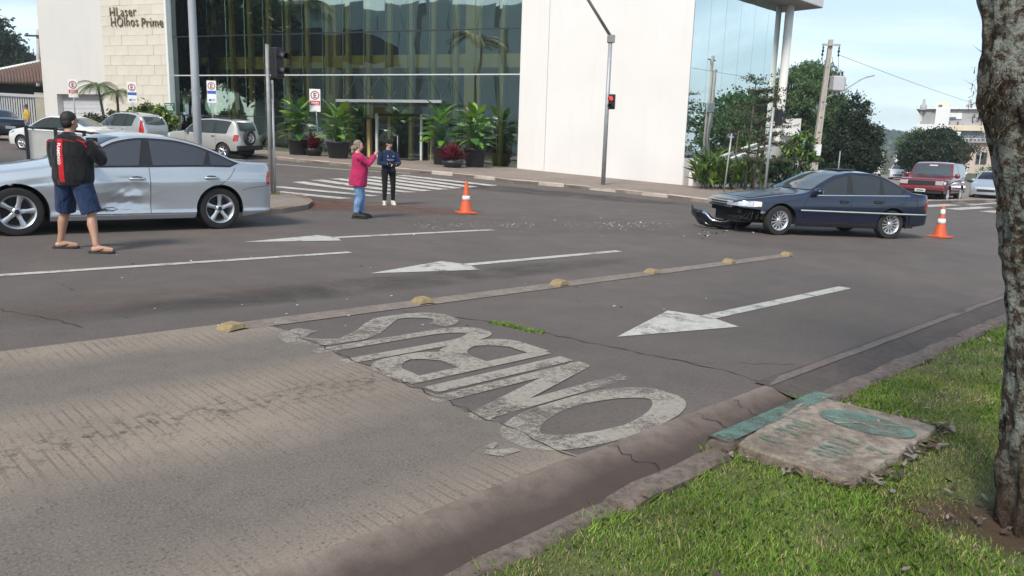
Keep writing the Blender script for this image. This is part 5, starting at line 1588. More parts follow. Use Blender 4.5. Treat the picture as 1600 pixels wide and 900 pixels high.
SUV = dict(HATCH, L=4.1, W=1.73, ax=(0.80, 3.29), R=0.335, sill=0.34,
    ze=[(0, .74), (.05, .86), (.2, .95), (.6, 1.02), (1.0, 1.06), (1.15, 1.10), (1.5, 1.36), (1.8, 1.58), (2.1, 1.65), (2.7, 1.68), (3.5, 1.66), (3.78, 1.60), (3.92, 1.40), (4.02, 1.10), (4.07, .95), (4.1, .85)],
    belt=[(0, .68), (.05, .80), (.3, .91), (1.0, .99), (1.3, 1.03), (2.5, 1.05), (3.8, 1.06), (4.05, .95), (4.1, .8)],
    wins=((1.42, 2.16), (2.24, 2.86), (2.95, 3.62)), ws=(1.18, 1.78), rw=(3.83, 4.0), seams=(1.3, 2.2, 2.95), tail=[(3.83, .78), (4.03, .78), (4.04, 1.05), (3.86, 1.06)], mx=1.40, hx=(2.02, 2.80), bottom=[(0, .42), (.1, .36), (3.9, .36), (4.1, .46)], rim=0.21, nsp=5, pz=0.52, mm=M_BLACK, hm=M_BLACK, tum=0.26, head=[(.06, .80), (.35, .84), (.4, .93), (.12, .91)])
M_WHITEP = mat_carpaint('white_paint', (0.74, 0.75, 0.76), 0.0, 0.3, 1.0)
M_SILVER2 = mat_carpaint('light_silver_paint', (0.55, 0.57, 0.58), 0.5, 0.33, 1.0)
M_BEIGE = mat_carpaint('champagne_paint', (0.50, 0.49, 0.465), 0.4, 0.33, 1.0)
M_DARKP = mat_carpaint('midnight_paint', (0.014, 0.017, 0.03), 0.2, 0.25, 1.0)
M_GREYP = mat_carpaint('steel_grey_paint', (0.42, 0.46, 0.50), 0.4, 0.3, 1.0)
fd = (-0.94, 0.34)
def G3(px, dist): 
    q = GX(px, dist); return (q.x, q.y, gz(q.x, q.y))
suv, sc = hatch('silver_utility_car', 'small silver off roader with a tailgate spare wheel, beside the grey lamp post', 'car', G3(332, 34.6), fd, M_BEIGE, SUV)
sp = empty('spare_wheel', sc.q(4.16, -0.12, 0.93), 0, suv)
for nm, me in zip(('tyre', 'rim', 'brake', 'hub_cap'), WHEELS['silver_utility_car_w']):
    o = link_mesh(nm, me, sp); o.rotation_euler = (0, 0, math.pi / 2)
sp.scale = (0.95, 0.95, 0.95)
sc.end_box('rear_bumper', 0, 0.50, 1.60, 0.20, False, 0.14, 0.06, M_BLACK, bev=0.03)
for sg in (-1, 1): MB().tube([sc.q(1.9, sg * 0.55, 1.70), sc.q(2.1, sg * 0.55, 1.74), sc.q(3.4, sg * 0.55, 1.74), sc.q(3.6, sg * 0.55, 1.70)], 0.018, 6).build('roof_rail', M_BLACK, suv)
mpv, mc = hatch('silver_minivan', 'tall silver minivan parked beside the palms, rear towards the camera', 'car', G3(203, 36.5), (-0.90, 0.436), M_SILVER2, MPV, glass=M_CARGLASS_L)
for sg in (-1, 1): MB().tube([mc.q(1.7, sg * 0.55, 1.69), mc.q(1.9, sg * 0.55, 1.73), mc.q(3.2, sg * 0.55, 1.73), mc.q(3.4, sg * 0.55, 1.66)], 0.018, 6).build('roof_rail', M_BLACK, mpv)
wh, wc = hatch('white_sedan', 'white saloon parked furthest left behind the white guard panel', 'car', G3(98, 32.5), (-0.985, 0.17), M_WHITEP, SALOON)
dk_, dc = hatch('dark_sedan', 'dark blue saloon with red tail lamps at the far left edge', 'car', G3(-14, 38.5), (-0.82, 0.57), M_DARKP, SALOON, glass=M_CARGLASS)
sv, sc2 = hatch('grey_hatchback', 'pale grey hatchback with lit headlamps half hidden behind the rough tree trunk', 'car', (25.2, 40.2, gz(25.2, 40.2)), (-0.66, -0.75), M_GREYP, HATCH, glass=M_CARGLASS)
# distant cars parked and a truck along the far street
far_cars = []
for k, (px, dist, lab, pm, spc, hd_) in enumerate(((1408, 76, 'small white car parked nearest the red wagon in the far street', M_WHITEP, HATCH, (-0.5, -0.86)),
                                      (1424, 88, 'white saloon parked under the round dark tree', M_WHITEP, SALOON, (-0.4, -0.9)),
                                      (1436, 84, 'silver hatchback parked behind the red wagon bonnet', M_SILVER2, HATCH, (0.86, -0.5)),
                                      (1406, 140, 'tiny pale car far up the hill street', M_WHITEP, HATCH, (-0.45, -0.9)))):
    q = GX(px, dist)
    hatch('parked_car', lab, 'car', (q.x, q.y, q.z + 0.06), hd_, pm, spc, 'cars parked along the far street')
tk = GX(1362, 78); 
truck = place_car('white_truck', 'small white box truck seen over the roof of the dark blue saloon', 'truck', (tk.x, tk.y, tk.z + 0.06), (-0.42, -0.91))
tb = MB().box((0.9, 0, 1.65), (3.6, 2.1, 2.1)); o = tb.build('cargo_box', M_OFFW, truck); bevel(o, 0.04)
cb = MB(); cb.prism([(-2.5, -0.95, 0.5), (-0.95, -0.95, 0.5), (-0.95, -0.95, 2.05), (-1.9, -0.95, 2.05), (-2.35, -0.95, 1.25), (-2.5, -0.95, 1.1)], (0, 1.9, 0)); bevel(cb.build('cab', M_WHITEP, truck), 0.05)
MB().prism([(-2.40, -0.8, 1.30), (-2.40, 0.8, 1.30), (-1.99, 0.72, 1.95), (-1.99, -0.72, 1.95)], (-0.02, 0, 0.012)).build('windscreen', M_CARGLASS, truck)
MB().box((0.2, 0, 0.5), (4.8, 0.9, 0.2)).build('chassis', M_UNDER, truck)
for x in (-1.6, 1.7):
    for sg in (-1, 1): MB().lathe([(0, -0.1), (0.36, -0.12), (0.40, -0.06), (0.40, 0.06), (0.36, 0.12), (0, 0.1)], (x, sg * 0.88, 0.40), 18, axis='Y').build('wheel', M_TYRE, truck)
# ------------------------------------------------------------------ people: limbs and trunk fused into one skin, clothes over it
def mat_skin(name, col):
    m, nt, b = new_mat(name); g = NT(nt)
    n1 = g.noise(g.coord('Object'), 9, 4, 0.6)
    nt.links.new(g.mix(n1, tuple(v * 0.88 for v in col), tuple(min(1, v * 1.1) for v in col)), b.inputs['Base Color'])
    b.inputs['Roughness'].default_value = 0.5; b.inputs['Subsurface Weight'].default_value = 0.08; b.inputs['Subsurface Radius'].default_value = (0.02, 0.008, 0.004)
    return m
def mat_cloth(name, col, var=0.2, scale=14, bump=0.35, fold=9.0):
    m, nt, b = new_mat(name); g = NT(nt); ob = g.coord('Object')
    n1 = g.noise(ob, scale, 4, 0.6); fl = g.noise(g.coord('Object', (1, 1, 0.5)), fold, 3, 0.5, 0.8); wv = g.noise(ob, 260, 2, 0.5)
    c = g.mix(g.ramp(n1, [(0.3, 0), (0.7, 1)]), tuple(v * (1 - var) for v in col), tuple(min(1, v * (1 + var)) for v in col))
    nt.links.new(c, b.inputs['Base Color']); b.inputs['Roughness'].default_value = 0.88; b.inputs['Sheen Weight'].default_value = 0.12; b.inputs['Specular IOR Level'].default_value = 0.2
    b2 = g.bump(fl, 0.9, 0.05); nt.links.new(g.bump(wv, bump * 0.4, 0.003, b2), b.inputs['Normal'])
    return m
M_SKIN = mat_skin('skin_tan', (0.42, 0.235, 0.155)); M_SKIN2 = mat_skin('skin_fair', (0.52, 0.31, 0.23))
M_HAIRB = pmat('dark_hair', (0.014, 0.011, 0.009), 0.6, 0.4, 30, bump=0.5, bscale=120)
M_HAIRG = pmat('grey_blond_hair', (0.23, 0.185, 0.135), 0.6, 0.5, 30, bump=0.6, bscale=110)
M_JACKET = mat_cloth('black_jacket_cloth', (0.012, 0.012, 0.014))
M_SHORTS = mat_cloth('navy_shorts_cloth', (0.018, 0.035, 0.085))
M_PINK = mat_cloth('magenta_knit', (0.40, 0.022, 0.095), 0.15)
M_JEANS = mat_cloth('faded_jeans', (0.16, 0.27, 0.46), 0.35, 7)
M_NAVYC = mat_cloth('navy_sweat_cloth', (0.014, 0.022, 0.060))
M_BLACKC = mat_cloth('black_legging_cloth', (0.012, 0.012, 0.013))
M_YELLOWC = mat_cloth('yellow_shirt_cloth', (0.55, 0.38, 0.05))
M_REDC = mat_cloth('red_band_cloth', (0.45, 0.012, 0.02))
M_WHITEC = pmat('white_print', (0.75, 0.75, 0.74), 0.7, 0.05)
M_SHOEB = pmat('black_shoe', (0.012, 0.012, 0.012), 0.6, 0.2); M_SHOEW = pmat('pale_trainer', (0.66, 0.62, 0.50), 0.6, 0.25, 14)
M_SOLE = pmat('white_sole', (0.72, 0.71, 0.68), 0.7); M_FLIP = pmat('flip_flop_rubber', (0.03, 0.026, 0.024), 0.7, 0.2)
M_PHONE = pmat('phone_black', (0.012, 0.012, 0.014), 0.2); M_EYE = pmat('eye_dark', (0.02, 0.014, 0.01), 0.2); M_LIP = pmat('lip', (0.33, 0.13, 0.10), 0.5)
def fuse(o, voxel=0.011, it=6, f=0.5):
    md = o.modifiers.new('fuse', 'REMESH'); md.mode = 'VOXEL'; md.voxel_size = voxel; md.use_smooth_shade = True
    sm = o.modifiers.new('soften', 'SMOOTH'); sm.iterations = it; sm.factor = f
    return o
def V3(*a): return Vector(a)
def hand(mb, w, d, side, curl=0.6, palm_n=None, s=1.0):
    """palm and five bent fingers; w wrist, d pointing direction, side = towards the thumb"""
    d = Vector(d).normalized(); th = Vector(side); th = (th - d * th.dot(d)).normalized(); pn = d.cross(th).normalized()
    if palm_n is not None and pn.dot(Vector(palm_n)) < 0: pn = -pn
    w = Vector(w)
    mb.tube([w - d * 0.01, w + d * 0.045 * s, w + d * 0.09 * s], [(0.021 * s, 0.030 * s), (0.019 * s, 0.041 * s), (0.014 * s, 0.041 * s)] if abs(pn.x) < 2 else 0.03, 10)
    mb.ell(w + d * 0.05 * s, (0.034 * s, 0.034 * s, 0.034 * s), 10, 7)
    for k, (o_, ln) in enumerate(((0.030, 0.070), (0.010, 0.080), (-0.010, 0.074), (-0.029, 0.058))):
        b = w + d * 0.085 * s + th * o_ * s; cu = curl * (1 + 0.1 * k)
        p = [b]; dirv = d.copy()
        for seg, fr in ((0, 0.45), (1, 0.30), (2, 0.25)):
            dirv = (dirv * math.cos(cu) + pn * math.sin(cu)).normalized(); p.append(p[-1] + dirv * ln * fr * s)
        mb.tube(p, [0.0105 * s, 0.0100 * s, 0.009 * s, 0.0075 * s], 8)
    b = w + d * 0.02 * s + th * 0.028 * s
    mb.tube([b, b + (th * 0.8 + d * 0.6 + pn * 0.3).normalized() * 0.035 * s, b + (th * 0.8 + d * 0.6 + pn * 0.3).normalized() * 0.035 * s + (d + pn * 0.5).normalized() * 0.030 * s], [0.013 * s, 0.011 * s, 0.008 * s], 8)
def head_shape(mb, c, yaw, pitch=0.0, s=1.0, jaw=1.0):
    R = Matrix.Rotation(yaw, 3, 'Z') @ Matrix.Rotation(pitch, 3, 'X')
    A = lambda x, y, z: Vector(c) + R @ Vector((x, y, z)) * s
    mb.ell(A(0, -0.008, 0.025), (0.076 * s, 0.094 * s, 0.094 * s), 18, 12, rot=R)
    mb.ell(A(0, 0.022, -0.045), (0.058 * s * jaw, 0.066 * s, 0.070 * s), 16, 10, rot=R)
    mb.ell(A(0, 0.060, -0.092), (0.026 * s, 0.022 * s, 0.020 * s), 10, 7, rot=R)
    mb.tube([A(0, 0.083, 0.012), A(0, 0.104, -0.022), A(0, 0.086, -0.036)], [0.010 * s, 0.016 * s, 0.014 * s], 8)
    for sg in (-1, 1):
        mb.ell(A(sg * 0.078, -0.008, -0.008), (0.010 * s, 0.022 * s, 0.033 * s), 10, 7, rot=R)
        mb.ell(A(sg * 0.040, 0.058, -0.025), (0.026 * s, 0.024 * s, 0.024 * s), 10, 7, rot=R)
        mb.tube([A(sg * 0.012, 0.088, 0.026), A(sg * 0.052, 0.072, 0.024)], 0.011 * s, 8)
    return A
def face_marks(A, parent, s=1.0, open_=True):
    for sg in (-1, 1):
        MB().ell(A(sg * 0.032, 0.083, 0.008), (0.011 * s, 0.008 * s, 0.007 * s), 10, 7).build('eye', M_EYE, parent)
        MB().tube([A(sg * 0.016, 0.093, 0.032), A(sg * 0.035, 0.091, 0.037), A(sg * 0.055, 0.077, 0.031)], 0.0045 * s, 6).build('eyebrow', M_HAIRB, parent)
    MB().tube([A(-0.024, 0.080, -0.064), A(0, 0.089, -0.062), A(0.024, 0.080, -0.064)], [0.004 * s, 0.007 * s, 0.004 * s], 8).build('mouth', M_LIP, parent)
def limb(mb, pts, rs, n=14): mb.tube(pts, rs, n)

def person(label, pos, rz, J, skin, group=None, fat=1.0, height=1.7, headyaw=0.0, headpitch=0.0, jaw=1.0):
    """J: joint positions in the figure's own frame (faces +y)"""
    r = thing('person', label, 'person', pos, rz, group)
    S = height / 1.72
    b = MB()
    for k in ('l', 'r'):
        hip, kn, an, toe = J['hip' + k], J['knee' + k], J['ank' + k], J['toe' + k]
        m1 = hip.lerp(kn, 0.5); c1 = kn.lerp(an, 0.32); 
        fw = (toe - an); fw.z = 0; fw.normalize()
        limb(b, [hip, m1, kn, c1 - fw * 0.012, kn.lerp(an, 0.72), an], [0.088 * fat * S, 0.074 * fat * S, 0.055 * S, 0.060 * S, 0.043 * S, 0.038 * S])
        b.tube([an - fw * 0.05 + V3(0, 0, -0.045), an + fw * 0.03 + V3(0, 0, -0.028), an.lerp(toe, 0.6) + V3(0, 0, -0.015), toe], [(0.035, 0.034), (0.042, 0.040), (0.030, 0.045), (0.016, 0.036)], 12)
        sh, el, wr, hd = J['sh' + k], J['el' + k], J['wr' + k], J['hd' + k]
        limb(b, [sh, sh.lerp(el, 0.45), el, el.lerp(wr, 0.3), wr], [0.048 * S, 0.046 * fat * S, 0.038 * S, 0.040 * S, 0.027 * S])
        hand(b, wr, hd - wr, J['th' + k], J.get('curl' + k, 0.6), J.get('pn' + k), S)
    pel, wst, ch, nk = J['pelvis'], J['waist'], J['chest'], J['neck']
    b.tube([pel + V3(0, 0, -0.10), pel, wst, ch, J['top'], nk], [(0.09 * fat, 0.12 * fat), (0.118 * fat, 0.165 * fat), (0.105 * fat, 0.142 * fat), (0.110 * fat, 0.150), (0.070, 0.120), (0.052, 0.055)], 18)
    b.tube([J['top'] + V3(0, 0, -0.03), nk + V3(0, 0.005, 0.02), J['head'] + V3(0, 0, -0.05)], [0.07, 0.058 * S, 0.055 * S], 14)
    A = head_shape(b, J['head'], headyaw, headpitch, S, jaw)
    o = b.build('body', skin, r, fix=False); fuse(o, 0.0095, 4)
    face_marks(A, r, S)
    return r, A, S
def std(h, lean=0.0):
    k = h / 1.72
    J = dict(pelvis=V3(0, 0, 0.95 * k), waist=V3(0, 0.01, 1.09 * k), chest=V3(0, 0.01, 1.27 * k), top=V3(0, -0.01, 1.40 * k), neck=V3(0, -0.01, 1.46 * k), head=V3(0, 0.015, 1.605 * k))
    for k_, s in (('l', -1), ('r', 1)):
        J['hip' + k_] = V3(s * 0.095, 0, 0.90 * k); J['sh' + k_] = V3(s * 0.195, -0.01, 1.385 * k)
    return J
def sleeve(mb, J, k, r, upto=1.0, cuff=None):
    sh, el, wr = J['sh' + k], J['el' + k], J['wr' + k]
    e = el.lerp(wr, upto * 2 - 1) if upto > 0.5 else sh.lerp(el, upto * 2)
    if upto > 0.5: mb.tube([sh, sh.lerp(el, 0.5), el, el.lerp(wr, 0.4), e], [r[0], r[1], r[2], r[3], r[4]], 14)
    else: mb.tube([sh, e], [r[0], r[1]], 14)
def wrap_patch(name, target, pts, mat, parent, off=0.006, direction=None, n=(6, 14)):
    """a flat print laid on a garment: quad corners a, b, c, d in the figure's frame, then pressed on"""
    a, b, c, d = [Vector(p) for p in pts]; V = []; F = []
    for i in range(n[1] + 1):
        for j in range(n[0] + 1):
            u, v = j / n[0], i / n[1]
            V.append((a.lerp(b, u)).lerp(d.lerp(c, u), v))
    w = n[0] + 1
    for i in range(n[1]):
        for j in range(n[0]): F.append((i * w + j, i * w + j + 1, (i + 1) * w + j + 1, (i + 1) * w + j))
    mb = MB(); mb.add(V, F, 0, True); o = mb.build(name, mat, parent, fix=False)
    s = o.modifiers.new('press', 'SHRINKWRAP'); s.target = target; s.offset = off; s.wrap_method = 'NEAREST_SURFACEPOINT'; s.wrap_mode = 'ABOVE_SURFACE'
    return o

# --- the man in shorts, seen from behind, phone raised
ml, mr = P(95, 388), P(151, 395.5)
mc_ = (ml + mr) / 2
F_m = Vector((0.10, 0.995, 0)); rz_m = math.atan2(-F_m.x, F_m.y)
inv = Matrix.Rotation(-rz_m, 3, 'Z')
fl, fr = inv @ (ml - mc_), inv @ (mr - mc_)
HM = 1.66; J = std(HM); k = HM / 1.72
zl_, zr_ = fl.z, fr.z
J['ankl'] = V3(fl.x, fl.y, 0.085 + zl_); J['toel'] = V3(fl.x + 0.175, fl.y + 0.08, 0.03 + zl_)
J['ankr'] = V3(fr.x, fr.y, 0.085 + zr_); J['toer'] = V3(fr.x + 0.185, fr.y + 0.05, 0.03 + zr_)
J['kneel'] = J['hipl'].lerp(J['ankl'], 0.52) + V3(0.0, 0.05, 0); J['kneer'] = J['hipr'].lerp(J['ankr'], 0.52) + V3(0.0, 0.06, 0)
J['shl'].z -= 0.02; J['shr'].z -= 0.02; J['ell'] = V3(-0.265, 0.06, 1.09 * k); J['wrl'] = V3(-0.12, 0.27, 1.28 * k); J['hdl'] = V3(-0.04, 0.33, 1.33 * k); J['thl'] = V3(0, 0, 1)
J['elr'] = V3(0.325, 0.09, 1.14 * k); J['wrr'] = V3(0.15, 0.28, 1.30 * k); J['hdr'] = V3(0.06, 0.34, 1.36 * k); J['thr'] = V3(0, 0, 1)
J['pnl'] = V3(0.6, -0.6, 0); J['pnr'] = V3(-0.6, -0.6, 0)
man, A, S_ = person('man in a black jacket and navy shorts photographing the dented silver car', (mc_.x, mc_.y, gz(mc_.x, mc_.y)), rz_m, J, M_SKIN, fat=1.2, height=HM, headyaw=-0.30, headpitch=-0.10, jaw=1.12)
jk = MB()
jk.tube([J['pelvis'] + V3(0, 0.0, -0.13), J['pelvis'] + V3(0, 0.005, -0.04), J['waist'] + V3(0, 0.01, 0), J['chest'] + V3(0, -0.005, 0), J['top'] + V3(0, -0.01, -0.02), J['top'].lerp(J['neck'], 0.45) + V3(0, -0.01, 0.01), J['neck'] + V3(0, -0.005, -0.02), J['neck'] + V3(0, 0.0, 0.015)],
        [(0.165, 0.215), (0.190, 0.245), (0.190, 0.240), (0.172, 0.235), (0.122, 0.195), (0.100, 0.135), (0.078, 0.088), (0.070, 0.072)], 24)
for k_ in ('l', 'r'): sleeve(jk, J, k_, (0.084, 0.086, 0.076, 0.068, 0.052), 0.99)
jacket = jk.build('jacket', M_JACKET, man, fix=False); fuse(jacket, 0.013, 5)
hm_ = MB(); hm_.lathe([(0.0, 0), (0.0, 0)], n=3) if False else None
sh_ = MB()
for k_ in ('l', 'r'):
    hp, kn = J['hip' + k_], J['knee' + k_]
    sh_.tube([hp + V3(0, 0, 0.05), hp.lerp(kn, 0.3), hp.lerp(kn, 0.97)], [(0.128, 0.118), (0.124, 0.120), (0.118, 0.116)], 16)
sh_.tube([J['pelvis'] + V3(0, 0, -0.12), J['pelvis'] + V3(0, 0, -0.02), J['pelvis'] + V3(0, 0, 0.06)], [(0.12, 0.17), (0.150, 0.195), (0.14, 0.185)], 20)
shorts = sh_.build('shorts', M_SHORTS, man, fix=False); fuse(shorts, 0.012, 3)
hr = MB()
R_ = Matrix.Rotation(-0.30, 3, 'Z') @ Matrix.Rotation(-0.10, 3, 'X')
hr.ell(A(0, -0.016, 0.034), (0.084 * S_, 0.100 * S_, 0.096 * S_), 20, 12, rot=R_)
hr.ell(A(0, -0.036, -0.012), (0.0785 * S_, 0.072 * S_, 0.080 * S_), 16, 10, rot=R_)
hair = hr.build('hair', M_HAIRB, man)
# keep the hair off the face
bmh = bmesh.new(); bmh.from_mesh(hair.data)
Ri = R_.inverted(); c0h = A(0, 0, 0)
for v in bmh.verts:
    q = Ri @ (v.co - c0h) / S_
    lim = 0.06 if q.z > 0.055 else (0.012 if q.z > 0.0 else -0.022)
    if q.y > lim:
        q.y = lim + (q.y - lim) * 0.2; q.x *= 0.96; q.z = min(q.z, 0.115) - 0.004
        v.co = c0h + R_ @ (q * S_)
bmh.to_mesh(hair.data); bmh.free()
# red band down the back with its white letters, and red shoulder flashes
st_ = wrap_patch('red_band', jacket, [(-0.072, -0.3, 1.395 * k), (0.002, -0.3, 1.395 * k), (0.026, -0.3, 0.875 * k), (-0.036, -0.3, 0.875 * k)], M_REDC, man, 0.004, n=(4, 26))
st_.modifiers['press'].wrap_method = 'PROJECT'; st_.modifiers['press'].use_project_y = True; st_.modifiers['press'].use_project_z = False; st_.modifiers['press'].use_positive_direction = True; st_.modifiers['press'].use_negative_direction = True
lt = lettering('lettering', 'FLAMENGO', 0.060, 0.0, M_WHITEC, man, 0.0015)
bbx = max(v.co.x for v in lt.data.vertices)
me = lt.data; bm_t = bmesh.new(); bm_t.from_mesh(me); bmesh.ops.triangulate(bm_t, faces=bm_t.faces); 
ln_ = 0.25
for v in bm_t.verts:
    x, y = v.co.x, v.co.y
    v.co = Vector((-0.056 + y * 0.93, -0.3, 1.345 * k - x / bbx * ln_))
bm_t.to_mesh(me); bm_t.free()
s = lt.modifiers.new('press', 'SHRINKWRAP'); s.target = jacket; s.offset = 0.008; s.wrap_method = 'PROJECT'; s.use_project_y = True; s.use_negative_direction = True; s.use_positive_direction = True
for sx in (-1, 1):
    wrap_patch('shoulder_flash', jacket, [(sx * 0.19, -0.14, 1.45 * k), (sx * 0.225, -0.14, 1.45 * k), (sx * 0.295, -0.14, 1.29 * k), (sx * 0.262, -0.14, 1.29 * k)], M_REDC, man, 0.005, n=(3, 8))
wrap_patch('red_piping', jacket, [(-0.20, -0.2, 1.405 * k), (0.20, -0.2, 1.405 * k), (0.20, -0.2, 1.398 * k), (-0.20, -0.2, 1.398 * k)], M_REDC, man, 0.004, n=(20, 1))
for k_ in ('l', 'r'):
    an, toe = J['ank' + k_], J['toe' + k_]; fw = (toe - an); fw.z = 0; fw.normalize(); rt = V3(fw.y, -fw.x, 0)
    z0 = an.z - 0.085
    prof = [(-0.085, 0.030), (-0.06, 0.040), (0.0, 0.036), (0.08, 0.046), (0.15, 0.050), (0.195, 0.036), (0.21, 0.012)]
    lo = [an + fw * a - rt * w for a, w in prof] + [an + fw * a + rt * w for a, w in prof[::-1]]
    mb = MB(); mb.prism([V3(q.x, q.y, z0 + 0.004) for q in lo], (0, 0, 0.022))
    fo = mb.build('flip_flop', M_FLIP, man)
    mb = MB(); base = an + fw * 0.13; base.z = z0 + 0.055
    for sg in (-1, 1): mb.tube([base, an + fw * 0.08 + rt * sg * 0.035 + V3(0, 0, -0.030), an + fw * 0.02 + rt * sg * 0.042 + V3(0, 0, -0.06)], 0.006, 6)
    mb.build('strap', M_FLIP, fo)
ph = thing('mobile_phone', 'black mobile phone held up by the man in the black jacket', 'phone', man.location + Matrix.Rotation(rz_m, 3, 'Z') @ V3(0.02, 0.37, 1.36 * k), rz_m)
bevel(MB().box((0, 0, 0.02), (0.15, 0.009, 0.075)).build('case', M_PHONE, ph), 0.003); MB().box((0, -0.0052, 0.02), (0.135, 0.001, 0.066)).build('screen', M_CARGLASS, ph)

# --- the woman in magenta, side on, phone held out
wp = P(560, 341); HW = 1.50; J = std(HW); k = HW / 1.72
F_w = Vector((0.97, 0.24, 0)); rz_w = math.atan2(-F_w.x, F_w.y)
J['ankl'] = V3(-0.07, 0.06, 0.085); J['toel'] = V3(-0.09, 0.24, 0.03); J['ankr'] = V3(0.08, -0.04, 0.085); J['toer'] = V3(0.12, 0.13, 0.03)
J['kneel'] = V3(-0.09, 0.07, 0.47 * k); J['kneer'] = V3(0.09, 0.02, 0.47 * k)
J['shl'] += V3(0.01, 0.02, 0); J['shr'] += V3(-0.01, 0.02, 0)
J['ell'] = V3(-0.20, 0.19, 1.20 * k); J['wrl'] = V3(-0.05, 0.32, 1.41 * k); J['hdl'] = V3(-0.03, 0.355, 1.49 * k); J['thl'] = V3(0.5, -0.2, 0.6)
J['elr'] = V3(0.21, 0.20, 1.21 * k); J['wrr'] = V3(0.06, 0.33, 1.42 * k); J['hdr'] = V3(0.035, 0.365, 1.50 * k); J['thr'] = V3(-0.5, -0.2, 0.6)
J['pnl'] = V3(1, 0.2, 0); J['pnr'] = V3(-1, 0.2, 0); J['curll'] = 0.75; J['curlr'] = 0.75
wom, A, S_ = person('woman in a magenta sweater and faded jeans holding up a phone', (wp.x, wp.y, gz(wp.x, wp.y)), rz_w, J, M_SKIN2, fat=1.12, height=HW, headyaw=0.0, headpitch=0.0, jaw=1.08)
sw = MB()
sw.tube([J['pelvis'] + V3(0, -0.01, -0.20), J['pelvis'] + V3(0, 0.0, -0.10), J['pelvis'] + V3(0, 0.01, 0.02), J['waist'] + V3(0, 0.025, 0), J['chest'] + V3(0, 0.02, -0.02), J['top'] + V3(0, 0.0, -0.01), J['top'].lerp(J['neck'], 0.5), J['neck'] + V3(0, -0.005, -0.02), J['neck'] + V3(0, -0.005, -0.002)],
        [(0.175, 0.232), (0.178, 0.228), (0.172, 0.215), (0.165, 0.190), (0.155, 0.190), (0.112, 0.170), (0.092, 0.120), (0.074, 0.082), (0.066, 0.07)], 24)
for sg in (-1, 1): sw.ell(J['chest'] + V3(sg * 0.075, 0.085, -0.02), (0.075, 0.07, 0.075))
for k_ in ('l', 'r'): sleeve(sw, J, k_, (0.078, 0.070, 0.058, 0.054, 0.042), 0.97)
fuse(sw.build('sweater', M_PINK, wom, fix=False), 0.0125, 4)
jn = MB()
for k_ in ('l', 'r'):
    hp, kn, an = J['hip' + k_], J['knee' + k_], J['ank' + k_]
    jn.tube([hp + V3(0, 0, 0.02), hp.lerp(kn, 0.45), kn, kn.lerp(an, 0.35) - V3(0, 0.012, 0), an + V3(0, 0, 0.03)], [0.115, 0.098, 0.075, 0.076, 0.058], 16)
jn.tube([J['pelvis'] + V3(0, 0, -0.10), J['pelvis']], [(0.13, 0.17), (0.14, 0.175)], 18)
fuse(jn.build('jeans', M_JEANS, wom, fix=False), 0.011, 3)
def shoes(J, root, mat, solem, w=1.0):
    for k_ in ('l', 'r'):
        an, toe = J['ank' + k_], J['toe' + k_]; fw = (toe - an); fw.z = 0; fw.normalize(); z0 = an.z - 0.085
        b0 = V3(an.x, an.y, z0)
        mb = MB(); mb.tube([b0 - fw * 0.075 + V3(0, 0, 0.055), b0 - fw * 0.02 + V3(0, 0, 0.062), b0 + fw * 0.07 + V3(0, 0, 0.052), b0 + fw * 0.15 + V3(0, 0, 0.042), b0 + fw * 0.20 + V3(0, 0, 0.034)], [(0.038, 0.030), (0.050, 0.043), (0.040, 0.046), (0.030, 0.046), (0.015, 0.025)], 14)
        mb.tube([b0 - fw * 0.01 + V3(0, 0, 0.06), an + V3(0, 0, 0.02)], [0.045, 0.043], 12)
        o = fuse(mb.build('shoe', mat, root, fix=False), 0.008, 2)
        rt = V3(fw.y, -fw.x, 0); prof = [(-0.095, 0.022), (-0.07, 0.038), (0.0, 0.040), (0.08, 0.046), (0.15, 0.048), (0.20, 0.034), (0.222, 0.010)]
        lo = [b0 + fw * a - rt * w_ for a, w_ in prof] + [b0 + fw * a + rt * w_ for a, w_ in prof[::-1]]
        MB().prism([V3(q.x, q.y, z0 + 0.003) for q in lo], (0, 0, 0.026)).build('sole', solem, o)
shoes(J, wom, M_SHOEB, M_SHOEB)
hr = MB()
hr.ell(A(0, -0.018, 0.034), (0.088 * S_, 0.102 * S_, 0.098 * S_), 20, 12)
hr.ell(A(0, -0.062, -0.03), (0.080 * S_, 0.062 * S_, 0.075 * S_), 16, 10)
hair = hr.build('hair', M_HAIRG, wom)
bmh = bmesh.new(); bmh.from_mesh(hair.data); c0h = A(0, 0, 0)
for v in bmh.verts:
    q = (v.co - c0h) / S_
    lim = 0.062 if q.z > 0.06 else (0.02 if q.z > 0.0 else -0.02)
    if q.y > lim: q.y = lim + (q.y - lim) * 0.15; q.x *= 0.93; q.z = min(q.z, 0.105) - 0.006; v.co = c0h + q * S_
bmh.to_mesh(hair.data); bmh.free()
MB().ell(A(0, -0.125, -0.055), (0.045, 0.045, 0.055), 14, 9).tube([A(0, -0.12, -0.09), A(0, -0.135, -0.15), A(0.01, -0.12, -0.19)], [0.036, 0.030, 0.012], 10).build('hair_bun', M_HAIRG, wom)
R_ = Matrix.Rotation(rz_w, 3, 'Z')
ph = thing('mobile_phone', 'black mobile phone held up by the woman in magenta', 'phone', wom.location + R_ @ V3(0.0, 0.415, 1.495 * k), rz_w)
bevel(MB().box((0, 0, 0.02), (0.072, 0.009, 0.145)).build('case', M_PHONE, ph), 0.003); MB().box((0, -0.0052, 0.02), (0.064, 0.001, 0.13)).build('screen', M_CARGLASS, ph)

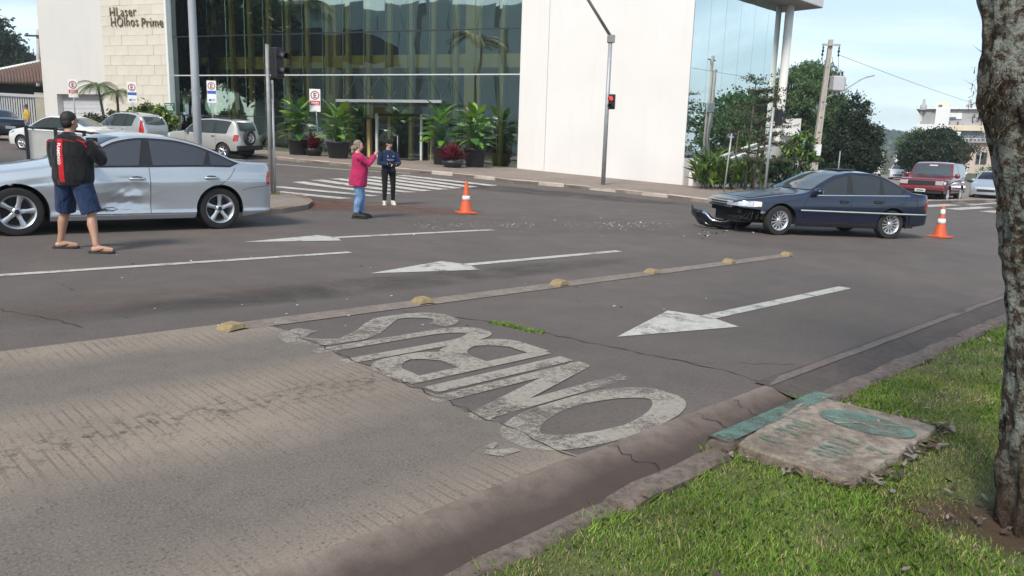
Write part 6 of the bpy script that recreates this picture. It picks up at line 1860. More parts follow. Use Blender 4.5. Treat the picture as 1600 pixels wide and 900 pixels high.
# --- the youth with the black cap
bp_ = P(607, 320); HB = 1.55; J = std(HB); k = HB / 1.72
F_b = Vector((0.50, -0.866, 0)); rz_b = math.atan2(-F_b.x, F_b.y)
J['ankl'] = V3(-0.12, -0.02, 0.085); J['toel'] = V3(-0.10, 0.17, 0.03)      # +x is the figure's right as it faces +y
J['ankr'] = V3(0.10, 0.0, 0.085); J['toer'] = V3(0.16, 0.17, 0.03)
J['kneel'] = V3(-0.11, 0.02, 0.48 * k); J['kneer'] = V3(0.10, 0.02, 0.48 * k)
for kk in ('l', 'r'): J['sh' + kk].x *= 0.90
J['ell'] = V3(-0.25, 0.06, 1.10 * k); J['wrl'] = V3(-0.09, 0.24, 1.06 * k); J['hdl'] = V3(-0.02, 0.27, 1.02 * k); J['thl'] = V3(0, 0, 1)
J['elr'] = V3(0.25, 0.04, 1.10 * k); J['wrr'] = V3(0.10, 0.23, 1.08 * k); J['hdr'] = V3(0.03, 0.27, 1.06 * k); J['thr'] = V3(0, 0, 1)
boy, A, S_ = person('youth in a navy printed top, black leggings and black beanie, looking to the right', (bp_.x, bp_.y, gz(bp_.x, bp_.y)), rz_b, J, M_SKIN2, fat=0.86, height=HB, headyaw=0.75, headpitch=-0.12)
tp = MB()
tp.tube([J['pelvis'] + V3(0, 0, -0.06), J['pelvis'] + V3(0, 0, 0.05), J['waist'], J['chest'], J['top'] + V3(0, 0, -0.01), J['top'].lerp(J['neck'], 0.5), J['neck'] + V3(0, -0.005, -0.02), J['neck'] + V3(0, -0.0, 0.008)],
        [(0.128, 0.165), (0.132, 0.168), (0.130, 0.164), (0.132, 0.180), (0.108, 0.160), (0.090, 0.115), (0.072, 0.08), (0.066, 0.068)], 22)
for k_ in ('l', 'r'): sleeve(tp, J, k_, (0.072, 0.064, 0.056, 0.052, 0.042), 0.98)
top = fuse(tp.build('sweatshirt', M_NAVYC, boy, fix=False), 0.012, 4)
lg = MB()
for k_ in ('l', 'r'):
    hp, kn, an = J['hip' + k_], J['knee' + k_], J['ank' + k_]
    lg.tube([hp + V3(0, 0, 0.02), hp.lerp(kn, 0.45), kn, kn.lerp(an, 0.35) - V3(0, 0.010, 0), an + V3(0, 0, 0.02)], [0.092, 0.078, 0.060, 0.060, 0.045], 16)
lg.tube([J['pelvis'] + V3(0, 0, -0.10), J['pelvis']], [(0.10, 0.14), (0.11, 0.145)], 18)
fuse(lg.build('leggings', M_BLACKC, boy, fix=False), 0.010, 3)
shoes(J, boy, M_SHOEW, M_SOLE)
M_PRINT = pmat('print_blue_grey', (0.22, 0.28, 0.42), 0.8)
for (x0, z0, w, h) in ((-0.10, 1.30, 0.055, 0.03), (0.055, 1.31, 0.02, 0.05), (-0.095, 1.215, 0.085, 0.018), (0.00, 1.215, 0.09, 0.018), (-0.08, 1.185, 0.15, 0.012)):
    pp = wrap_patch('chest_print', top, [(x0, 0.165, z0 * k), (x0 + w, 0.165, z0 * k), (x0 + w, 0.165, (z0 - h) * k), (x0, 0.165, (z0 - h) * k)], M_PRINT, boy, 0.004, n=(5, 2))
    pm = pp.modifiers['press']; pm.wrap_method = 'PROJECT'; pm.use_project_y = True; pm.use_negative_direction = True; pm.use_positive_direction = True
Rb = Matrix.Rotation(0.75, 3, 'Z') @ Matrix.Rotation(-0.12, 3, 'X')
bn = MB(); bn.ell(A(0, -0.012, 0.052), (0.090 * S_, 0.106 * S_, 0.084 * S_), 20, 12, rot=Rb)
bn.tube([A(0.088 * math.cos(t) * 1.0, -0.012 + 0.104 * math.sin(t), 0.034) for t in np.linspace(0, 2 * math.pi, 25)], 0.014, 8, caps=False)
bn.build('beanie', M_BLACKC, boy)
hr = MB(); hr.ell(A(0, -0.055, -0.03), (0.078 * S_, 0.054 * S_, 0.055 * S_), 14, 9, rot=Rb); hr.build('hair', M_HAIRB, boy)
gl = MB()
for k_ in ('l', 'r'): hand(gl, J['wr' + k_], J['hd' + k_] - J['wr' + k_], J['th' + k_], 0.7, None, S_ * 1.12)
gl = fuse(gl.build('gloves', M_BLACKC, boy, fix=False), 0.009, 2)
bg_ = thing('black_pouch', 'small black pouch hanging from the hands of the youth in the beanie', 'pouch', boy.location + Matrix.Rotation(rz_b, 3, 'Z') @ V3(-0.02, 0.29, 0.955 * k), rz_b)
bevel(MB().box((0, 0, 0), (0.10, 0.05, 0.14), taper=0.8).build('pouch_body', M_BLACKC, bg_), 0.02)

# --- someone in a yellow shirt far behind the white car
yp = GX(44, 39); J = std(1.66); k = 1.66 / 1.72
for s, kk in ((-1, 'l'), (1, 'r')):
    J['ank' + kk] = V3(s * 0.10, 0, 0.085); J['toe' + kk] = V3(s * 0.12, 0.17, 0.03); J['knee' + kk] = V3(s * 0.10, 0.02, 0.48 * k)
    J['el' + kk] = V3(s * 0.26, -0.02, 1.10 * k); J['wr' + kk] = V3(s * 0.27, 0.06, 0.86 * k); J['hd' + kk] = V3(s * 0.27, 0.08, 0.77 * k); J['th' + kk] = V3(0, 1, 0)
yel, A, S_ = person('person in a yellow shirt standing far back beyond the white saloon', (yp.x, yp.y, yp.z + 0.12), 2.4, J, M_SKIN, height=1.66)
tp = MB()
tp.tube([J['pelvis'] + V3(0, 0, -0.04), J['waist'], J['chest'], J['top'], J['neck'] + V3(0, 0, -0.03)], [(0.14, 0.18), (0.14, 0.175), (0.14, 0.19), (0.10, 0.17), (0.07, 0.08)], 18)
for kk in ('l', 'r'): tp.tube([J['sh' + kk], J['el' + kk]], [0.07, 0.06], 12)
fuse(tp.build('shirt', M_YELLOWC, yel, fix=False), 0.02, 3)
lg = MB()
for kk in ('l', 'r'): lg.tube([J['hip' + kk], J['knee' + kk], J['ank' + kk]], [0.105, 0.075, 0.06], 12)
fuse(lg.build('trousers', M_JEANS, yel, fix=False), 0.02, 3)
MB().ell(A(0, -0.018, 0.032), (0.086 * S_, 0.10 * S_, 0.098 * S_), 16, 10).build('hair', M_HAIRB, yel)
# ------------------------------------------------------------------ poles, lights, signs, cones, studs
M_GALV = pmat('galvanised_steel', (0.36, 0.37, 0.38), 0.5, 0.15, 5, metal=0.35)
M_GALV_OLD = pmat('weathered_steel', (0.27, 0.275, 0.27), 0.6, 0.25, 6, metal=0.3)
M_POLE = pmat('lamp_post_grey', (0.36, 0.38, 0.40), 0.55, 0.12, 3)
M_SIGBLACK = pmat('signal_black', (0.014, 0.015, 0.017), 0.5, 0.2)
M_CONCRETE_P = pmat('pole_concrete', (0.44, 0.40, 0.36), 0.85, 0.15, 3, bump=0.3, bscale=30)
M_SIGNW = pmat('sign_white', (0.78, 0.77, 0.76), 0.45, 0.04); M_SIGNR = pmat('sign_red', (0.50, 0.018, 0.03), 0.45, 0.06); M_SIGNB = pmat('sign_blue', (0.03, 0.12, 0.42), 0.45, 0.06); M_SIGNK = pmat('sign_black', (0.015, 0.015, 0.02), 0.5)
M_ORANGE = pmat('cone_orange', (0.62, 0.105, 0.035), 0.55, 0.10, 8)
M_CONEW = pmat('cone_white_band', (0.74, 0.73, 0.72), 0.5, 0.08)
M_STUD = pmat('stud_yellow', (0.30, 0.22, 0.11), 0.7, 0.3, 14, bump=0.3)
M_REDLAMP = emat('red_signal_lit', (1.0, 0.03, 0.02), 2.5)
M_LENS = pmat('dark_lens', (0.03, 0.03, 0.032), 0.15)
def pole_tops(base_px, top_px):
    """base on the ground, and the height of a point above it"""
    b = P(*base_px); d = ray(*top_px); t = math.hypot(b.x, b.y) / math.hypot(d.x, d.y)
    return b, CAM_H + d.z * t - b.z
# grey street lamp post on the corner, its arm far above the picture
q = GX(309, 15.6); lp = thing('street_lamp_post', 'thick grey lamp post rising past the top edge behind the silver saloon', 'lamp post', (q.x, q.y, q.z + 0.1))
MB().tube([(0, 0, 0), (0, 0, 2.5), (0, 0, 6.0), (0, 0, 9.0)], [0.082, 0.078, 0.068, 0.055], 20).build('shaft', M_POLE, lp)
MB().tube([(0, 0, 9.0), (0.05, 0.05, 9.3), (0.6, 0.6, 9.7), (1.6, 1.6, 9.9)], [0.05, 0.045, 0.04, 0.035], 10).build('arm', M_POLE, lp)
MB().box((1.8, 1.8, 9.9), (0.7, 0.25, 0.1), rz=0.785).build('lamp_head', M_POLE, lp)
MB().lathe([(0.19, 0), (0.19, 0.02), (0.13, 0.03)], n=20).build('base_plate', M_GALV, lp)
# the pair of posts on the corner: signal post and street-name post
def signal_head(parent, loc, rz, n=2, lit=None, s=1.0, gap=0.30):
    hd = empty('signal_head', loc, rz, parent); hd.scale = (s, s, s)
    bevel(MB().box((0, 0, 0), (0.27, 0.20, gap * n + 0.02)).build('housing', M_SIGBLACK, hd), 0.03)
    for k in range(n):
        z = (n - 1) * gap / 2 - k * gap
        MB().lathe([(0.0, -0.115), (0.07, -0.112), (0.10, -0.101)], (0, 0, z), 20, axis='Y').build('lens', M_REDLAMP if lit == k else M_LENS, hd)
        vs = []; m = 14
        for (yy, dn) in ((-0.10, 0.0), (-0.32, 0.05)):
            for i in range(m + 1):
                a = math.pi * (-0.12 + 1.24 * i / m); vs.append((0.112 * math.cos(a), yy, z + 0.112 * math.sin(a) - dn))
        mb = MB(); mb.add(vs, [(i, i + 1, m + 2 + i, m + 1 + i) for i in range(m)], 0, True)
        o = mb.build('visor', M_SIGBLACK, hd); so = o.modifiers.new('t', 'SOLIDIFY'); so.thickness = 0.006
    return hd
b, h = pole_tops((424, 310), (410.5, 75))
sg_ = thing('signal_post', 'galvanised signal post with two black lamp hoods beside the silver saloon', 'traffic light', (b.x, b.y, b.z + 0.1))
MB().tube([(0, 0, 0), (0, 0, h)], 0.047, 16).lathe([(0.0, h + 0.01), (0.06, h)], n=16).build('shaft', M_GALV_OLD, sg_)
signal_head(sg_, (0.22, 0.02, h - 0.42), 1.1, 2, s=0.98, gap=0.34)
MB().tube([(0.05, 0, h - 0.30), (0.16, 0.0, h - 0.30)], 0.02, 8).tube([(0.05, 0, h - 0.58), (0.16, 0, h - 0.58)], 0.02, 8).build('bracket', M_SIGBLACK, sg_)
b2, h2 = pole_tops((430, 311), (423, 133)); b2 = P(430, 310)
np_ = thing('street_name_post', 'thin galvanised post with a narrow upright lettered plate, next to the signal post', 'post', (b2.x, b2.y, b2.z + 0.1))
MB().tube([(0, 0, 0), (0, 0, h2 - 0.5)], 0.03, 12).build('shaft', M_GALV, np_)
nm = bevel(MB().box((-0.005, 0, h2 - 0.24), (0.075, 0.05, 0.52)).build('name_plate', M_GALV, np_), 0.01)
for k in range(7): MB().box((-0.005, -0.0262, h2 - 0.08 - 0.05 * k), (0.035, 0.002, 0.026)).build('plate_lettering', M_SIGNK, nm)
for k in range(5):
    rgw = random.Random(k); mb = MB()
for nm2, bb in (('weed', b),):
    mb = MB(); rg = random.Random(2)
    for k in range(60):
        a = rg.random() * 6.28; r = 0.05 + rg.random() * 0.16; x, y = r * math.cos(a), r * math.sin(a); hh = 0.05 + rg.random() * 0.12; dx, dy = (rg.random() - .5) * 0.1, (rg.random() - .5) * 0.1
        mb.add([(x - 0.008, y, 0), (x + 0.008, y, 0), (x + dx, y + dy, hh)], [(0, 1, 2)])
    M_WEED = pmat('weed_green', (0.09, 0.13, 0.035), 0.8, 0.3)
    o = mb.build('weeds', M_WEED, None, (b.x, b.y, b.z + 0.1)); tag(o, kind='stuff')
# mast with an arm over the crossing, and its low repeater
b, h = pole_tops((942, 293), (957, 66))
ms = thing('signal_mast', 'grey signal mast with slanting arm and low red signal before the white wall', 'traffic light', (b.x, b.y, b.z + 0.1))
MB().tube([(0, 0, 0), (0, 0, h)], [0.085, 0.075], 16).build('shaft', M_GALV, ms)
bevel(MB().box((0.02, 0, h + 0.02), (0.28, 0.22, 0.28)).build('joint_box', M_GALV_OLD, ms), 0.02)
e2 = AT(918, -2, b.y - 0.6); e3 = AT(880, -70, b.y - 1.2); lo = Vector(ms.location)
MB().tube([Vector((0, -0.02, h + 0.1)), e2 - lo, e3 - lo, e3 - lo + Vector((-2.2, -1.2, 1.5))], [0.06, 0.055, 0.05, 0.045], 12).build('arm', M_GALV_OLD, ms)
signal_head(ms, (e3 - lo + Vector((-2.2, -1.2, 0.9))), 0.2, 3)
d = ray(955, 159); zz_ = CAM_H + d.z * (math.hypot(b.x, b.y) / math.hypot(d.x, d.y)) - lo.z
signal_head(ms, (0.17, -0.06, zz_), -0.35, 2, lit=0, s=0.88, gap=0.31)
# parking signs
def e_sign(px_base, px_top, wpx, board_px, label, kind, dist=None):
    if dist is None: b = P(*px_base)
    else: b = GX(px_base[0], dist); 
    d = ray(*px_top); t = math.hypot(b.x, b.y) / math.hypot(d.x, d.y); h = CAM_H + d.z * t - b.z
    r = thing('parking_sign', label, 'sign', (b.x, b.y, b.z + 0.1), 0.10, 'white parking signs marked with an E')
    h -= 0.1; sc = t * 1.0 / F_PX
    w = wpx * sc * 1.02; hb = board_px * sc * 1.02
    q = CAM_C + d * t; lean = (q.x - b.x) * 0.9
    MB().tube([(0, 0, 0), (lean, 0.03, h - 0.03)], 0.028, 10).build('post', M_GALV, r)
    bd = bevel(MB().box((lean, -0.01, h - hb / 2), (w, 0.016, hb)).build('board', M_SIGNW, r), 0.004)
    cz = h - w * 0.56; y0 = -0.0195
    MB().lathe([(w * 0.40, 0), (w * 0.40, -0.003), (w * 0.31, -0.003), (w * 0.31, 0)], (lean, y0, cz), 28, axis='Y').build('ring', M_SIGNR, bd)
    e = lettering('lettering', 'E', w * 0.62, 0.0015, M_SIGNK, bd, w * 0.012, 'CENTER')
    e.rotation_euler = (math.pi / 2, 0, 0); e.location = (lean, y0 - 0.002, cz - w * 0.22)
    if kind == 'red':
        MB().box((lean, y0 - 0.001, h - w * 1.06 - hb * 0.10), (w * 0.92, 0.003, hb * 0.20)).build('red_band', M_SIGNR, bd)
        for k in range(2): MB().box((lean, y0 - 0.004, h - w * 1.06 - hb * (0.07 + 0.07 * k)), (w * 0.70, 0.002, hb * 0.03)).build('band_lettering', M_SIGNW, bd)
    else:
        MB().box((lean, y0 - 0.001, h - w * 1.10 - hb * 0.06), (w * 0.94, 0.003, hb * 0.14)).build('blue_band', M_SIGNB, bd)
        MB().box((lean - w * 0.2, y0 - 0.001, h - hb * 0.88), (w * 0.24, 0.003, hb * 0.10)).build('wheelchair_mark', M_SIGNB, bd)
        for k in range(2): MB().box((lean + w * 0.14, y0 - 0.001, h - hb * (0.84 + 0.06 * k)), (w * 0.42, 0.003, hb * 0.02)).build('band_lettering', M_SIGNB, bd)
e_sign((499, 247), (491, 139), 16.5, 34, 'red banded parking sign on a leaning post between the potted plants', 'red')
e_sign((334, 236), (330, 126), 14, 33, 'blue banded parking sign standing behind the small silver off roader', 'blue', 36.5)
e_sign((209, 232), (206, 128.5), 14, 30, 'blue banded parking sign beside the second palm', 'blue', 39.5)
e_sign((119, 228), (113.5, 124), 14.5, 27, 'red banded parking sign in front of the garage door', 'red', 41.0)
# backs of two round signs, and a second signal across the road
def round_back(px_base, dist, px_c, rpx, label):
    b = GX(px_base, dist); d = ray(*px_c); t = math.hypot(b.x, b.y) / math.hypot(d.x, d.y); q = CAM_C + d * t; h = q.z - b.z; r = rpx * t / F_PX
    o = thing('round_sign', label, 'sign', (b.x, b.y, b.z + 0.1), 0.15)
    MB().tube([(0, 0, 0), (q.x - b.x, 0, h + r * 0.8 - 0.1)], 0.032, 10).build('post', M_GALV, o)
    MB().lathe([(0, 0.03), (r, 0.03), (r, 0.045), (0, 0.045)], (q.x - b.x, 0, h - 0.1), 28, axis='Y').build('disc', M_SIGBLACK, o)
    MB().box((q.x - b.x, 0.026, h - 0.05), (r * 0.9, 0.02, 0.05)).build('clamp', M_GALV, o)
round_back(1136, 30.5, (1143.5, 216), 9, 'round traffic sign seen from its black back, standing before the flower bed')
round_back(1531, 47, (1532, 243), 6.5, 'round traffic sign seen from its dark back above the red wagon')
q = GX(1200, 31.5); d = ray(1206, 168); t = math.hypot(q.x, q.y) / math.hypot(d.x, d.y); h = CAM_H + d.z * t - q.z
s2 = thing('signal_post', 'pale signal post with two black hoods facing away, beyond the dark blue saloon', 'traffic light', (q.x, q.y, q.z + 0.1))
MB().tube([(0, 0, 0), (0.05, 0, h - 0.1)], 0.055, 14).build('shaft', M_GALV, s2)
signal_head(s2, (0.30, 0.0, h - 0.48), 1.9, 2, s=0.95, gap=0.33)
q = GX(1312, 46); s3 = thing('bare_post', 'short thin pale post standing before the dark conical tree', 'post', (q.x, q.y, q.z))
MB().tube([(0, 0, 0), (0, 0, AT(1312, 236, 46).z - q.z)], [0.04, 0.035], 10).build('shaft', M_GALV, s3)
# utility pole with crossarm, transformer and street lamp bracket
ub = GX(1272, 42.0)
up = thing('utility_pole', 'concrete utility pole with crossarm, transformer and a long lamp bracket', 'utility pole', (ub.x, ub.y, ub.z))
ut = AT(1298.5, 62, 42.0) - ub
prof = MB()
for k in (-1, 1):
    prof.box(((ut.x) / 2 + k * 0.0, k * 0.0, ut.z / 2), (0, 0, 0)) if False else None
def lean(z): return Vector((ut.x * z / ut.z, 0, z))
prof = MB(); vs = []
for z, w in ((0, 0.19), (ut.z, 0.10)):
    c = lean(z)
    for x, y in ((-1, -0.8), (-0.45, -0.8), (-0.45, -0.4), (0.45, -0.4), (0.45, -0.8), (1, -0.8), (1, 0.8), (0.45, 0.8), (0.45, 0.4), (-0.45, 0.4), (-0.45, 0.8), (-1, 0.8)):
        vs.append(c + Vector((x * w, y * w, 0)))
prof.add(vs, [(i, (i + 1) % 12, 12 + (i + 1) % 12, 12 + i) for i in range(12)] + [tuple(range(12, 24))])
prof.build('shaft', M_CONCRETE_P, up)
for zf in (0.2, 0.3, 0.4, 0.5, 0.6): MB().box(lean(ut.z * zf), (0.18, 0.25, 0.04)).build('web', M_CONCRETE_P, up)
ca = lean(ut.z - 0.28)
MB().box(ca + Vector((0, -0.16, 0)), (0.95, 0.09, 0.10)).build('crossarm', M_CONCRETE_P, up)
for sx in (-0.42, 0.42):
    MB().lathe([(0.02, 0.05), (0.03, 0.0), (0.015, -0.03), (0.06, -0.12), (0.02, -0.16), (0.075, -0.30), (0.02, -0.36), (0.055, -0.5), (0.01, -0.55)], ca + Vector((sx, -0.16, -0.05)), 10).build('insulator', M_SIGBLACK, up)
tz = AT(1311, 131, 42).z - ub.z
tr_c = lean(tz) + Vector((0.62, -0.05, 0))
bevel(MB().box(tr_c, (0.62, 0.6, 0.78)).build('transformer', pmat('transformer_grey', (0.46, 0.46, 0.48), 0.5, 0.1), up), 0.06)
for k in range(5): MB().box(tr_c + Vector((0.345, -0.2 + 0.1 * k, 0)), (0.06, 0.025, 0.6)).build('cooling_fin', M_GALV, up)
for sx in (-0.18, 0.05, 0.24):
    MB().lathe([(0.04, 0), (0.06, 0.06), (0.025, 0.10), (0.055, 0.16), (0.02, 0.24)], tr_c + Vector((sx, 0, 0.39)), 10).build('bushing', M_SIGBLACK, up)
MB().tube([lean(tz) + Vector((0.1, 0, 0.3)), tr_c + Vector((-0.2, 0, 0.42))], 0.03, 8).tube([lean(tz - 0.3), tr_c + Vector((-0.3, 0, -0.3))], 0.03, 8).build('bracket', M_GALV_OLD, up)
for k, sx in enumerate((-0.42, 0.42, 0.1)):
    MB().tube([ca + Vector((sx, -0.16, -0.6)), ca + Vector((sx + 0.12, -0.1, -1.2)), lean(tz + 0.9) + Vector((0.3, 0, 0.1 * k)), tr_c + Vector((0.24 - 0.2 * k, 0, 0.62))], 0.012, 6).build('jumper_wire', M_SIGBLACK, up)
lb0 = lean(AT(1290, 155, 42).z - ub.z) ; lh = AT(1358, 119, 41.5) - ub; lm = AT(1325, 137, 41.8) - ub
MB().tube([lb0, lb0.lerp(lm, 0.5), lm, lm.lerp(lh, 0.6) + Vector((0, 0, 0.06)), lh], [0.04, 0.036, 0.033, 0.03, 0.028], 8).build('lamp_arm', M_GALV, up)
bevel(MB().box(lh + Vector((0.1, 0, 0.0)), (0.36, 0.14, 0.07), rot=Matrix.Rotation(-0.25, 3, 'Y')).build('lamp_head', M_GALV, up), 0.02)
MB().box(Vector((0.03, -0.28, 2.2)), (0.34, 0.22, 0.6)).build('meter_box', M_OFFW, up)
# high wires along the main road, ending out of the picture
wr = thing('overhead_wire', 'thin dark wire strung from the utility pole over the road', 'wire', (0, 0, 0))
mb = MB(); a = ub + ca + Vector((0.42, -0.16, -0.5)); e = a + Vector((U.x * 70, U.y * 70, -0.6))
for k in (0,):
    mb.tube([a.lerp(e, i / 16) + Vector((0, 0, -0.9 * math.sin(math.pi * i / 16))) for i in range(17)], 0.012, 5)
mb.build('cable', M_SIGBLACK, wr)
# traffic cones
def cone(px, label, h, bands):
    b = P(*px); r = thing('traffic_cone', label, 'traffic cone', (b.x, b.y, gz(b.x, b.y) + 0.006), 0.4, 'orange traffic cones')
    bevel(MB().box((0, 0, 0.0175), (0.40, 0.40, 0.035)).build('base', M_ORANGE, r), 0.01)
    MB().lathe([(0.150, 0.036), (0.142, 0.06), (0.085 + 0.0, h * 0.5), (0.032, h * 0.965), (0.026, h), (0.016, h), (0.016, h - 0.04)], n=28).build('cone_body', M_ORANGE, r)
    rad = lambda z: np.interp(z, [0.06, h * 0.5, h * 0.965], [0.142, 0.085, 0.032]) + 0.003
    for z0, z1 in bands:
        MB().lathe([(rad(z0 * h) - 0.003, z0 * h), (rad(z0 * h), z0 * h), (rad((z0 + z1) / 2 * h), (z0 + z1) / 2 * h), (rad(z1 * h), z1 * h), (rad(z1 * h) - 0.003, z1 * h)], n=28).build('white_band', M_CONEW, r)
cone((728, 333.5), 'orange cone with one white band, right of the two standing people', 0.72, ((0.42, 0.55),))
cone((1468, 371), 'orange cone with two white bands behind the dark blue saloon', 0.73, ((0.44, 0.60), (0.72, 0.90)))
# yellow road studs along the concrete strip
stud_me = None
labels = ['yellow road stud at the end of the concrete lane, nearest the camera', 'yellow road stud by the top of the painted S', 'third yellow road stud from the left along the concrete strip', 'middle yellow stud right of the second arrow tail, fourth from the left', 'yellow road stud second from the right end of the strip', 'yellow road stud at the far right end of the concrete strip']
for k, (px, lab) in enumerate(zip(((363, 515), (661, 474), (874, 446), (1019, 427), (1139, 411), (1229, 400)), labels)):
    b = P(*px)
    if stud_me is None:
        mb = MB(); L_, W_ = 0.17, 0.13; vs = []
        pr = [(-0.5, 0.0), (-0.47, 0.018), (-0.25, 0.045), (0.25, 0.047), (0.47, 0.018), (0.5, 0.0)]
        for i, (f, z) in enumerate(pr):
            for g_, dz in ((-0.5, 0), (-0.42, 1), (0.42, 1), (0.5, 0)): vs.append((f * L_ * 1.15, g_ * W_ * 1.2, z * (1.0 if dz else 0.2)))
        mb.add(vs, [(i * 4 + j, i * 4 + j + 1, (i + 1) * 4 + j + 1, (i + 1) * 4 + j) for i in range(5) for j in range(3)])
        stud_me = mb.mesh('road_stud', M_STUD)
    o = link_mesh('road_stud', stud_me, None, (b.x, b.y, gz(b.x, b.y) + 0.007)); o.rotation_euler = (0.02 * k, 0, math.atan2(U.y, U.x) + math.pi / 2 * 0 + (0.25, -0.1, 0.1, -0.05, 0.1, 0)[k])
    o.scale = (1.0, 1.0, 1.0 + 0.1 * (k % 3))
    tag(o, lab, 'road stud', 'yellow road studs on the lane divider')
# guard rail with pale panels behind the silver saloon
rl_ = thing('guard_panel', 'black framed guard rail with pale infill panels behind the silver saloon bonnet', 'railing', (0, 0, 0))
pts_ = []
for px, yt in ((40, 196), (86, 199), (131, 204), (181, 212.5)):
    # along a line parallel to the main road
    d = ray(px, yt); a = Vector((-9.9, 15.0, 0)); 
    t = ((a.x) * N.x + (a.y) * N.y) / (d.x * N.x + d.y * N.y); q = CAM_C + d * t
    pts_.append(q)
for q in pts_:
    MB().box((q.x, q.y, (q.z + gz(q.x, q.y)) / 2), (0.055, 0.055, q.z - gz(q.x, q.y)), rz=0.78).build('post', M_BLACK, rl_)
M_PANELW = pmat('panel_cream', (0.62, 0.59, 0.53), 0.6, 0.1, 2)
for a, b in zip(pts_[:-1], pts_[1:]):
    MB().tube([a + (b - a) * 0.02 + Vector((0, 0, -0.03)), b - (b - a) * 0.02 + Vector((0, 0, -0.03))], 0.026, 8).build('top_rail', M_BLACK, rl_)
    dd = (b - a).normalized() * 0.035; za, zb_ = gz(a.x, a.y) + 0.28, gz(b.x, b.y) + 0.28
    MB().prism([a + dd + Vector((0, 0, -0.08)), b - dd + Vector((0, 0, -0.08)), Vector((b.x - dd.x, b.y - dd.y, zb_)), Vector((a.x + dd.x, a.y + dd.y, za))], N * 0.012).build('infill_panel', M_PANELW, rl_)
# ------------------------------------------------------------------ plants
def mat_leaf(name, col, var=0.35, rough=0.55, trans=0.25, scale=3.0):
    m, nt, b = new_mat(name); g = NT(nt)
    n1 = g.noise(g.coord('Object'), scale, 3, 0.6); oi = g.node('ShaderNodeObjectInfo')
    c = g.mix(g.ramp(n1, [(0.3, 0), (0.7, 1)]), tuple(v * (1 - var) for v in col), tuple(v * (1 + var) for v in col))
    hs = g.node('ShaderNodeHueSaturation'); nt.links.new(c, hs.inputs['Color'])
    g.put(hs.inputs['Value'], g.math('ADD', 0.82, g.math('MULTIPLY', oi.outputs['Random'], 0.36)))
    g.put(hs.inputs['Hue'], g.math('ADD', 0.49, g.math('MULTIPLY', oi.outputs['Random'], 0.02)))
    nt.links.new(hs.outputs[0], b.inputs['Base Color']); b.inputs['Roughness'].default_value = rough; b.inputs['Specular IOR Level'].default_value = 0.3
    tl = g.node('ShaderNodeBsdfTranslucent'); nt.links.new(hs.outputs[0], tl.inputs[0])
    mx = g.node('ShaderNodeMixShader'); mx.inputs[0].default_value = trans
    out = [n for n in nt.nodes if n.type == 'OUTPUT_MATERIAL'][0]
    nt.links.new(b.outputs[0], mx.inputs[1]); nt.links.new(tl.outputs[0], mx.inputs[2]); nt.links.new(mx.outputs[0], out.inputs['Surface'])
    return m
M_LF_D = [mat_leaf('leaf_dark_a', (0.028, 0.052, 0.026)), mat_leaf('leaf_dark_b', (0.040, 0.068, 0.028)), mat_leaf('leaf_dark_c', (0.020, 0.040, 0.024))]
M_LF_M = [mat_leaf('leaf_mid_a', (0.085, 0.140, 0.052)), mat_leaf('leaf_mid_b', (0.125, 0.185, 0.062)), mat_leaf('leaf_mid_c', (0.056, 0.100, 0.044))]
M_LF_Y = [mat_leaf('leaf_bright_a', (0.115, 0.20, 0.030)), mat_leaf('leaf_bright_b', (0.19, 0.26, 0.04)), mat_leaf('leaf_bright_c', (0.055, 0.115, 0.026))]
M_LF_B = [mat_leaf('leaf_olive_a', (0.075, 0.078, 0.032)), mat_leaf('leaf_olive_b', (0.10, 0.085, 0.042)), mat_leaf('leaf_olive_c', (0.045, 0.055, 0.028))]
M_LF_R = mat_leaf('leaf_crimson', (0.16, 0.018, 0.026), 0.5)
M_LF_BIG = [mat_leaf('leaf_glossy_a', (0.12, 0.25, 0.032), 0.4, 0.35, 0.2, 5), mat_leaf('leaf_glossy_b', (0.22, 0.36, 0.045), 0.4, 0.35, 0.2, 5), mat_leaf('leaf_glossy_dark', (0.05, 0.13, 0.032), 0.4, 0.35, 0.2, 5)]
M_BARK = pmat('bark_grey', (0.10, 0.082, 0.066), 0.95, 0.4, 6, bump=0.8, bscale=22)
M_POT = pmat('pot_dark', (0.020, 0.022, 0.026), 0.45, 0.2, 5); M_SOIL = pmat('pot_soil', (0.04, 0.028, 0.02), 0.95, 0.3)
def leaf_cloud(centres, size, aspect=0.5, seed=1, droop=0.0):
    """one four-cornered leaf at every centre"""
    rg = np.random.default_rng(seed); n = len(centres)
    d = rg.normal(size=(n, 3)); d[:, 2] -= droop; d /= np.linalg.norm(d, axis=1)[:, None]
    e = np.cross(d, rg.normal(size=(n, 3))); e /= np.linalg.norm(e, axis=1)[:, None] + 1e-9
    L_ = size * rg.uniform(0.65, 1.35, n)[:, None]; W_ = L_ * aspect
    nn = np.cross(d, e)
    c = np.asarray(centres)
    v = np.stack([c - d * L_ * 0.5, c + e * W_ * 0.5 + nn * L_ * 0.06, c + d * L_ * 0.5, c - e * W_ * 0.5 + nn * L_ * 0.06], axis=1).reshape(-1, 3)
    f = np.arange(4 * n).reshape(-1, 4)
    return v, f
def leaf_object(name, centres, size, mats, parent, aspect=0.5, seed=1, droop=0.0, loc=None):
    v, f = leaf_cloud(centres, size, aspect, seed, droop)
    me = quick_mesh(name, v, f, mats, 4)
    me.polygons.foreach_set('material_index', np.random.default_rng(seed + 9).integers(0, len(mats), len(f)).astype(np.int32))
    return link_mesh(name, me, parent, loc)
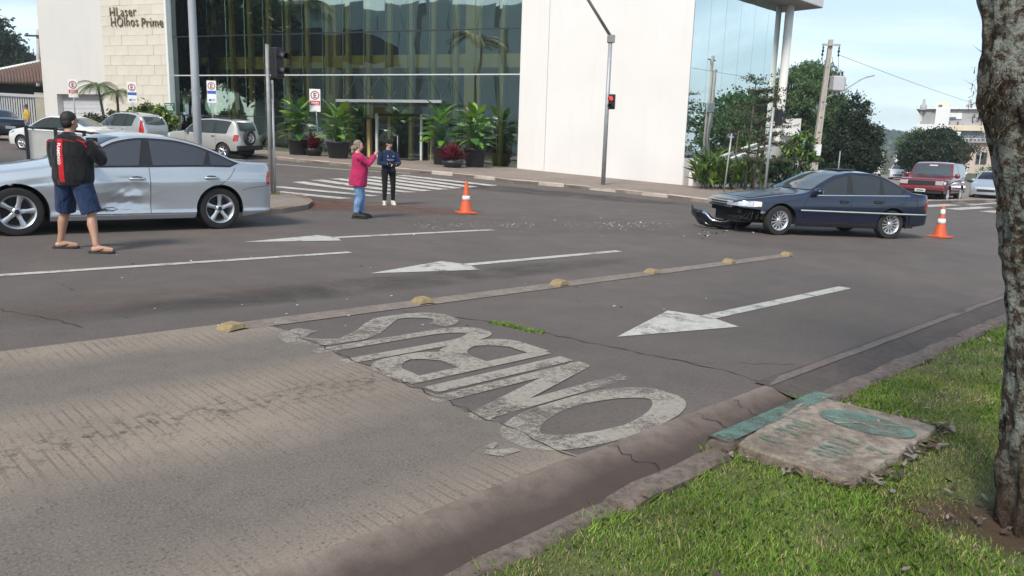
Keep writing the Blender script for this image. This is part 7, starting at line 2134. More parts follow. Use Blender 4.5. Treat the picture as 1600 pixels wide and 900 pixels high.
def clumps(blobs, n_clump, n_leaf, r_clump, seed, shell=0.55, flat=1.0):
    """leaf centres gathered in clumps through the ellipsoids of a crown; blobs: (centre, radii)"""
    rg = np.random.default_rng(seed); out = []; cl = []
    vol = np.array([b[1][0] * b[1][1] * b[1][2] for b in blobs]) ** (2 / 3); vol /= vol.sum()
    for (c, r), w in zip(blobs, vol):
        m = max(3, int(n_clump * w))
        d = rg.normal(size=(m, 3)); d /= np.linalg.norm(d, axis=1)[:, None]
        rad = shell + (1 - shell) * rg.random(m) ** 0.6
        p = np.array(c) + d * rad[:, None] * np.array(r); cl.append(p)
        for q in p:
            k = int(n_leaf * rg.uniform(0.5, 1.5)); rr = r_clump * rg.uniform(0.6, 1.35)
            g_ = rg.normal(size=(k, 3)) * rr * np.array([0.55, 0.55, 0.40 * flat]); out.append(q + g_)
    return np.concatenate(out), np.concatenate(cl)
def tree(name, label, pos, trunk_h, trunk_r, blobs, n_clump, n_leaf, r_clump, leaf, mats, seed, group=None, aspect=0.5, shell=0.5, droop=0.0, flat=1.0, limbs=9, cat='tree'):
    r = thing(name, label, cat, pos, 0, group)
    pts, cl = clumps(blobs, n_clump, n_leaf, r_clump, seed, shell, flat)
    rg = random.Random(seed)
    mb = MB(); top = Vector((0.1 * rg.uniform(-1, 1), 0.1 * rg.uniform(-1, 1), trunk_h))
    mid_ = Vector((rg.uniform(-0.08, 0.08), 0, trunk_h * 0.5))
    mb.tube([(0, 0, -0.15), (0, 0, 0.1), mid_, top], [trunk_r * 1.35, trunk_r, trunk_r * 0.85, trunk_r * 0.7], 12)
    idx = rg.sample(range(len(cl)), min(limbs, len(cl)))
    for i in idx:
        q = Vector(cl[i]); st = top.lerp(mid_, rg.random() * 0.35)
        m1 = st.lerp(q, 0.5) + Vector((rg.uniform(-.15, .15), rg.uniform(-.15, .15), 0.12 * (q - st).length))
        mb.tube([st, m1, q], [trunk_r * 0.5, trunk_r * 0.3, trunk_r * 0.08], 7)
    mb.build('trunk', M_BARK, r)
    leaf_object('crown', pts, leaf, mats, r, aspect, seed, droop)
    return r
def gq(px, dist): q = GX(px, dist); return (q.x, q.y, q.z)
H_ = lambda py, px, dist: AT(px, py, dist).z - GX(px, dist).z
# big feathery tree behind the annex
t = 64; h = H_(92, 1250, t)
tree('pepper_tree', 'tall feathery green tree rising behind the annex, left of the utility pole', gq(1246, t), h * 0.45, 0.28,
     [((0, 0, h * 0.60), (2.9, 2.6, h * 0.38)), ((-2.0, 0, h * 0.48), (1.9, 2.0, h * 0.34)), ((1.9, 0, h * 0.56), (1.7, 1.8, h * 0.36)), ((0.6, 0, h * 0.80), (1.9, 1.8, h * 0.19)), ((0.3, 0, h * 0.3), (2.8, 2.0, h * 0.28)), ((2.4, 0, h * 0.30), (1.0, 1.0, h * 0.26))], 520, 110, 0.55, 0.26, M_LF_M, 11, aspect=0.34, droop=1.3)
t = 58; h = H_(152, 1336, t)
tree('dark_conical_tree', 'dense dark conical tree between the utility pole and the far street', gq(1331, t), h * 0.4, 0.2,
     [((0, 0, h * 0.42), (2.05, 1.9, h * 0.34)), ((-0.1, 0, h * 0.72), (1.25, 1.2, h * 0.30)), ((0.8, 0, h * 0.30), (1.2, 1.4, h * 0.22)), ((-1.1, 0, h * 0.30), (1.4, 1.4, h * 0.28)), ((-0.3, 0, h * 0.16), (2.0, 1.4, h * 0.16))], 420, 95, 0.42, 0.20, M_LF_D, 12)
t = 72; h = H_(199, 1452, t)
tree('round_dark_tree', 'broad dark round tree in front of the pale apartment block', gq(1456, t), h * 0.35, 0.22,
     [((0, 0, h * 0.55), (2.9, 2.4, h * 0.40)), ((-1.7, 0, h * 0.46), (1.2, 1.5, h * 0.34)), ((1.7, 0, h * 0.50), (1.5, 1.5, h * 0.34)), ((0.4, 0, h * 0.80), (1.5, 1.4, h * 0.20))], 360, 95, 0.5, 0.23, M_LF_D, 13)
tree('thin_brown_tree', 'thin brownish tree beside the low beige house', gq(1508, 60), 2.0, 0.08, [((0, 0, 2.6), (0.8, 0.7, 0.7)), ((0.8, 0, 2.9), (0.8, 0.6, 0.4)), ((-0.2, 0, 1.6), (0.4, 0.4, 0.6))], 30, 30, 0.3, 0.16, M_LF_B, 14)
tree('yellow_green_bush', 'yellow green bush by the round sign near the rough trunk', gq(1550, 56), 0.5, 0.06, [((0, 0, 0.9), (0.9, 0.8, 0.8)), ((0.5, 0, 0.5), (1.1, 0.8, 0.5))], 60, 50, 0.3, 0.15, M_LF_Y, 15, cat='bush')
# trees lining the far street, one pattern set out again and again
proto = None; k = 0
for px, d_ in ((1352, 92), (1432, 98), (1356, 120), (1420, 125), (1364, 155), (1412, 165), (1369, 200), (1407, 215), (1432, 135), (1444, 150), (1340, 105), (1335, 130), (1372, 245), (1404, 255)):
    q = gq(px + (5 if px > 1385 else -5), d_)
    if proto is None:
        proto = tree('street_tree', 'green street tree lining the far hill street', q, 2.2, 0.15, [((0, 0, 3.4), (1.9, 1.9, 1.7)), ((0.9, 0, 2.8), (1.3, 1.3, 1.1)), ((-0.9, 0.3, 3.0), (1.3, 1.3, 1.2))], 120, 50, 0.5, 0.28, M_LF_M, 16, group='street trees along the far street')
        o = proto
    else: o = copy_tree(proto)
    o.location = q; o.rotation_euler = (0, 0, k * 1.7); s_ = (0.75, 1.0, 0.9, 1.15)[k % 4]; o.scale = (s_, s_, s_ * 1.05); k += 1
# wooded rise behind the left-hand house
k = 0; proto = None
labs = ['dark tree on the rise behind the brown roofed house, leftmost', 'dark tree on the rise just above the brown roof ridge', 'smaller dark tree on the rise nearest the clinic wall', 'dark tree on the rise behind the leftmost one']
for px, d_, s_ in ((2, 92, 1.25), (24, 98, 1.1), (48, 100, 0.85), (-24, 104, 1.6)):
    q = gq(px, d_)
    if proto is None:
        proto = tree('hill_tree', labs[0], q, 3.0, 0.25, [((0, 0, 5.5), (3.4, 3.0, 3.2)), ((2.2, 0, 4.6), (2.2, 2.2, 2.2)), ((-2.0, 0, 4.8), (2.2, 2.2, 2.4)), ((0.3, 0, 8.0), (1.8, 1.8, 1.6))], 220, 60, 0.7, 0.33, M_LF_D, 17, group='trees on the left rise')
        o = proto
    else: o = copy_tree(proto); o['label'] = labs[k]
    o.location = q; o.rotation_euler = (0, 0, k * 2.1); o.scale = (s_, s_, s_); k += 1
# sparse layered tree before the mirrored side
q = GX(1168, 33.5)
st_ = thing('sparse_tree', 'sparse young tree with thin layered branches before the mirrored side glass', 'tree', (q.x, q.y, q.z + 0.1))
rg = random.Random(21); mb = MB(); cents = []
for (bx, lean_, hh) in ((0.0, 0.12, 4.6), (0.35, 0.25, 4.2)):
    mb.tube([(bx, 0, -0.1), (bx + lean_ * 0.4, 0, hh * 0.4), (bx + lean_, 0.05, hh)], [0.06, 0.045, 0.02], 9)
    for lv in np.linspace(1.2, hh - 0.1, 9):
        for b_ in range(5):
            a = rg.random() * 6.28; ln = (1.75 - 0.22 * lv + 0.3) * rg.uniform(0.6, 1.1); ln = max(0.5, ln)
            p0 = Vector((bx + lean_ * lv / hh, 0, lv)); p1 = p0 + Vector((math.cos(a) * ln * 0.5, math.sin(a) * ln * 0.5, 0.16)); p2 = p0 + Vector((math.cos(a) * ln, math.sin(a) * ln, 0.14 + rg.uniform(-0.1, 0.15)))
            mb.tube([p0, p1, p2], [0.018, 0.012, 0.005], 5)
            for f in np.linspace(0.35, 1.0, 7):
                c = p0.lerp(p2, f)
                for _ in range(7): cents.append((c.x + rg.gauss(0, 0.12), c.y + rg.gauss(0, 0.12), c.z + 0.05 + rg.gauss(0, 0.045)))
mb.build('trunk', M_BARK, st_)
leaf_object('crown', np.array(cents), 0.10, M_LF_B + [M_LF_M[0]], st_, 0.55, 22)
for k, (px, d_) in enumerate(((1147, 32.5), (1190, 34.0))):
    q = GX(px, d_); s_ = thing('tree_stake', ('thin stake left of the sparse tree trunk', 'thin stake right of the sparse tree trunk')[k], 'stake', (q.x, q.y, q.z))
    MB().tube([(0, 0, 0), (0.12, 0, 2.6)], 0.025, 8).build('pole', M_BARK, s_)

# palms against the stone facing
def palm(px, dist, py_c, px_c, label, n, ln, seed, r=0.075):
    b = GX(px, dist); c = AT(px_c, py_c, dist) - b
    t_ = thing('small_palm', label, 'palm', (b.x, b.y, b.z + 0.1), 0, 'small palms by the stone facing'); rg = random.Random(seed)
    mb = MB(); mb.tube([(0, 0, -0.1), (c.x * 0.35, 0, c.z * 0.4), (c.x * 0.8, 0, c.z * 0.8), (c.x, 0, c.z)], [r * 1.2, r, r * 0.8, r * 0.75], 10); mb.build('trunk', M_BARK, t_)
    for k in range(n):
        a = 2 * math.pi * k / n + rg.random() * 0.3; up_ = rg.uniform(0.1, 0.75); fm = MB(); L_ = ln * rg.uniform(0.85, 1.15)
        V = []
        sp = []
        for i in range(9):
            f = i / 8; rr = L_ * (f - 0.12 * f * f); z = L_ * (up_ * f - (0.55 + 0.5 * up_) * f * f)
            sp.append(Vector((math.cos(a) * rr, math.sin(a) * rr, z)))
        fm.tube(sp, [0.012] * 8 + [0.004], 5)
        nl = 26
        for i in range(nl):
            f = 0.12 + 0.86 * i / nl; x = f * 8; j = min(7, int(x)); p = sp[j].lerp(sp[j + 1], x - j); tn = (sp[j + 1] - sp[j]).normalized(); sd_ = tn.cross(Vector((0, 0, 1))).normalized()
            ll = L_ * 0.32 * math.sin(math.pi * min(1, 0.15 + f * 0.85)) + 0.05
            for sg in (-1, 1):
                tip = p + sd_ * sg * ll * 0.8 + tn * ll * 0.45 + Vector((0, 0, -0.30 * ll)); w = tn * 0.012
                fm.add([p - w, p + w, tip], [(0, 1, 2)])
        fm.build('frond', M_LF_B[0] if k % 4 == 0 else M_LF_M[1], t_, (c.x, 0, c.z), fix=False)
palm(168, 41.5, 136, 153, 'taller small palm in front of the garage door corner', 17, 1.35, 31)
palm(187, 41.5, 146, 183, 'shorter small palm against the cream stone', 15, 1.15, 32)
tree('dark_shrub', 'dark green shrub at the feet of the palms behind the minivan', gq(172, 41.0), 0.5, 0.08, [((0, 0, 0.95), (1.3, 0.8, 0.75)), ((-0.8, 0, 0.8), (0.8, 0.7, 0.55))], 90, 50, 0.28, 0.15, M_LF_D + [M_LF_M[0]], 33, cat='shrub')
tree('bright_shrub', 'bright yellow green broad leaved shrub behind the minivan roof', gq(230, 40.3), 0.6, 0.08, [((0, 0, 1.35), (1.3, 0.7, 0.85)), ((0.8, 0, 1.2), (0.8, 0.6, 0.6))], 70, 26, 0.28, 0.30, M_LF_Y, 34, cat='shrub', aspect=0.42)

# potted plants at the entrance; every broad leaf its own piece
def blade_leaf(L_, W_, bend, split=False):
    mb = MB(); n = 8; V = []
    for i in range(n + 1):
        f = i / n; w = W_ * math.sin(math.pi * (0.06 + 0.94 * f) ** 0.8) * 0.5 * (1 - 0.15 * f)
        if i == n: w = 0.002
        if split and i % 2 == 1: w *= 0.55
        x = L_ * f; z = -bend * L_ * f * f
        V += [(x, -w, z + 0.12 * w), (x, 0, z - 0.06 * w), (x, w, z + 0.12 * w)]
    F = []
    for i in range(n):
        for j in range(2): F.append((i * 3 + j, i * 3 + j + 1, (i + 1) * 3 + j + 1, (i + 1) * 3 + j))
    mb.add(V, F, 0, True); return mb
LEAVES = [blade_leaf(0.74, 0.40, 0.22).mesh('leaf', m, fix=False) for m in M_LF_BIG] + [blade_leaf(0.58, 0.52, 0.35, True).mesh('leaf', M_LF_BIG[2], fix=False), blade_leaf(0.60, 0.52, 0.4, True).mesh('leaf', M_LF_BIG[0], fix=False)]
def potted(px, py, label, potR, potH, hh, spread, n, seed, split=0.35):
    b = P(px, py, 0.115); r = thing('potted_plant', label, 'potted plant', (b.x, b.y + potR * 0.6, gz(b.x, b.y) + 0.117), 0, 'potted plants at the clinic door'); rg = random.Random(seed)
    MB().lathe([(0, 0.0), (potR * 0.74, 0.0), (potR * 0.78, 0.02), (potR * 0.96, potH * 0.93), (potR * 1.03, potH * 0.94), (potR * 1.03, potH), (potR * 0.93, potH), (potR * 0.90, potH * 0.9)], n=32).build('pot', M_POT, r)
    MB().lathe([(potR * 0.9, potH * 0.9), (0, potH * 0.93)], n=20).build('soil', M_SOIL, r)
    stems = MB()
    for k in range(n):
        a = 2.4 * k + rg.random() * 0.8; f = (k + 0.5) / n; rad = spread * (0.15 + 0.85 * math.sqrt(1 - f * 0.9)) * rg.uniform(0.55, 1.0); z = potH + 0.15 + (hh - 0.25) * (f ** 0.75) * rg.uniform(0.8, 1.05)
        p0 = Vector((rg.uniform(-.15, .15) * potR, rg.uniform(-.15, .15) * potR, potH * 0.9)); p2 = Vector((math.cos(a) * rad * 0.55, math.sin(a) * rad * 0.55, z)); p1 = p0.lerp(p2, 0.5) + Vector((0, 0, 0.15))
        stems.tube([p0, p1, p2], [0.016, 0.013, 0.010], 6)
        me = LEAVES[rg.choice((0, 1, 1, 2))] if rg.random() > split or f > 0.75 else LEAVES[rg.choice((3, 4))]
        o = link_mesh('leaf', me, r, p2)
        tilt = -0.9 * f - rg.uniform(0.0, 0.5) + 0.35
        o.rotation_euler = Euler((rg.uniform(-0.4, 0.4), tilt, a + rg.uniform(-0.5, 0.5))); s_ = rg.uniform(0.75, 1.1); o.scale = (s_, s_, s_)
    stems.build('stems', M_LF_BIG[2], r, fix=False)
    return r
def red_pot(px, py, label, potR, potH, hh, seed):
    b = P(px, py, 0.115); r = thing('potted_plant', label, 'potted plant', (b.x, b.y + potR * 0.5, gz(b.x, b.y) + 0.117), 0, 'potted plants at the clinic door'); rg = random.Random(seed)
    MB().lathe([(0, 0.0), (potR * 0.7, 0.0), (potR * 0.95, potH * 0.6), (potR * 1.0, potH), (potR * 0.92, potH), (potR * 0.88, potH * 0.85), (0, potH * 0.9)], n=28).build('pot', M_POT, r)
    mb = MB()
    for k in range(130):
        a = rg.random() * 6.28; e = rg.uniform(0.25, 1.35); ln = hh * rg.uniform(0.5, 0.95); b0 = Vector((rg.uniform(-.4, .4) * potR, rg.uniform(-.4, .4) * potR, potH + rg.uniform(0, 0.25) * hh))
        d = Vector((math.cos(a) * math.cos(e), math.sin(a) * math.cos(e), math.sin(e))); sd_ = d.cross(Vector((0, 0, 1))).normalized() * 0.05
        m = b0 + d * ln * 0.55; tp_ = b0 + d * ln + Vector((0, 0, -0.12 * ln))
        mb.add([b0 - sd_ * 0.4, b0 + sd_ * 0.4, m + sd_, tp_, m - sd_], [(0, 1, 2, 3, 4)])
    mb.build('foliage', M_LF_R, r, fix=False)
potted(463, 242, 'tall bright leaved plant in a big dark pot, furthest left of the door', 0.50, 0.72, 1.75, 1.05, 52, 41)
potted(526, 247.5, 'broad leaved plant in a big dark pot right of the leaning parking sign', 0.56, 0.76, 1.65, 1.1, 46, 42)
red_pot(488, 243.5, 'crimson leaved plant in a bowl behind the leaning sign post', 0.45, 0.36, 0.85, 43)
potted(688, 257.5, 'leafy plant in a dark pot just right of the glass door', 0.42, 0.80, 1.85, 1.1, 50, 44)
potted(741, 261.5, 'broad leaved plant in the largest dark pot nearest the white wall', 0.52, 0.84, 1.75, 1.3, 56, 45, 0.5)
red_pot(706, 262, 'crimson leaved plant in a low wide bowl right of the door', 0.50, 0.30, 0.95, 46)

# flower bed before the ramp wall
gpl = None; rg = random.Random(51)
bed = [(1100, 291), (1113, 289), (1127, 291), (1141, 290.5), (1156, 289), (1171, 289.5), (1186, 287), (1202, 284.5), (1217, 282), (1232, 279), (1246, 276), (1120, 285), (1150, 284), (1180, 281)]
for k, (px, py) in enumerate(bed):
    b = P(px, py + 4, 0.115)
    if gpl is None:
        gpl = thing('garden_plant', 'leafy green and yellow garden plant in the bed before the ramp wall', 'garden plant', b, 0, 'plants in the flower bed'); mb = MB()
        for i in range(95):
            a = rg.random() * 6.28; e = rg.uniform(0.35, 1.4); ln = rg.uniform(0.32, 0.60); b0 = Vector((rg.gauss(0, 0.16), rg.gauss(0, 0.16), rg.uniform(0.05, 0.72)))
            d = Vector((math.cos(a) * math.cos(e), math.sin(a) * math.cos(e), math.sin(e))); sd_ = d.cross(Vector((0, 0, 1))).normalized() * rg.uniform(0.05, 0.085)
            m = b0 + d * ln * 0.5; tp_ = b0 + d * ln + Vector((math.cos(a) * 0.08, math.sin(a) * 0.08, -0.15 * ln))
            mb.add([b0, m + sd_, tp_, m - sd_], [(0, 1, 2, 3)], rg.choice((0, 0, 1, 2, 2, 3)))
        mb.build('foliage', M_LF_Y + [M_LF_M[1]], gpl, fix=False)
        sm_ = MB()
        for i in range(7): sm_.tube([(rg.gauss(0, .08), rg.gauss(0, .08), -0.05), (rg.gauss(0, .16), rg.gauss(0, .16), 0.7)], 0.012, 5)
        sm_.build('stems', M_LF_M[2], gpl)
        o = gpl
    else: o = copy_tree(gpl)
    o.location = b; o.rotation_euler = (0, 0, rg.random() * 6.28); s_ = rg.uniform(1.05, 1.45); o.scale = (s_, s_, s_ * rg.uniform(0.85, 1.2))
q = GX(1248, 38); tree('tall_garden_shrub', 'dark tall shrub with arching yellow green leaves left of the utility pole foot', (q.x, q.y, q.z), 1.5, 0.10, [((0, 0, 1.9), (0.9, 0.8, 0.9)), ((0.4, 0, 1.1), (0.9, 0.7, 0.9)), ((-0.4, 0, 2.5), (0.6, 0.5, 0.4))], 60, 26, 0.28, 0.30, M_LF_Y + M_LF_D, 52, aspect=0.3, cat='shrub')
q = GX(1219, 37); tree('round_garden_shrub', 'low dark shrub before the annex wall', (q.x, q.y, q.z), 0.6, 0.06, [((0, 0, 0.9), (0.9, 0.6, 0.7))], 50, 30, 0.25, 0.20, M_LF_D + [M_LF_Y[2]], 53, cat='shrub')

# ------------------------------------------------------------------ rough barked trunk close by on the right
def mat_lichen_bark():
    m, nt, b = new_mat('lichen_bark'); g = NT(nt); ob = g.coord('Object'); st = g.coord('Object', (1, 1, 0.28))
    fis = g.noise(st, 22, 6, 0.7, 0.6); big = g.noise(ob, 7, 5, 0.65, 0.4); li = g.noise(ob, 20, 6, 0.72, 0.3); sp = g.noise(ob, 85, 3, 0.6)
    c = g.mix(g.ramp(fis, [(0.35, 0), (0.65, 1)]), (0.022, 0.016, 0.012), (0.105, 0.075, 0.055))
    moss = g.mix(sp, (0.055, 0.035, 0.018), (0.10, 0.075, 0.03))
    c = g.mix(g.ramp(g.noise(ob, 5, 4, 0.6), [(0.55, 0.0), (0.68, 0.7)]), c, moss)
    sz = g.node('ShaderNodeSeparateXYZ'); nt.links.new(ob, sz.inputs[0])
    hi = g.ramp(sz.outputs[2], [(0.10, 0.0), (0.55, 1.0)])
    lic = g.math('MULTIPLY', g.math('MULTIPLY', g.ramp(li, [(0.45, 0.0), (0.55, 1.0)]), g.ramp(big, [(0.32, 0.3), (0.50, 1.0)])), hi)
    c = g.mix(lic, c, g.mix(sp, (0.15, 0.162, 0.14), (0.36, 0.375, 0.33)))
    nt.links.new(c, b.inputs['Base Color']); b.inputs['Roughness'].default_value = 0.95; b.inputs['Specular IOR Level'].default_value = 0.15
    h = g.math('ADD', g.math('MULTIPLY', fis, 1.0), g.math('ADD', g.math('MULTIPLY', li, 0.6), g.math('MULTIPLY', sp, 0.35)))
    nt.links.new(g.bump(h, 1.0, 0.03), b.inputs['Normal'])
    return m
M_LICHEN = mat_lichen_bark()
TB = Vector((2.26, 2.92, 0)); TB.z = lawn_z(TB.x, TB.y)
rt = thing('rough_tree', 'rough lichen covered tree trunk standing on the grass at the right edge', 'tree', TB)
# left outline of the trunk in the photograph gives its lean
edge = [(900, 1590), (860, 1572), (800, 1570), (720, 1570), (640, 1574), (560, 1580), (480, 1584), (400, 1574), (300, 1565), (200, 1549), (160, 1536), (130, 1537), (80, 1543), (0, 1541), (-120, 1536)]
cpts = []; rr_ = []
rads = [0.175, 0.160, 0.150, 0.145, 0.140, 0.135, 0.133, 0.137, 0.145, 0.155, 0.175, 0.175, 0.16, 0.155, 0.15]
for (py, px), r_ in zip(edge, rads):
    d = ray(px, py); t = 2.92 / d.y; q = CAM_C + d * t
    cpts.append(Vector((q.x + r_ * 1.04 + 0.022, 2.95, q.z)) - TB); rr_.append(r_)
cpts = [Vector((cpts[0].x + 0.01, cpts[0].y, -0.1))] + cpts; rr_ = [0.23] + rr_
topp = cpts[-1]
cpts += [topp + Vector((0.02, 0.05, 0.6)), topp + Vector((0.10, 0.08, 1.4))]; rr_ += [0.14, 0.12]
zc = [p.z for p in cpts]
mb = MB(); nr, nz = 72, 230; V = []; rgn = np.random.default_rng(4)
from mathutils import noise as mnoise
for i in range(nz + 1):
    z = zc[0] + (zc[-1] - zc[0]) * i / nz
    x = np.interp(z, zc, [p.x for p in cpts]); y = np.interp(z, zc, [p.y for p in cpts]); r_ = np.interp(z, zc, rr_)
    for j in range(nr):
        a = 2 * math.pi * j / nr; ca, sa = math.cos(a), math.sin(a)
        p3 = Vector((ca * 1.3, sa * 1.3, z * 1.1))
        dsp = 0.020 * mnoise.fractal(p3 * 2.2, 1.0, 2.0, 3) + 0.016 * mnoise.fractal(Vector((ca * 4, sa * 4, z * 3.0)) * 1.4, 0.8, 2.1, 4) + 0.006 * mnoise.noise(Vector((ca * 14, sa * 14, z * 9)))
        root = 0.03 * max(0, 1 - max(0, z) / 0.30) * (0.6 + 0.4 * math.sin(5 * a + 1))
        V.append((x + ca * (r_ + dsp + root), y + sa * (r_ + dsp + root), z))
F = [(i * nr + j, i * nr + (j + 1) % nr, (i + 1) * nr + (j + 1) % nr, (i + 1) * nr + j) for i in range(nz) for j in range(nr)]
mb.add(V, F, 0, True); mb.build('trunk', M_LICHEN, rt, fix=False)
# limbs and a high crown above the picture
rg = random.Random(61); mb = MB(); t0 = cpts[-1]; lc = []
for k in range(6):
    a = k * 1.05 + 0.3; L_ = rg.uniform(1.4, 2.4); d = Vector((math.cos(a), math.sin(a), 0.75)).normalized()
    p1 = t0 + d * L_ * 0.5 + Vector((0, 0, 0.1)); p2 = t0 + d * L_
    mb.tube([t0 - Vector((0, 0, 0.25)), p1, p2], [0.10, 0.06, 0.025], 10); lc.append(p2)
mb.build('limb', M_BARK, rt)
pts, _ = clumps([(tuple(q + Vector((0, 0, 0.3))), (0.9, 0.9, 0.6)) for q in lc], 90, 26, 0.35, 62, 0.3)
leaf_object('crown', pts, 0.12, M_LF_M, rt, 0.45, 63)
# bristly tufts of air plants on the bark
for k, (px, py, r_, n) in enumerate(((1546, 152, 0.085, 420), (1541, 175, 0.05, 160), (1562, 318, 0.035, 120), (1556, 210, 0.04, 120))):
    d = ray(px, py); q = CAM_C + d * (2.88 / d.y) - TB; rg = random.Random(k); mb = MB()
    for i in range(n):
        v = Vector((rg.gauss(-0.55, 0.7), rg.gauss(-0.5, 0.7), rg.gauss(0, 0.8))).normalized(); b0 = q + Vector((rg.gauss(0.02, r_ * 0.4), rg.gauss(0, r_ * 0.4), rg.gauss(0, r_ * 0.55))); e = b0 + v * r_ * rg.uniform(0.3, 0.8)
        sd_ = v.cross(Vector((0.3, 0.2, 1))).normalized() * 0.0022; mb.add([b0 - sd_, b0 + sd_, e], [(0, 1, 2)])
    tag(mb.build('moss_tuft', pmat('tuft_brown', (0.085, 0.062, 0.035), 0.9, 0.4), rt, fix=False), kind='stuff')

# ------------------------------------------------------------------ lawn blades, litter, debris
M_GRASS = [mat_leaf('grass_a', (0.150, 0.245, 0.034), 0.35, 0.6, 0.25, 2.0), mat_leaf('grass_b', (0.215, 0.310, 0.048), 0.35, 0.6, 0.25, 2.0), mat_leaf('grass_c', (0.100, 0.185, 0.028), 0.35, 0.6, 0.25, 2.0), mat_leaf('grass_dry', (0.34, 0.29, 0.14), 0.3, 0.7, 0.2, 2.0)]
SLAB = [(3.47, 1.83), (4.62, 1.93), (4.70, 1.22), (3.47, 1.21)]
def in_slab(s, t, g=0.0): return (s > 3.47 - g) & (s < 4.66 + g) & (t > 1.215 - g) & (t < 1.84 + g + 0.03 * (s - 3.4))
def grass(name, s0, s1, t0, t1, n, hmin, hmax, w, seed):
    rg = np.random.default_rng(seed)
    s = rg.uniform(s0, s1, n); t = rg.uniform(t0, t1, n)
    # the sward thins in worn patches
    dens = 0.46 - 0.75 * sum(np.exp(-((s - a_) / r_) ** 2 - ((t - b_) / (r_ * 0.6)) ** 2) for a_, b_, r_ in ((4.75, 0.75, 0.22), (3.6, 0.75, 0.25), (5.6, 1.35, 0.3), (2.9, 1.1, 0.2), (6.6, 0.9, 0.35), (3.1, 0.2, 0.3), (7.6, 1.5, 0.4))) + 0.25 * np.sin(2.3 * s + 1.1 * t) + 0.25 * np.sin(3.9 * t - 1.7 * s + 2) + 0.2 * np.sin(9 * s + 4) * np.sin(7 * t)
    edge_ = np.array([lawn_edge(v) for v in s]) + 0.03 * rg.normal(size=n)
    x = U.x * s + N.x * t; y = U.y * s + N.y * t
    keep = (t < edge_) & ~in_slab(s, t, -0.004) & (rg.random(n) < 0.62 + 0.5 * dens) & (y > 0.6)
    # bare earth round the foot of the tree
    keep &= rg.random(n) < np.clip((np.hypot(x - TB.x, y - TB.y) - 0.22) / 0.3, 0, 1)
    s, t, x, y, dens = s[keep], t[keep], x[keep], y[keep], dens[keep]; n = len(s)
    z = np.array([lawn_z(a, b) for a, b in zip(x, y)])
    h = rg.uniform(hmin, hmax, n) * (0.75 + 0.4 * np.clip(dens, 0, 1)); a = rg.uniform(0, 2 * np.pi, n); ln = rg.uniform(0.2, 1.1, n) * h; b = rg.uniform(0, 2 * np.pi, n)
    ww = w * rg.uniform(0.6, 1.4, n); p = np.stack([x, y, z - 0.004], 1); sd_ = np.stack([np.cos(a), np.sin(a), 0 * a], 1) * ww[:, None] / 2; bd = np.stack([np.cos(b), np.sin(b), 0 * b], 1)
    m = p + bd * (ln * 0.35)[:, None] + np.array([0, 0, 1]) * (h * 0.62)[:, None]; tp_ = p + bd * ln[:, None] + np.array([0, 0, 1]) * (h * 0.95)[:, None]
    v = np.stack([p - sd_, p + sd_, m + sd_ * 0.7, tp_, m - sd_ * 0.7], 1).reshape(-1, 3); f = np.arange(5 * n).reshape(-1, 5)
    me = quick_mesh(name, v, f, M_GRASS, 5)
    mi = rg.choice(4, n, p=[0.36, 0.28, 0.28, 0.08]); dry = rg.random(n) < np.clip(0.55 - dens, 0, 0.55); mi[dry] = 3
    me.polygons.foreach_set('material_index', mi.astype(np.int32))
    return tag(link_mesh(name, me), kind='stuff')
grass('grass', 0.3, 6.2, -1.4, 1.95, 300000, 0.010, 0.032, 0.0042, 71)
grass('grass', 6.2, 13.0, -3.5, 2.0, 130000, 0.016, 0.040, 0.007, 72)
grass('grass', 13.0, 30.0, -4.0, 1.95, 40000, 0.025, 0.05, 0.016, 73)
M_BARE = mat_stain('bare_soil', (0.085, 0.045, 0.028), 0.2, 0.5, 5.0, 0.97)
stain('bare_soil', (TB.x - 0.02, TB.y), (0.40, 0.34), M_BARE, 0.006, zf=lawn_z)
stain('bare_soil', (1.78, 3.05), (0.35, 0.16), M_BARE, 0.005, zf=lawn_z, ang=0.5)
# the concrete cover
sl = thing('concrete_cover', 'square concrete cover with faded green paint set in the grass', 'concrete slab', ST(4.05, 1.54))
base = sl.location; mb = MB(); rg = random.Random(5); loop = []
for (a, b) in zip(SLAB, SLAB[1:] + SLAB[:1]):
    n = 12
    for i in range(n):
        f = i / n; rnd = 0.03 if i == 0 else 0
        cx_, cy_ = 4.06, 1.54; s = a[0] + (b[0] - a[0]) * f + rg.gauss(0, 0.004); t = a[1] + (b[1] - a[1]) * f + rg.gauss(0, 0.004)
        s += (cx_ - s) * rnd; t += (cy_ - t) * rnd; loop.append((s, t))
zt = 0.10
for (o_, z0) in ((0, -0.02), (0, zt - 0.018), (0.022, zt)):
    pass
vs = []
for o_, z0 in ((0, -0.02), (0, zt - 0.014), (0.018, zt)):
    for s, t in loop:
        vs.append(ST(s + (4.06 - s) * o_, t + (1.54 - t) * o_, z0 + (rg.gauss(0, 0.002) if z0 > 0 else 0)) - base)
n = len(loop); fs = [(i, (i + 1) % n, n + (i + 1) % n, n + i) for i in range(n)] + [(n + i, n + (i + 1) % n, 2 * n + (i + 1) % n, 2 * n + i) for i in range(n)] + [tuple(range(2 * n, 3 * n))]
mb.add(vs, fs); mb.build('slab', M_SLAB, sl)
def paint_patch(poly, mat, name='faded_paint', dz=0.106):
    mb = MB(); mb.add([ST(s, t, dz) - base for s, t in poly], [tuple(range(len(poly)))]); return mb.build(name, mat, sl)
def oval(c, rs, rt_, a0, n=26, sq=1.0):
    out = []
    for i in range(n):
        a = 2 * math.pi * i / n; x = rs * math.cos(a); y = rt_ * math.sin(a); out.append((c[0] + x * math.cos(a0) - y * math.sin(a0), c[1] + x * math.sin(a0) + y * math.cos(a0)))
    return out
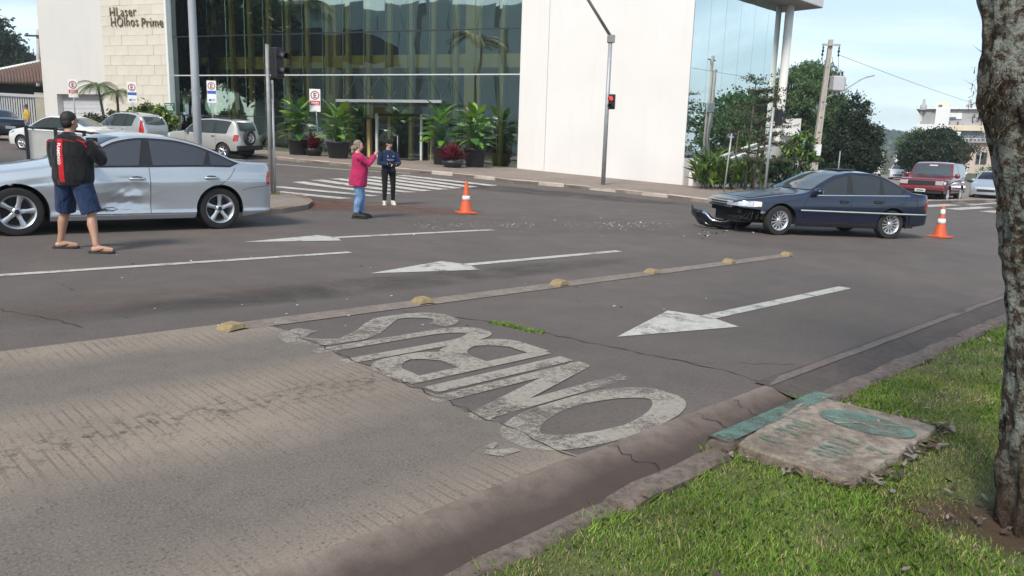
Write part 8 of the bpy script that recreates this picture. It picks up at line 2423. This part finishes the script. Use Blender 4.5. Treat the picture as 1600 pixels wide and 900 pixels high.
M_GREEN_O = mat_paint('green_worn_emblem', (0.15, 0.235, 0.19), 0.46, 8, 0.18, False)
paint_patch(oval((4.36, 1.50), 0.17, 0.26, 0.12), M_GREEN_O)
M_SCR = mat_paint('bare_scratch', (0.34, 0.30, 0.24), 0.3, 9, 0.15, False)
for pts_ in ([(4.20, 1.62), (4.36, 1.50), (4.52, 1.30)], [(4.28, 1.70), (4.33, 1.52), (4.30, 1.34)], [(4.38, 1.44), (4.48, 1.48)]):
    V, F = ribbon('', pts_, 0.016, 0.1075, None); mb = MB(); mb.add([v - base for v in V], F); mb.build('faded_paint', M_SCR, sl)
rg = random.Random(12)
for row, (s0, t0, t1, hs) in enumerate(((4.02, 1.74, 1.62, 0.1), (3.92, 1.46, 1.30, 0.1), (3.74, 1.74, 1.64, 0.1), (3.70, 1.50, 1.38, 0.08))):
    pass
for (s0, t0, wd, ht) in ((3.66, 1.72, 0.055, 0.075), (3.75, 1.71, 0.06, 0.08), (3.85, 1.72, 0.055, 0.08), (3.94, 1.70, 0.06, 0.085), (4.04, 1.72, 0.05, 0.075), (3.70, 1.45, 0.05, 0.075), (3.80, 1.44, 0.06, 0.085), (3.90, 1.45, 0.055, 0.08), (4.0, 1.46, 0.05, 0.075), (3.98, 1.30, 0.06, 0.06)):
    k = rg.random()
    if k < 0.5:
        V, F = ribbon('', oval((s0, t0), wd * 0.55, ht * 0.8, 0.1, 14) + oval((s0, t0), wd * 0.55, ht * 0.8, 0.1, 14)[:1], 0.028, 0.106, None)
    else:
        V, F = ribbon('', [(s0 - wd * 0.4, t0 - ht * 0.8), (s0 + wd * 0.1, t0), (s0 - wd * 0.3, t0 + ht * 0.8), (s0 + wd * 0.5, t0 + ht * 0.6)], 0.032, 0.106, None)
    mb = MB(); mb.add([v - base for v in V], F); mb.build('faded_paint', M_GREEN_F, sl)
# dead leaves along the edges of the cover and in the grass
def litter(name, items, mats, seed):
    rg = random.Random(seed); mb = MB()
    for s, t, L_, dz in items:
        a = rg.random() * 6.28; w = L_ * rg.uniform(0.28, 0.45); R = Euler((rg.uniform(-.5, .5), rg.uniform(-.5, .5), a)).to_matrix(); c = ST(s, t); c.z = lawn_z(c.x, c.y) + dz
        pts = [(-0.5, 0, 0), (-0.2, 0.5, 0.15), (0.2, 0.45, 0.1), (0.5, 0, 0.25), (0.2, -0.45, 0.2), (-0.2, -0.5, 0.1)]
        mb.add([c + R @ Vector((x * L_, y * w, z * w)) for x, y, z in pts], [(0, 1, 2, 3), (0, 3, 4, 5)], rg.randrange(len(mats)))
    o = mb.build(name, mats, None, fix=False); return tag(o, kind='stuff')
rg = random.Random(9); it = []
for k in range(95): it.append((4.68 + abs(rg.gauss(0, 0.05)), rg.uniform(1.15, 1.75) if k % 3 else rg.uniform(1.15, 1.5), rg.uniform(0.03, 0.075), 0.02 + rg.random() * 0.03))
for k in range(80): it.append((rg.uniform(3.5, 4.72), 1.20 - abs(rg.gauss(0, 0.045)), rg.uniform(0.03, 0.075), 0.02 + rg.random() * 0.03))
for k in range(40): it.append((3.44 - abs(rg.gauss(0, 0.04)), rg.uniform(1.2, 1.9), rg.uniform(0.025, 0.06), 0.02 + rg.random() * 0.02))
for k in range(110): it.append((rg.uniform(2.0, 9.0), rg.uniform(-0.8, 1.8), rg.uniform(0.025, 0.07), 0.035))
for k in range(60): it.append((rg.uniform(3.4, 3.9), rg.gauss(0.55, 0.22), rg.uniform(0.03, 0.07), 0.03))
it = [q for q in it if not (3.47 < q[0] < 4.66 and 1.215 < q[1] < 1.9)]
litter('leaf_litter', it, [pmat('dead_leaf_a', (0.13, 0.085, 0.055), 0.9, 0.3), pmat('dead_leaf_b', (0.22, 0.19, 0.165), 0.9, 0.3), pmat('dead_leaf_c', (0.065, 0.045, 0.035), 0.9, 0.3)], 91)
# broken glass and plastic on the tarmac
rg = random.Random(77); mb = MB()
def shard(c, r, m):
    k = rg.randrange(3, 6); a0 = rg.random() * 6; h = r * rg.uniform(0.15, 0.6)
    lo = [Vector((c[0] + r * rg.uniform(.6, 1.2) * math.cos(a0 + 6.28 * i / k), c[1] + r * rg.uniform(.6, 1.2) * math.sin(a0 + 6.28 * i / k), gz(c[0], c[1]) + 0.006)) for i in range(k)]
    mb.prism(lo, (rg.gauss(0, .2) * r, rg.gauss(0, .2) * r, h), m)
for k in range(230):
    px = rg.choice((rg.gauss(675, 22), rg.gauss(800, 18), rg.uniform(640, 1070), rg.gauss(960, 35), rg.gauss(955, 25), rg.gauss(1010, 20))); py = 352 + rg.gauss(0, 2.6) + (px - 860) * -0.008 + (rg.gauss(0, 7) if rg.random() < 0.25 else 0)
    q = P(px, py); shard((q.x, q.y), min(0.03, 0.005 + abs(rg.gauss(0, 0.007))), 0)
for k in range(40):
    px, py = rg.gauss(1120, 22), rg.gauss(362, 5); q = P(px, py); shard((q.x, q.y), rg.uniform(0.006, 0.03), rg.choice((0, 1, 1)))
for k in range(50):
    px, py = rg.uniform(150, 1500), rg.uniform(390, 520); q = P(px, py); shard((q.x, q.y), rg.uniform(0.006, 0.014), rg.choice((0, 2)))
tag(mb.build('glass_debris', [pmat('glass_crumbs', (0.55, 0.57, 0.57), 0.25, 0.2), M_SIGBLACK, M_GUTTER_DARK], None, fix=False), kind='stuff')
# weeds in the joint of the lane, by the kerb
rg = random.Random(15); mb = MB()
def tuft(s, t, n, r, h, dz=0.0):
    for k in range(n):
        c = ST(s + rg.gauss(0, r), t + rg.gauss(0, r * 1.0), dz); a = rg.random() * 6.28; w = Vector((math.cos(a), math.sin(a), 0)) * 0.005; hh = h * rg.uniform(0.4, 1.2)
        mb.add([c - w, c + w, c + Vector((rg.gauss(0, h * .6), rg.gauss(0, h * .6), hh))], [(0, 1, 2)], rg.randrange(3))
for k in range(26): f = rg.random(); tuft(4.47 + 0.12 * f + rg.gauss(0, 0.02), 4.78 - 0.5 * f, 16, 0.025, 0.03)
for k in range(10): tuft(rg.uniform(4.78, 4.95), rg.uniform(1.9, 2.2), 14, 0.03, 0.05, -0.04)
for k in range(10): tuft(3.42 + rg.gauss(0, 0.03), rg.uniform(1.78, 1.95), 14, 0.03, 0.05, 0.02)
for k in range(24): tuft(rg.uniform(1.0, 3.3), 1.80 + rg.gauss(0, 0.03), 16, 0.04, 0.05, 0.02)
tag(mb.build('joint_weeds', M_GRASS[:3], None, fix=False), kind='stuff')
# ------------------------------------------------------------------ far buildings and hills
M_HILL = pmat('wooded_hill', (0.035, 0.058, 0.035), 0.95, 0.45, 0.03, bump=0.6, bscale=0.2)
xs = np.linspace(-900, 1300, 120); V = []; F = []
for j, (y0, hz_) in enumerate(((620, 0), (760, 22), (900, 45), (1000, 47), (1200, 30))):
    for i, x in enumerate(xs):
        hgt = hz_ * (0.72 + 0.2 * math.sin(x * 0.006 + 1.3) + 0.08 * math.sin(x * 0.021) + 0.05 * math.sin(x * 0.05 + j)) + (1.6 * math.sin(x * 0.31 + j * 2) if hz_ > 20 else 0)
        V.append((x, y0, 2 + hgt))
for j in range(4):
    for i in range(119): F.append((j * 120 + i, j * 120 + i + 1, (j + 1) * 120 + i + 1, (j + 1) * 120 + i))
me = bpy.data.meshes.new('hills'); me.from_pydata(V, [], F); me.materials.append(M_HILL); tag(link_mesh('hills', me), kind='structure')
# the wood on the hill in front reads as one mass
rg = np.random.default_rng(5); n = 26000; x = rg.uniform(-500, 800, n); f = rg.random(n); y = 620 + 280 * f
z = 2 + np.interp(y, [620, 760, 900], [0, 22, 45]) * (0.72 + 0.2 * np.sin(x * 0.006 + 1.3) + 0.08 * np.sin(x * 0.021)) + rg.uniform(0, 4, n)
o = leaf_object('hill_wood', np.stack([x, y, z], 1), 5.0, M_LF_D + [M_LF_M[0]], None, 0.9, 6); tag(o, kind='stuff')

M_APT = pmat('apartment_grey', (0.36, 0.355, 0.37), 0.85, 0.08, 0.4); M_APTW = pmat('apartment_white', (0.70, 0.70, 0.69), 0.85, 0.06, 0.4); M_APTC = pmat('apartment_cream', (0.66, 0.55, 0.42), 0.85, 0.06, 0.4)
M_PANE = pmat('far_window_pane', (0.10, 0.12, 0.15), 0.15, 0.2); M_ROOFT = pmat('brown_roof_tiles', (0.135, 0.075, 0.052), 0.9, 0.3, 1.5)
AD = 125.0
apt = thing('apartment_building', 'pale grey and cream apartment block with a rooftop tank house beyond the round tree', 'building', (0, 0, 0))
def fbox(name, px0, px1, py0, py1, D, d0, depth, mat, parent, pxc):
    """a box of a far front that looks square at the road; D the distance of its plane, d0 behind (+) or in front (-) of it"""
    n = AT(pxc, 229, D); n = Vector((n.x, n.y, 0)); R = n.length; n.normalize()
    def on(px, py):
        d = ray(px, py); return CAM_C + d * (R / (d.x * n.x + d.y * n.y))
    c = (px0 + px1) / 2; m = (py0 + py1) / 2
    a, b = on(px0, m), on(px1, m); zt, zb = on(c, py0).z, on(c, py1).z
    q = (a + b) / 2 + n * (d0 + depth / 2); tx = (b - a); tx.z = 0
    return MB().box((q.x, q.y, (zt + zb) / 2), (tx.length, depth, zt - zb), rz=math.atan2(tx.y, tx.x)).build(name, mat, parent)
def abox(name, px0, px1, py0, py1, d0, depth, mat, parent=None):
    return fbox(name, px0, px1, py0, py1, AD, d0, depth, mat, parent or apt, 1490)
abox('block', 1434, 1590, 171, 268, 0, 14, M_APT)
abox('stair_tower', 1457, 1479, 169, 266, -1.2, 4, M_APTW)
abox('lower_block', 1428, 1456.5, 194, 266, -1.0, 4, M_APTW)
abox('cream_band', 1480, 1537, 196, 204.5, -1.0, 1.2, M_APTC)
abox('roof_slab', 1432, 1592, 168, 170.8, -0.6, 15, M_APTW)
abox('tank_house', 1463, 1484, 158.5, 167.8, 3, 6, M_APTC); abox('tank_house', 1530, 1548, 161, 167.8, 3, 6, M_APTC)
abox('tank_house_window', 1466, 1472, 162, 167, 2.9, 0.15, M_PANE)
abox('side_window', 1437, 1441, 174, 190, -0.15, 0.2, M_APTC)
for k, px in enumerate((1443,)): abox('wall_panel', px, 1455, 174, 193, -0.14, 0.2, pmat('apartment_shade_panel', (0.30, 0.295, 0.305), 0.9, 0.1))
w_ = abox('window', 1482, 1503, 176.5, 186, -0.2, 0.25, M_APTW); abox('pane', 1483, 1494, 183, 186, -0.24, 0.1, M_PANE, w_)
for px in (1527, 1533): w_ = abox('window', px, px + 5, 176, 187, -0.2, 0.25, M_APTW); abox('pane', px + 0.8, px + 4.2, 177, 186, -0.3, 0.15, M_PANE, w_)
for px in (1481, 1495): w_ = abox('window', px, px + 3, 190, 195, -0.2, 0.25, M_PANE)
for r_, (y0, y1) in enumerate(((206, 214), (216, 224))):
    for k in range(9):
        px = 1502 + k * 6.2
        w_ = abox('window', px, px + 5.2, y0, y1, -0.22, 0.25, M_APTW if (k + r_) % 3 else M_APT); abox('pane', px + 0.6, px + 4.6, y0 + 0.8, y1 - 0.8, -0.32, 0.15, M_PANE, w_)
abox('balcony', 1480, 1501, 206, 216, -1.0, 1.0, M_APTW)
for px in (1443, 1515): 
    q = AT(px, 166, AD + 2); MB().lathe([(0.5, -0.6), (0.5, 0.2), (0.25, 0.3), (0.15, 1.1)], (q.x, q.y, q.z), 10).build('roof_vent', M_APT, apt)
hs = thing('beige_house', 'low beige house with a dark opening behind the round sign at right', 'house', (0, 0, 0))
def hbox(name, px0, px1, py0, py1, D, depth, mat, parent, d0=0.0):
    return fbox(name, px0, px1, py0, py1, D, d0, depth, mat, parent, 1545 if px0 > 800 else 10)
M_BEIGEW = pmat('beige_wall', (0.50, 0.42, 0.36), 0.85, 0.08, 0.8)
hbox('wall', 1498, 1600, 224, 272, 80, 8, M_BEIGEW, hs); hbox('window', 1525, 1542, 238, 256, 80, 0.4, M_INNER, hs, -0.1); hbox('roof', 1496, 1602, 221, 223.6, 80, 9, M_ROOFG, hs, -0.4)
hbox('pale_pillar', 1505, 1514, 232, 272, 80, 0.5, M_OFFW, hs, -0.6)
# left hand house: tiled roof, dark veranda, wall with a slatted gate
LD = 51.0
lh_ = thing('brown_roofed_house', 'low house with a brown tiled roof left of the clinic', 'house', (0, 0, 0))
r0, r1 = AT(-60, 131, LD - 1.0), AT(70, 131, LD - 1.0); t0_, t1_ = AT(-60, 124, LD + 6), AT(64, 99, LD + 6)
rb = MB(); nn = 26; V = []; F = []
for i in range(nn * 2 + 1):
    f = i / (nn * 2); up_ = 0.07 if i % 2 else 0.0
    V += [r0.lerp(r1, f) + Vector((0, 0, up_)), t0_.lerp(t1_, f) + Vector((0, 0, up_))]
for i in range(nn * 2): F.append((2 * i, 2 * i + 2, 2 * i + 3, 2 * i + 1))
rb.add(V, F); o = rb.build('roof', M_ROOFT, lh_); so = o.modifiers.new('t', 'SOLIDIFY'); so.thickness = 0.12
MB().tube([t0_ + Vector((0, 0, 0.1)), t1_ + Vector((0, 0, 0.1))], 0.16, 8).build('ridge_cap', M_OFFW, lh_)
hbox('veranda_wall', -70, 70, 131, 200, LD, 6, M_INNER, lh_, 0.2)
gw = thing('front_wall', 'cream boundary wall with a pale slatted gate at the far left', 'wall', (0, 0, 0))
hbox('pier', 56, 73, 145, 205, 48.5, 0.3, pmat('cream_wall', (0.62, 0.58, 0.45), 0.85, 0.08), gw); hbox('lintel', -70, 73, 145, 149.5, 48.5, 0.32, M_OFFW, gw, -0.02)
for k in range(16):
    px = -4 + k * 3.75; hbox('slat', px, px + 2.4, 150.5, 203, 48.5, 0.06, M_OFFW, gw, 0.05)
hbox('gate_rail', -6, 56, 150, 152, 48.5, 0.05, M_OFFW, gw, 0.12); hbox('gate_rail', -6, 56, 196, 198, 48.5, 0.05, M_OFFW, gw, 0.12)
q = GX(59, 60); hp_ = thing('utility_pole', 'distant dark pole with wires beside the left edge of the clinic wall', 'utility pole', (q.x, q.y, q.z))
tp_ = AT(60, 46, 60); MB().tube([(0, 0, 0), (tp_.x - q.x, 0, tp_.z - q.z)], 0.14, 10).build('shaft', M_CONCRETE_P, hp_)
MB().box((tp_.x - q.x - 0.2, -0.2, tp_.z - q.z - 0.5), (1.5, 0.1, 0.12)).build('crossarm', M_SIGBLACK, hp_)
for k, (y0, y1) in enumerate(((27, 48), (40, 58))):
    a, e = AT(-10, y0 - 4, 58), AT(58, y1, 60); mb = MB(); mb.tube([a.lerp(e, i / 12) + Vector((0, 0, -0.3 * math.sin(math.pi * i / 12))) for i in range(13)], 0.016, 5); mb.build('cable', M_SIGBLACK, hp_)
# ------------------------------------------------------------------ across the side street: what the clinic's glass mirrors
def REF(px, py, k):
    d = ray(px, py); t = (FA - CAM_C).dot(F_N) / d.dot(F_N); p = CAM_C + d * t
    d.normalize(); r = d - 2 * d.dot(F_N) * F_N
    return p + r * k
a, b = REF(395, 10, 42), REF(830, 6, 40)
ob = thing('grey_warehouse', 'tall blue grey panelled building mirrored in the upper panes of the clinic glass', 'building', (0, 0, 0))
M_BLUEG = pmat('blue_grey_panel', (0.60, 0.68, 0.70), 0.6, 0.06, 0.3, obj_var=0.04); M_BLUED = pmat('panel_joint', (0.30, 0.31, 0.30), 0.7)
dv = (b - a); dv.z = 0; ln = dv.length; dv.normalize(); bk = Vector((dv.y, -dv.x, 0)); 
if bk.x > 0: bk = -bk
an_ = math.atan2(dv.y, dv.x); ztop = (a.z + b.z) / 2
def obx(name, f0, f1, o0, o1, z0, z1, mat, parent=ob):
    c = a + dv * ((f0 + f1) / 2) + bk * ((o0 + o1) / 2); return MB().box((c.x, c.y, (z0 + z1) / 2), (f1 - f0, o1 - o0, z1 - z0), rz=an_).build(name, mat, parent)
obx('core', 0, ln, 0.2, 14, -1, ztop - 0.3, M_BLUED)
npan = 11
for k in range(npan):
    obx('wall_panel', ln * k / npan + 0.05, ln * (k + 1) / npan - (0.05 if k % 3 else 0.6), 0, 0.19, 0, ztop, M_BLUEG)
for k in range(4): obx('shop_window', ln * (0.08 + 0.24 * k), ln * (0.22 + 0.24 * k), -0.06, -0.01, 0.3, 3.2, M_PANE)
obx('yellow_fascia', ln * 0.30, ln * 0.62, -0.5, -0.07, 3.6, 4.7, pmat('fascia_yellow', (0.42, 0.25, 0.02), 0.5, 0.1))
cn_ = thing('dark_canopy', 'broad dark canopy roof on posts, mirrored across the middle panes of the clinic', 'canopy', (0, 0, 0))
zc0 = REF(600, 92, 30).z; zc1 = REF(600, 58, 30).z
obx('canopy_roof', -6, ln * 0.60, -13, -4.5, zc0, zc1, pmat('canopy_navy', (0.018, 0.022, 0.045), 0.5, 0.1), cn_)
for f in (0.0, 0.28, 0.54): obx('canopy_post', ln * f, ln * f + 0.35, -9.0, -8.65, -0.5, zc0, M_OFFW, cn_)
for k, (px, py, kk, sc, lab) in enumerate(((320, 95, 30, 1.25, 'large dark tree across the side street, mirrored at the left of the clinic glass'), (372, 110, 38, 1.1, 'second dark tree across the side street mirrored beside the lamp post'))):
    q = REF(px, 200, kk); z = gz(q.x, q.y)
    if k == 0: mt_ = tree('mirrored_tree', lab, (q.x, q.y, z), 5, 0.35, [((0, 0, 10), (5.0, 5.0, 6.0)), ((3.5, 0, 8), (3.2, 3.2, 4)), ((-3.5, 1, 8), (3.2, 3.2, 4.5)), ((0, 2, 15), (3.5, 3.5, 3))], 260, 60, 1.1, 0.5, M_LF_D, 81, group='trees mirrored in the clinic glass'); o = mt_
    else: o = copy_tree(mt_); o['label'] = lab; o.location = (q.x, q.y, z); o.rotation_euler = (0, 0, 2)
    o.scale = (sc, sc, sc)
for k, (px, kk, h, lab) in enumerate(((478, 26, 11.5, 'tall palm across the side street mirrored above the signal post'), (742, 27, 9.5, 'palm across the side street mirrored near the blank white wall'))):
    q = REF(px, 200, kk); z = gz(q.x, q.y); t_ = thing('mirrored_palm', lab, 'palm', (q.x, q.y, z), 0, 'palms mirrored in the clinic glass'); rg = random.Random(k)
    MB().tube([(0, 0, -0.1), (0.1, 0, h * 0.5), (0, 0, h)], [0.22, 0.16, 0.12], 10).build('trunk', M_BARK, t_)
    for f_ in range(18):
        a_ = f_ * 2.4; up_ = rg.uniform(0.0, 0.9); mb = MB(); L_ = 2.6; sp = [Vector((math.cos(a_) * L_ * f, math.sin(a_) * L_ * f, L_ * (up_ * f - (0.5 + 0.5 * up_) * f * f))) for f in np.linspace(0, 1, 9)]
        for i in range(40):
            f = 0.1 + 0.88 * i / 40; x = f * 8; j = min(7, int(x)); p = sp[j].lerp(sp[j + 1], x - j); tn = (sp[j + 1] - sp[j]).normalized(); sd_ = tn.cross(Vector((0, 0, 1))).normalized(); l2 = 0.75 * math.sin(math.pi * (0.1 + 0.85 * f))
            for sg in (-1, 1): mb.add([p - tn * 0.03, p + tn * 0.03, p + sd_ * sg * l2 * 0.8 + tn * l2 * 0.4 - Vector((0, 0, 0.4 * l2))], [(0, 1, 2)])
        mb.build('frond', M_LF_D[1], t_, (0, 0, h), fix=False)
def REFS(px, py, k):
    c = FA + (side_local(0, 0, 0)).x * F_X + (side_local(0, 0, 0)).y * (-F_N)
    d = ray(px, py); nS = -N; t = (c - CAM_C).dot(nS) / d.dot(nS); p = CAM_C + d * t
    d.normalize(); return p + (d - 2 * d.dot(nS) * nS) * k
q = REFS(1150, 200, 34); z = gz(q.x, q.y)
tree('roadside_tree', 'bushy dark tree across the main road mirrored in the side glass', (q.x, q.y, z), 3, 0.25, [((0, 0, 4.5), (4.5, 4.0, 3.0)), ((3.0, 2, 5.5), (3, 3, 2.5)), ((-3.5, -1, 3.5), (3, 3, 2.4))], 240, 60, 0.8, 0.35, M_LF_M, 82)
q = REFS(1105, 200, 28); z = gz(q.x, q.y); up2 = thing('utility_pole', 'pair of concrete poles across the main road mirrored in the side glass', 'utility pole', (q.x, q.y, z))
MB().tube([(0, 0, 0), (0, 0, 9.6)], [0.2, 0.14], 10).build('shaft', M_CONCRETE_P, up2); MB().box((0.3, 0, 9.3), (1.6, 0.1, 0.1), rz=0.6).build('crossarm', M_CONCRETE_P, up2); bevel(MB().box((-0.5, 0, 5.6), (0.6, 0.6, 0.8)).build('transformer', M_GALV, up2), 0.05)
MB().tube([(0.6, 0.4, 0), (0.6, 0.4, 8.6)], [0.16, 0.12], 10).build('second_shaft', M_CONCRETE_P, up2)
# ------------------------------------------------------------------ the thin haze that pales the hills
hzm = bpy.data.materials.new('haze'); hzm.use_nodes = True
hn = hzm.node_tree
for n_ in list(hn.nodes): hn.nodes.remove(n_)
ho = hn.nodes.new('ShaderNodeOutputMaterial'); hv = hn.nodes.new('ShaderNodeVolumePrincipled')
hv.inputs['Color'].default_value = (0.80, 0.88, 0.97, 1); hv.inputs['Density'].default_value = 0.0004; hv.inputs['Anisotropy'].default_value = 0.2
hn.links.new(hv.outputs[0], ho.inputs['Volume'])
o = MB().box((50, 550, 38.5), (3200, 1700, 85)).build('haze', hzm); tag(o, kind='stuff')
scene.cycles.volume_bounces = 1
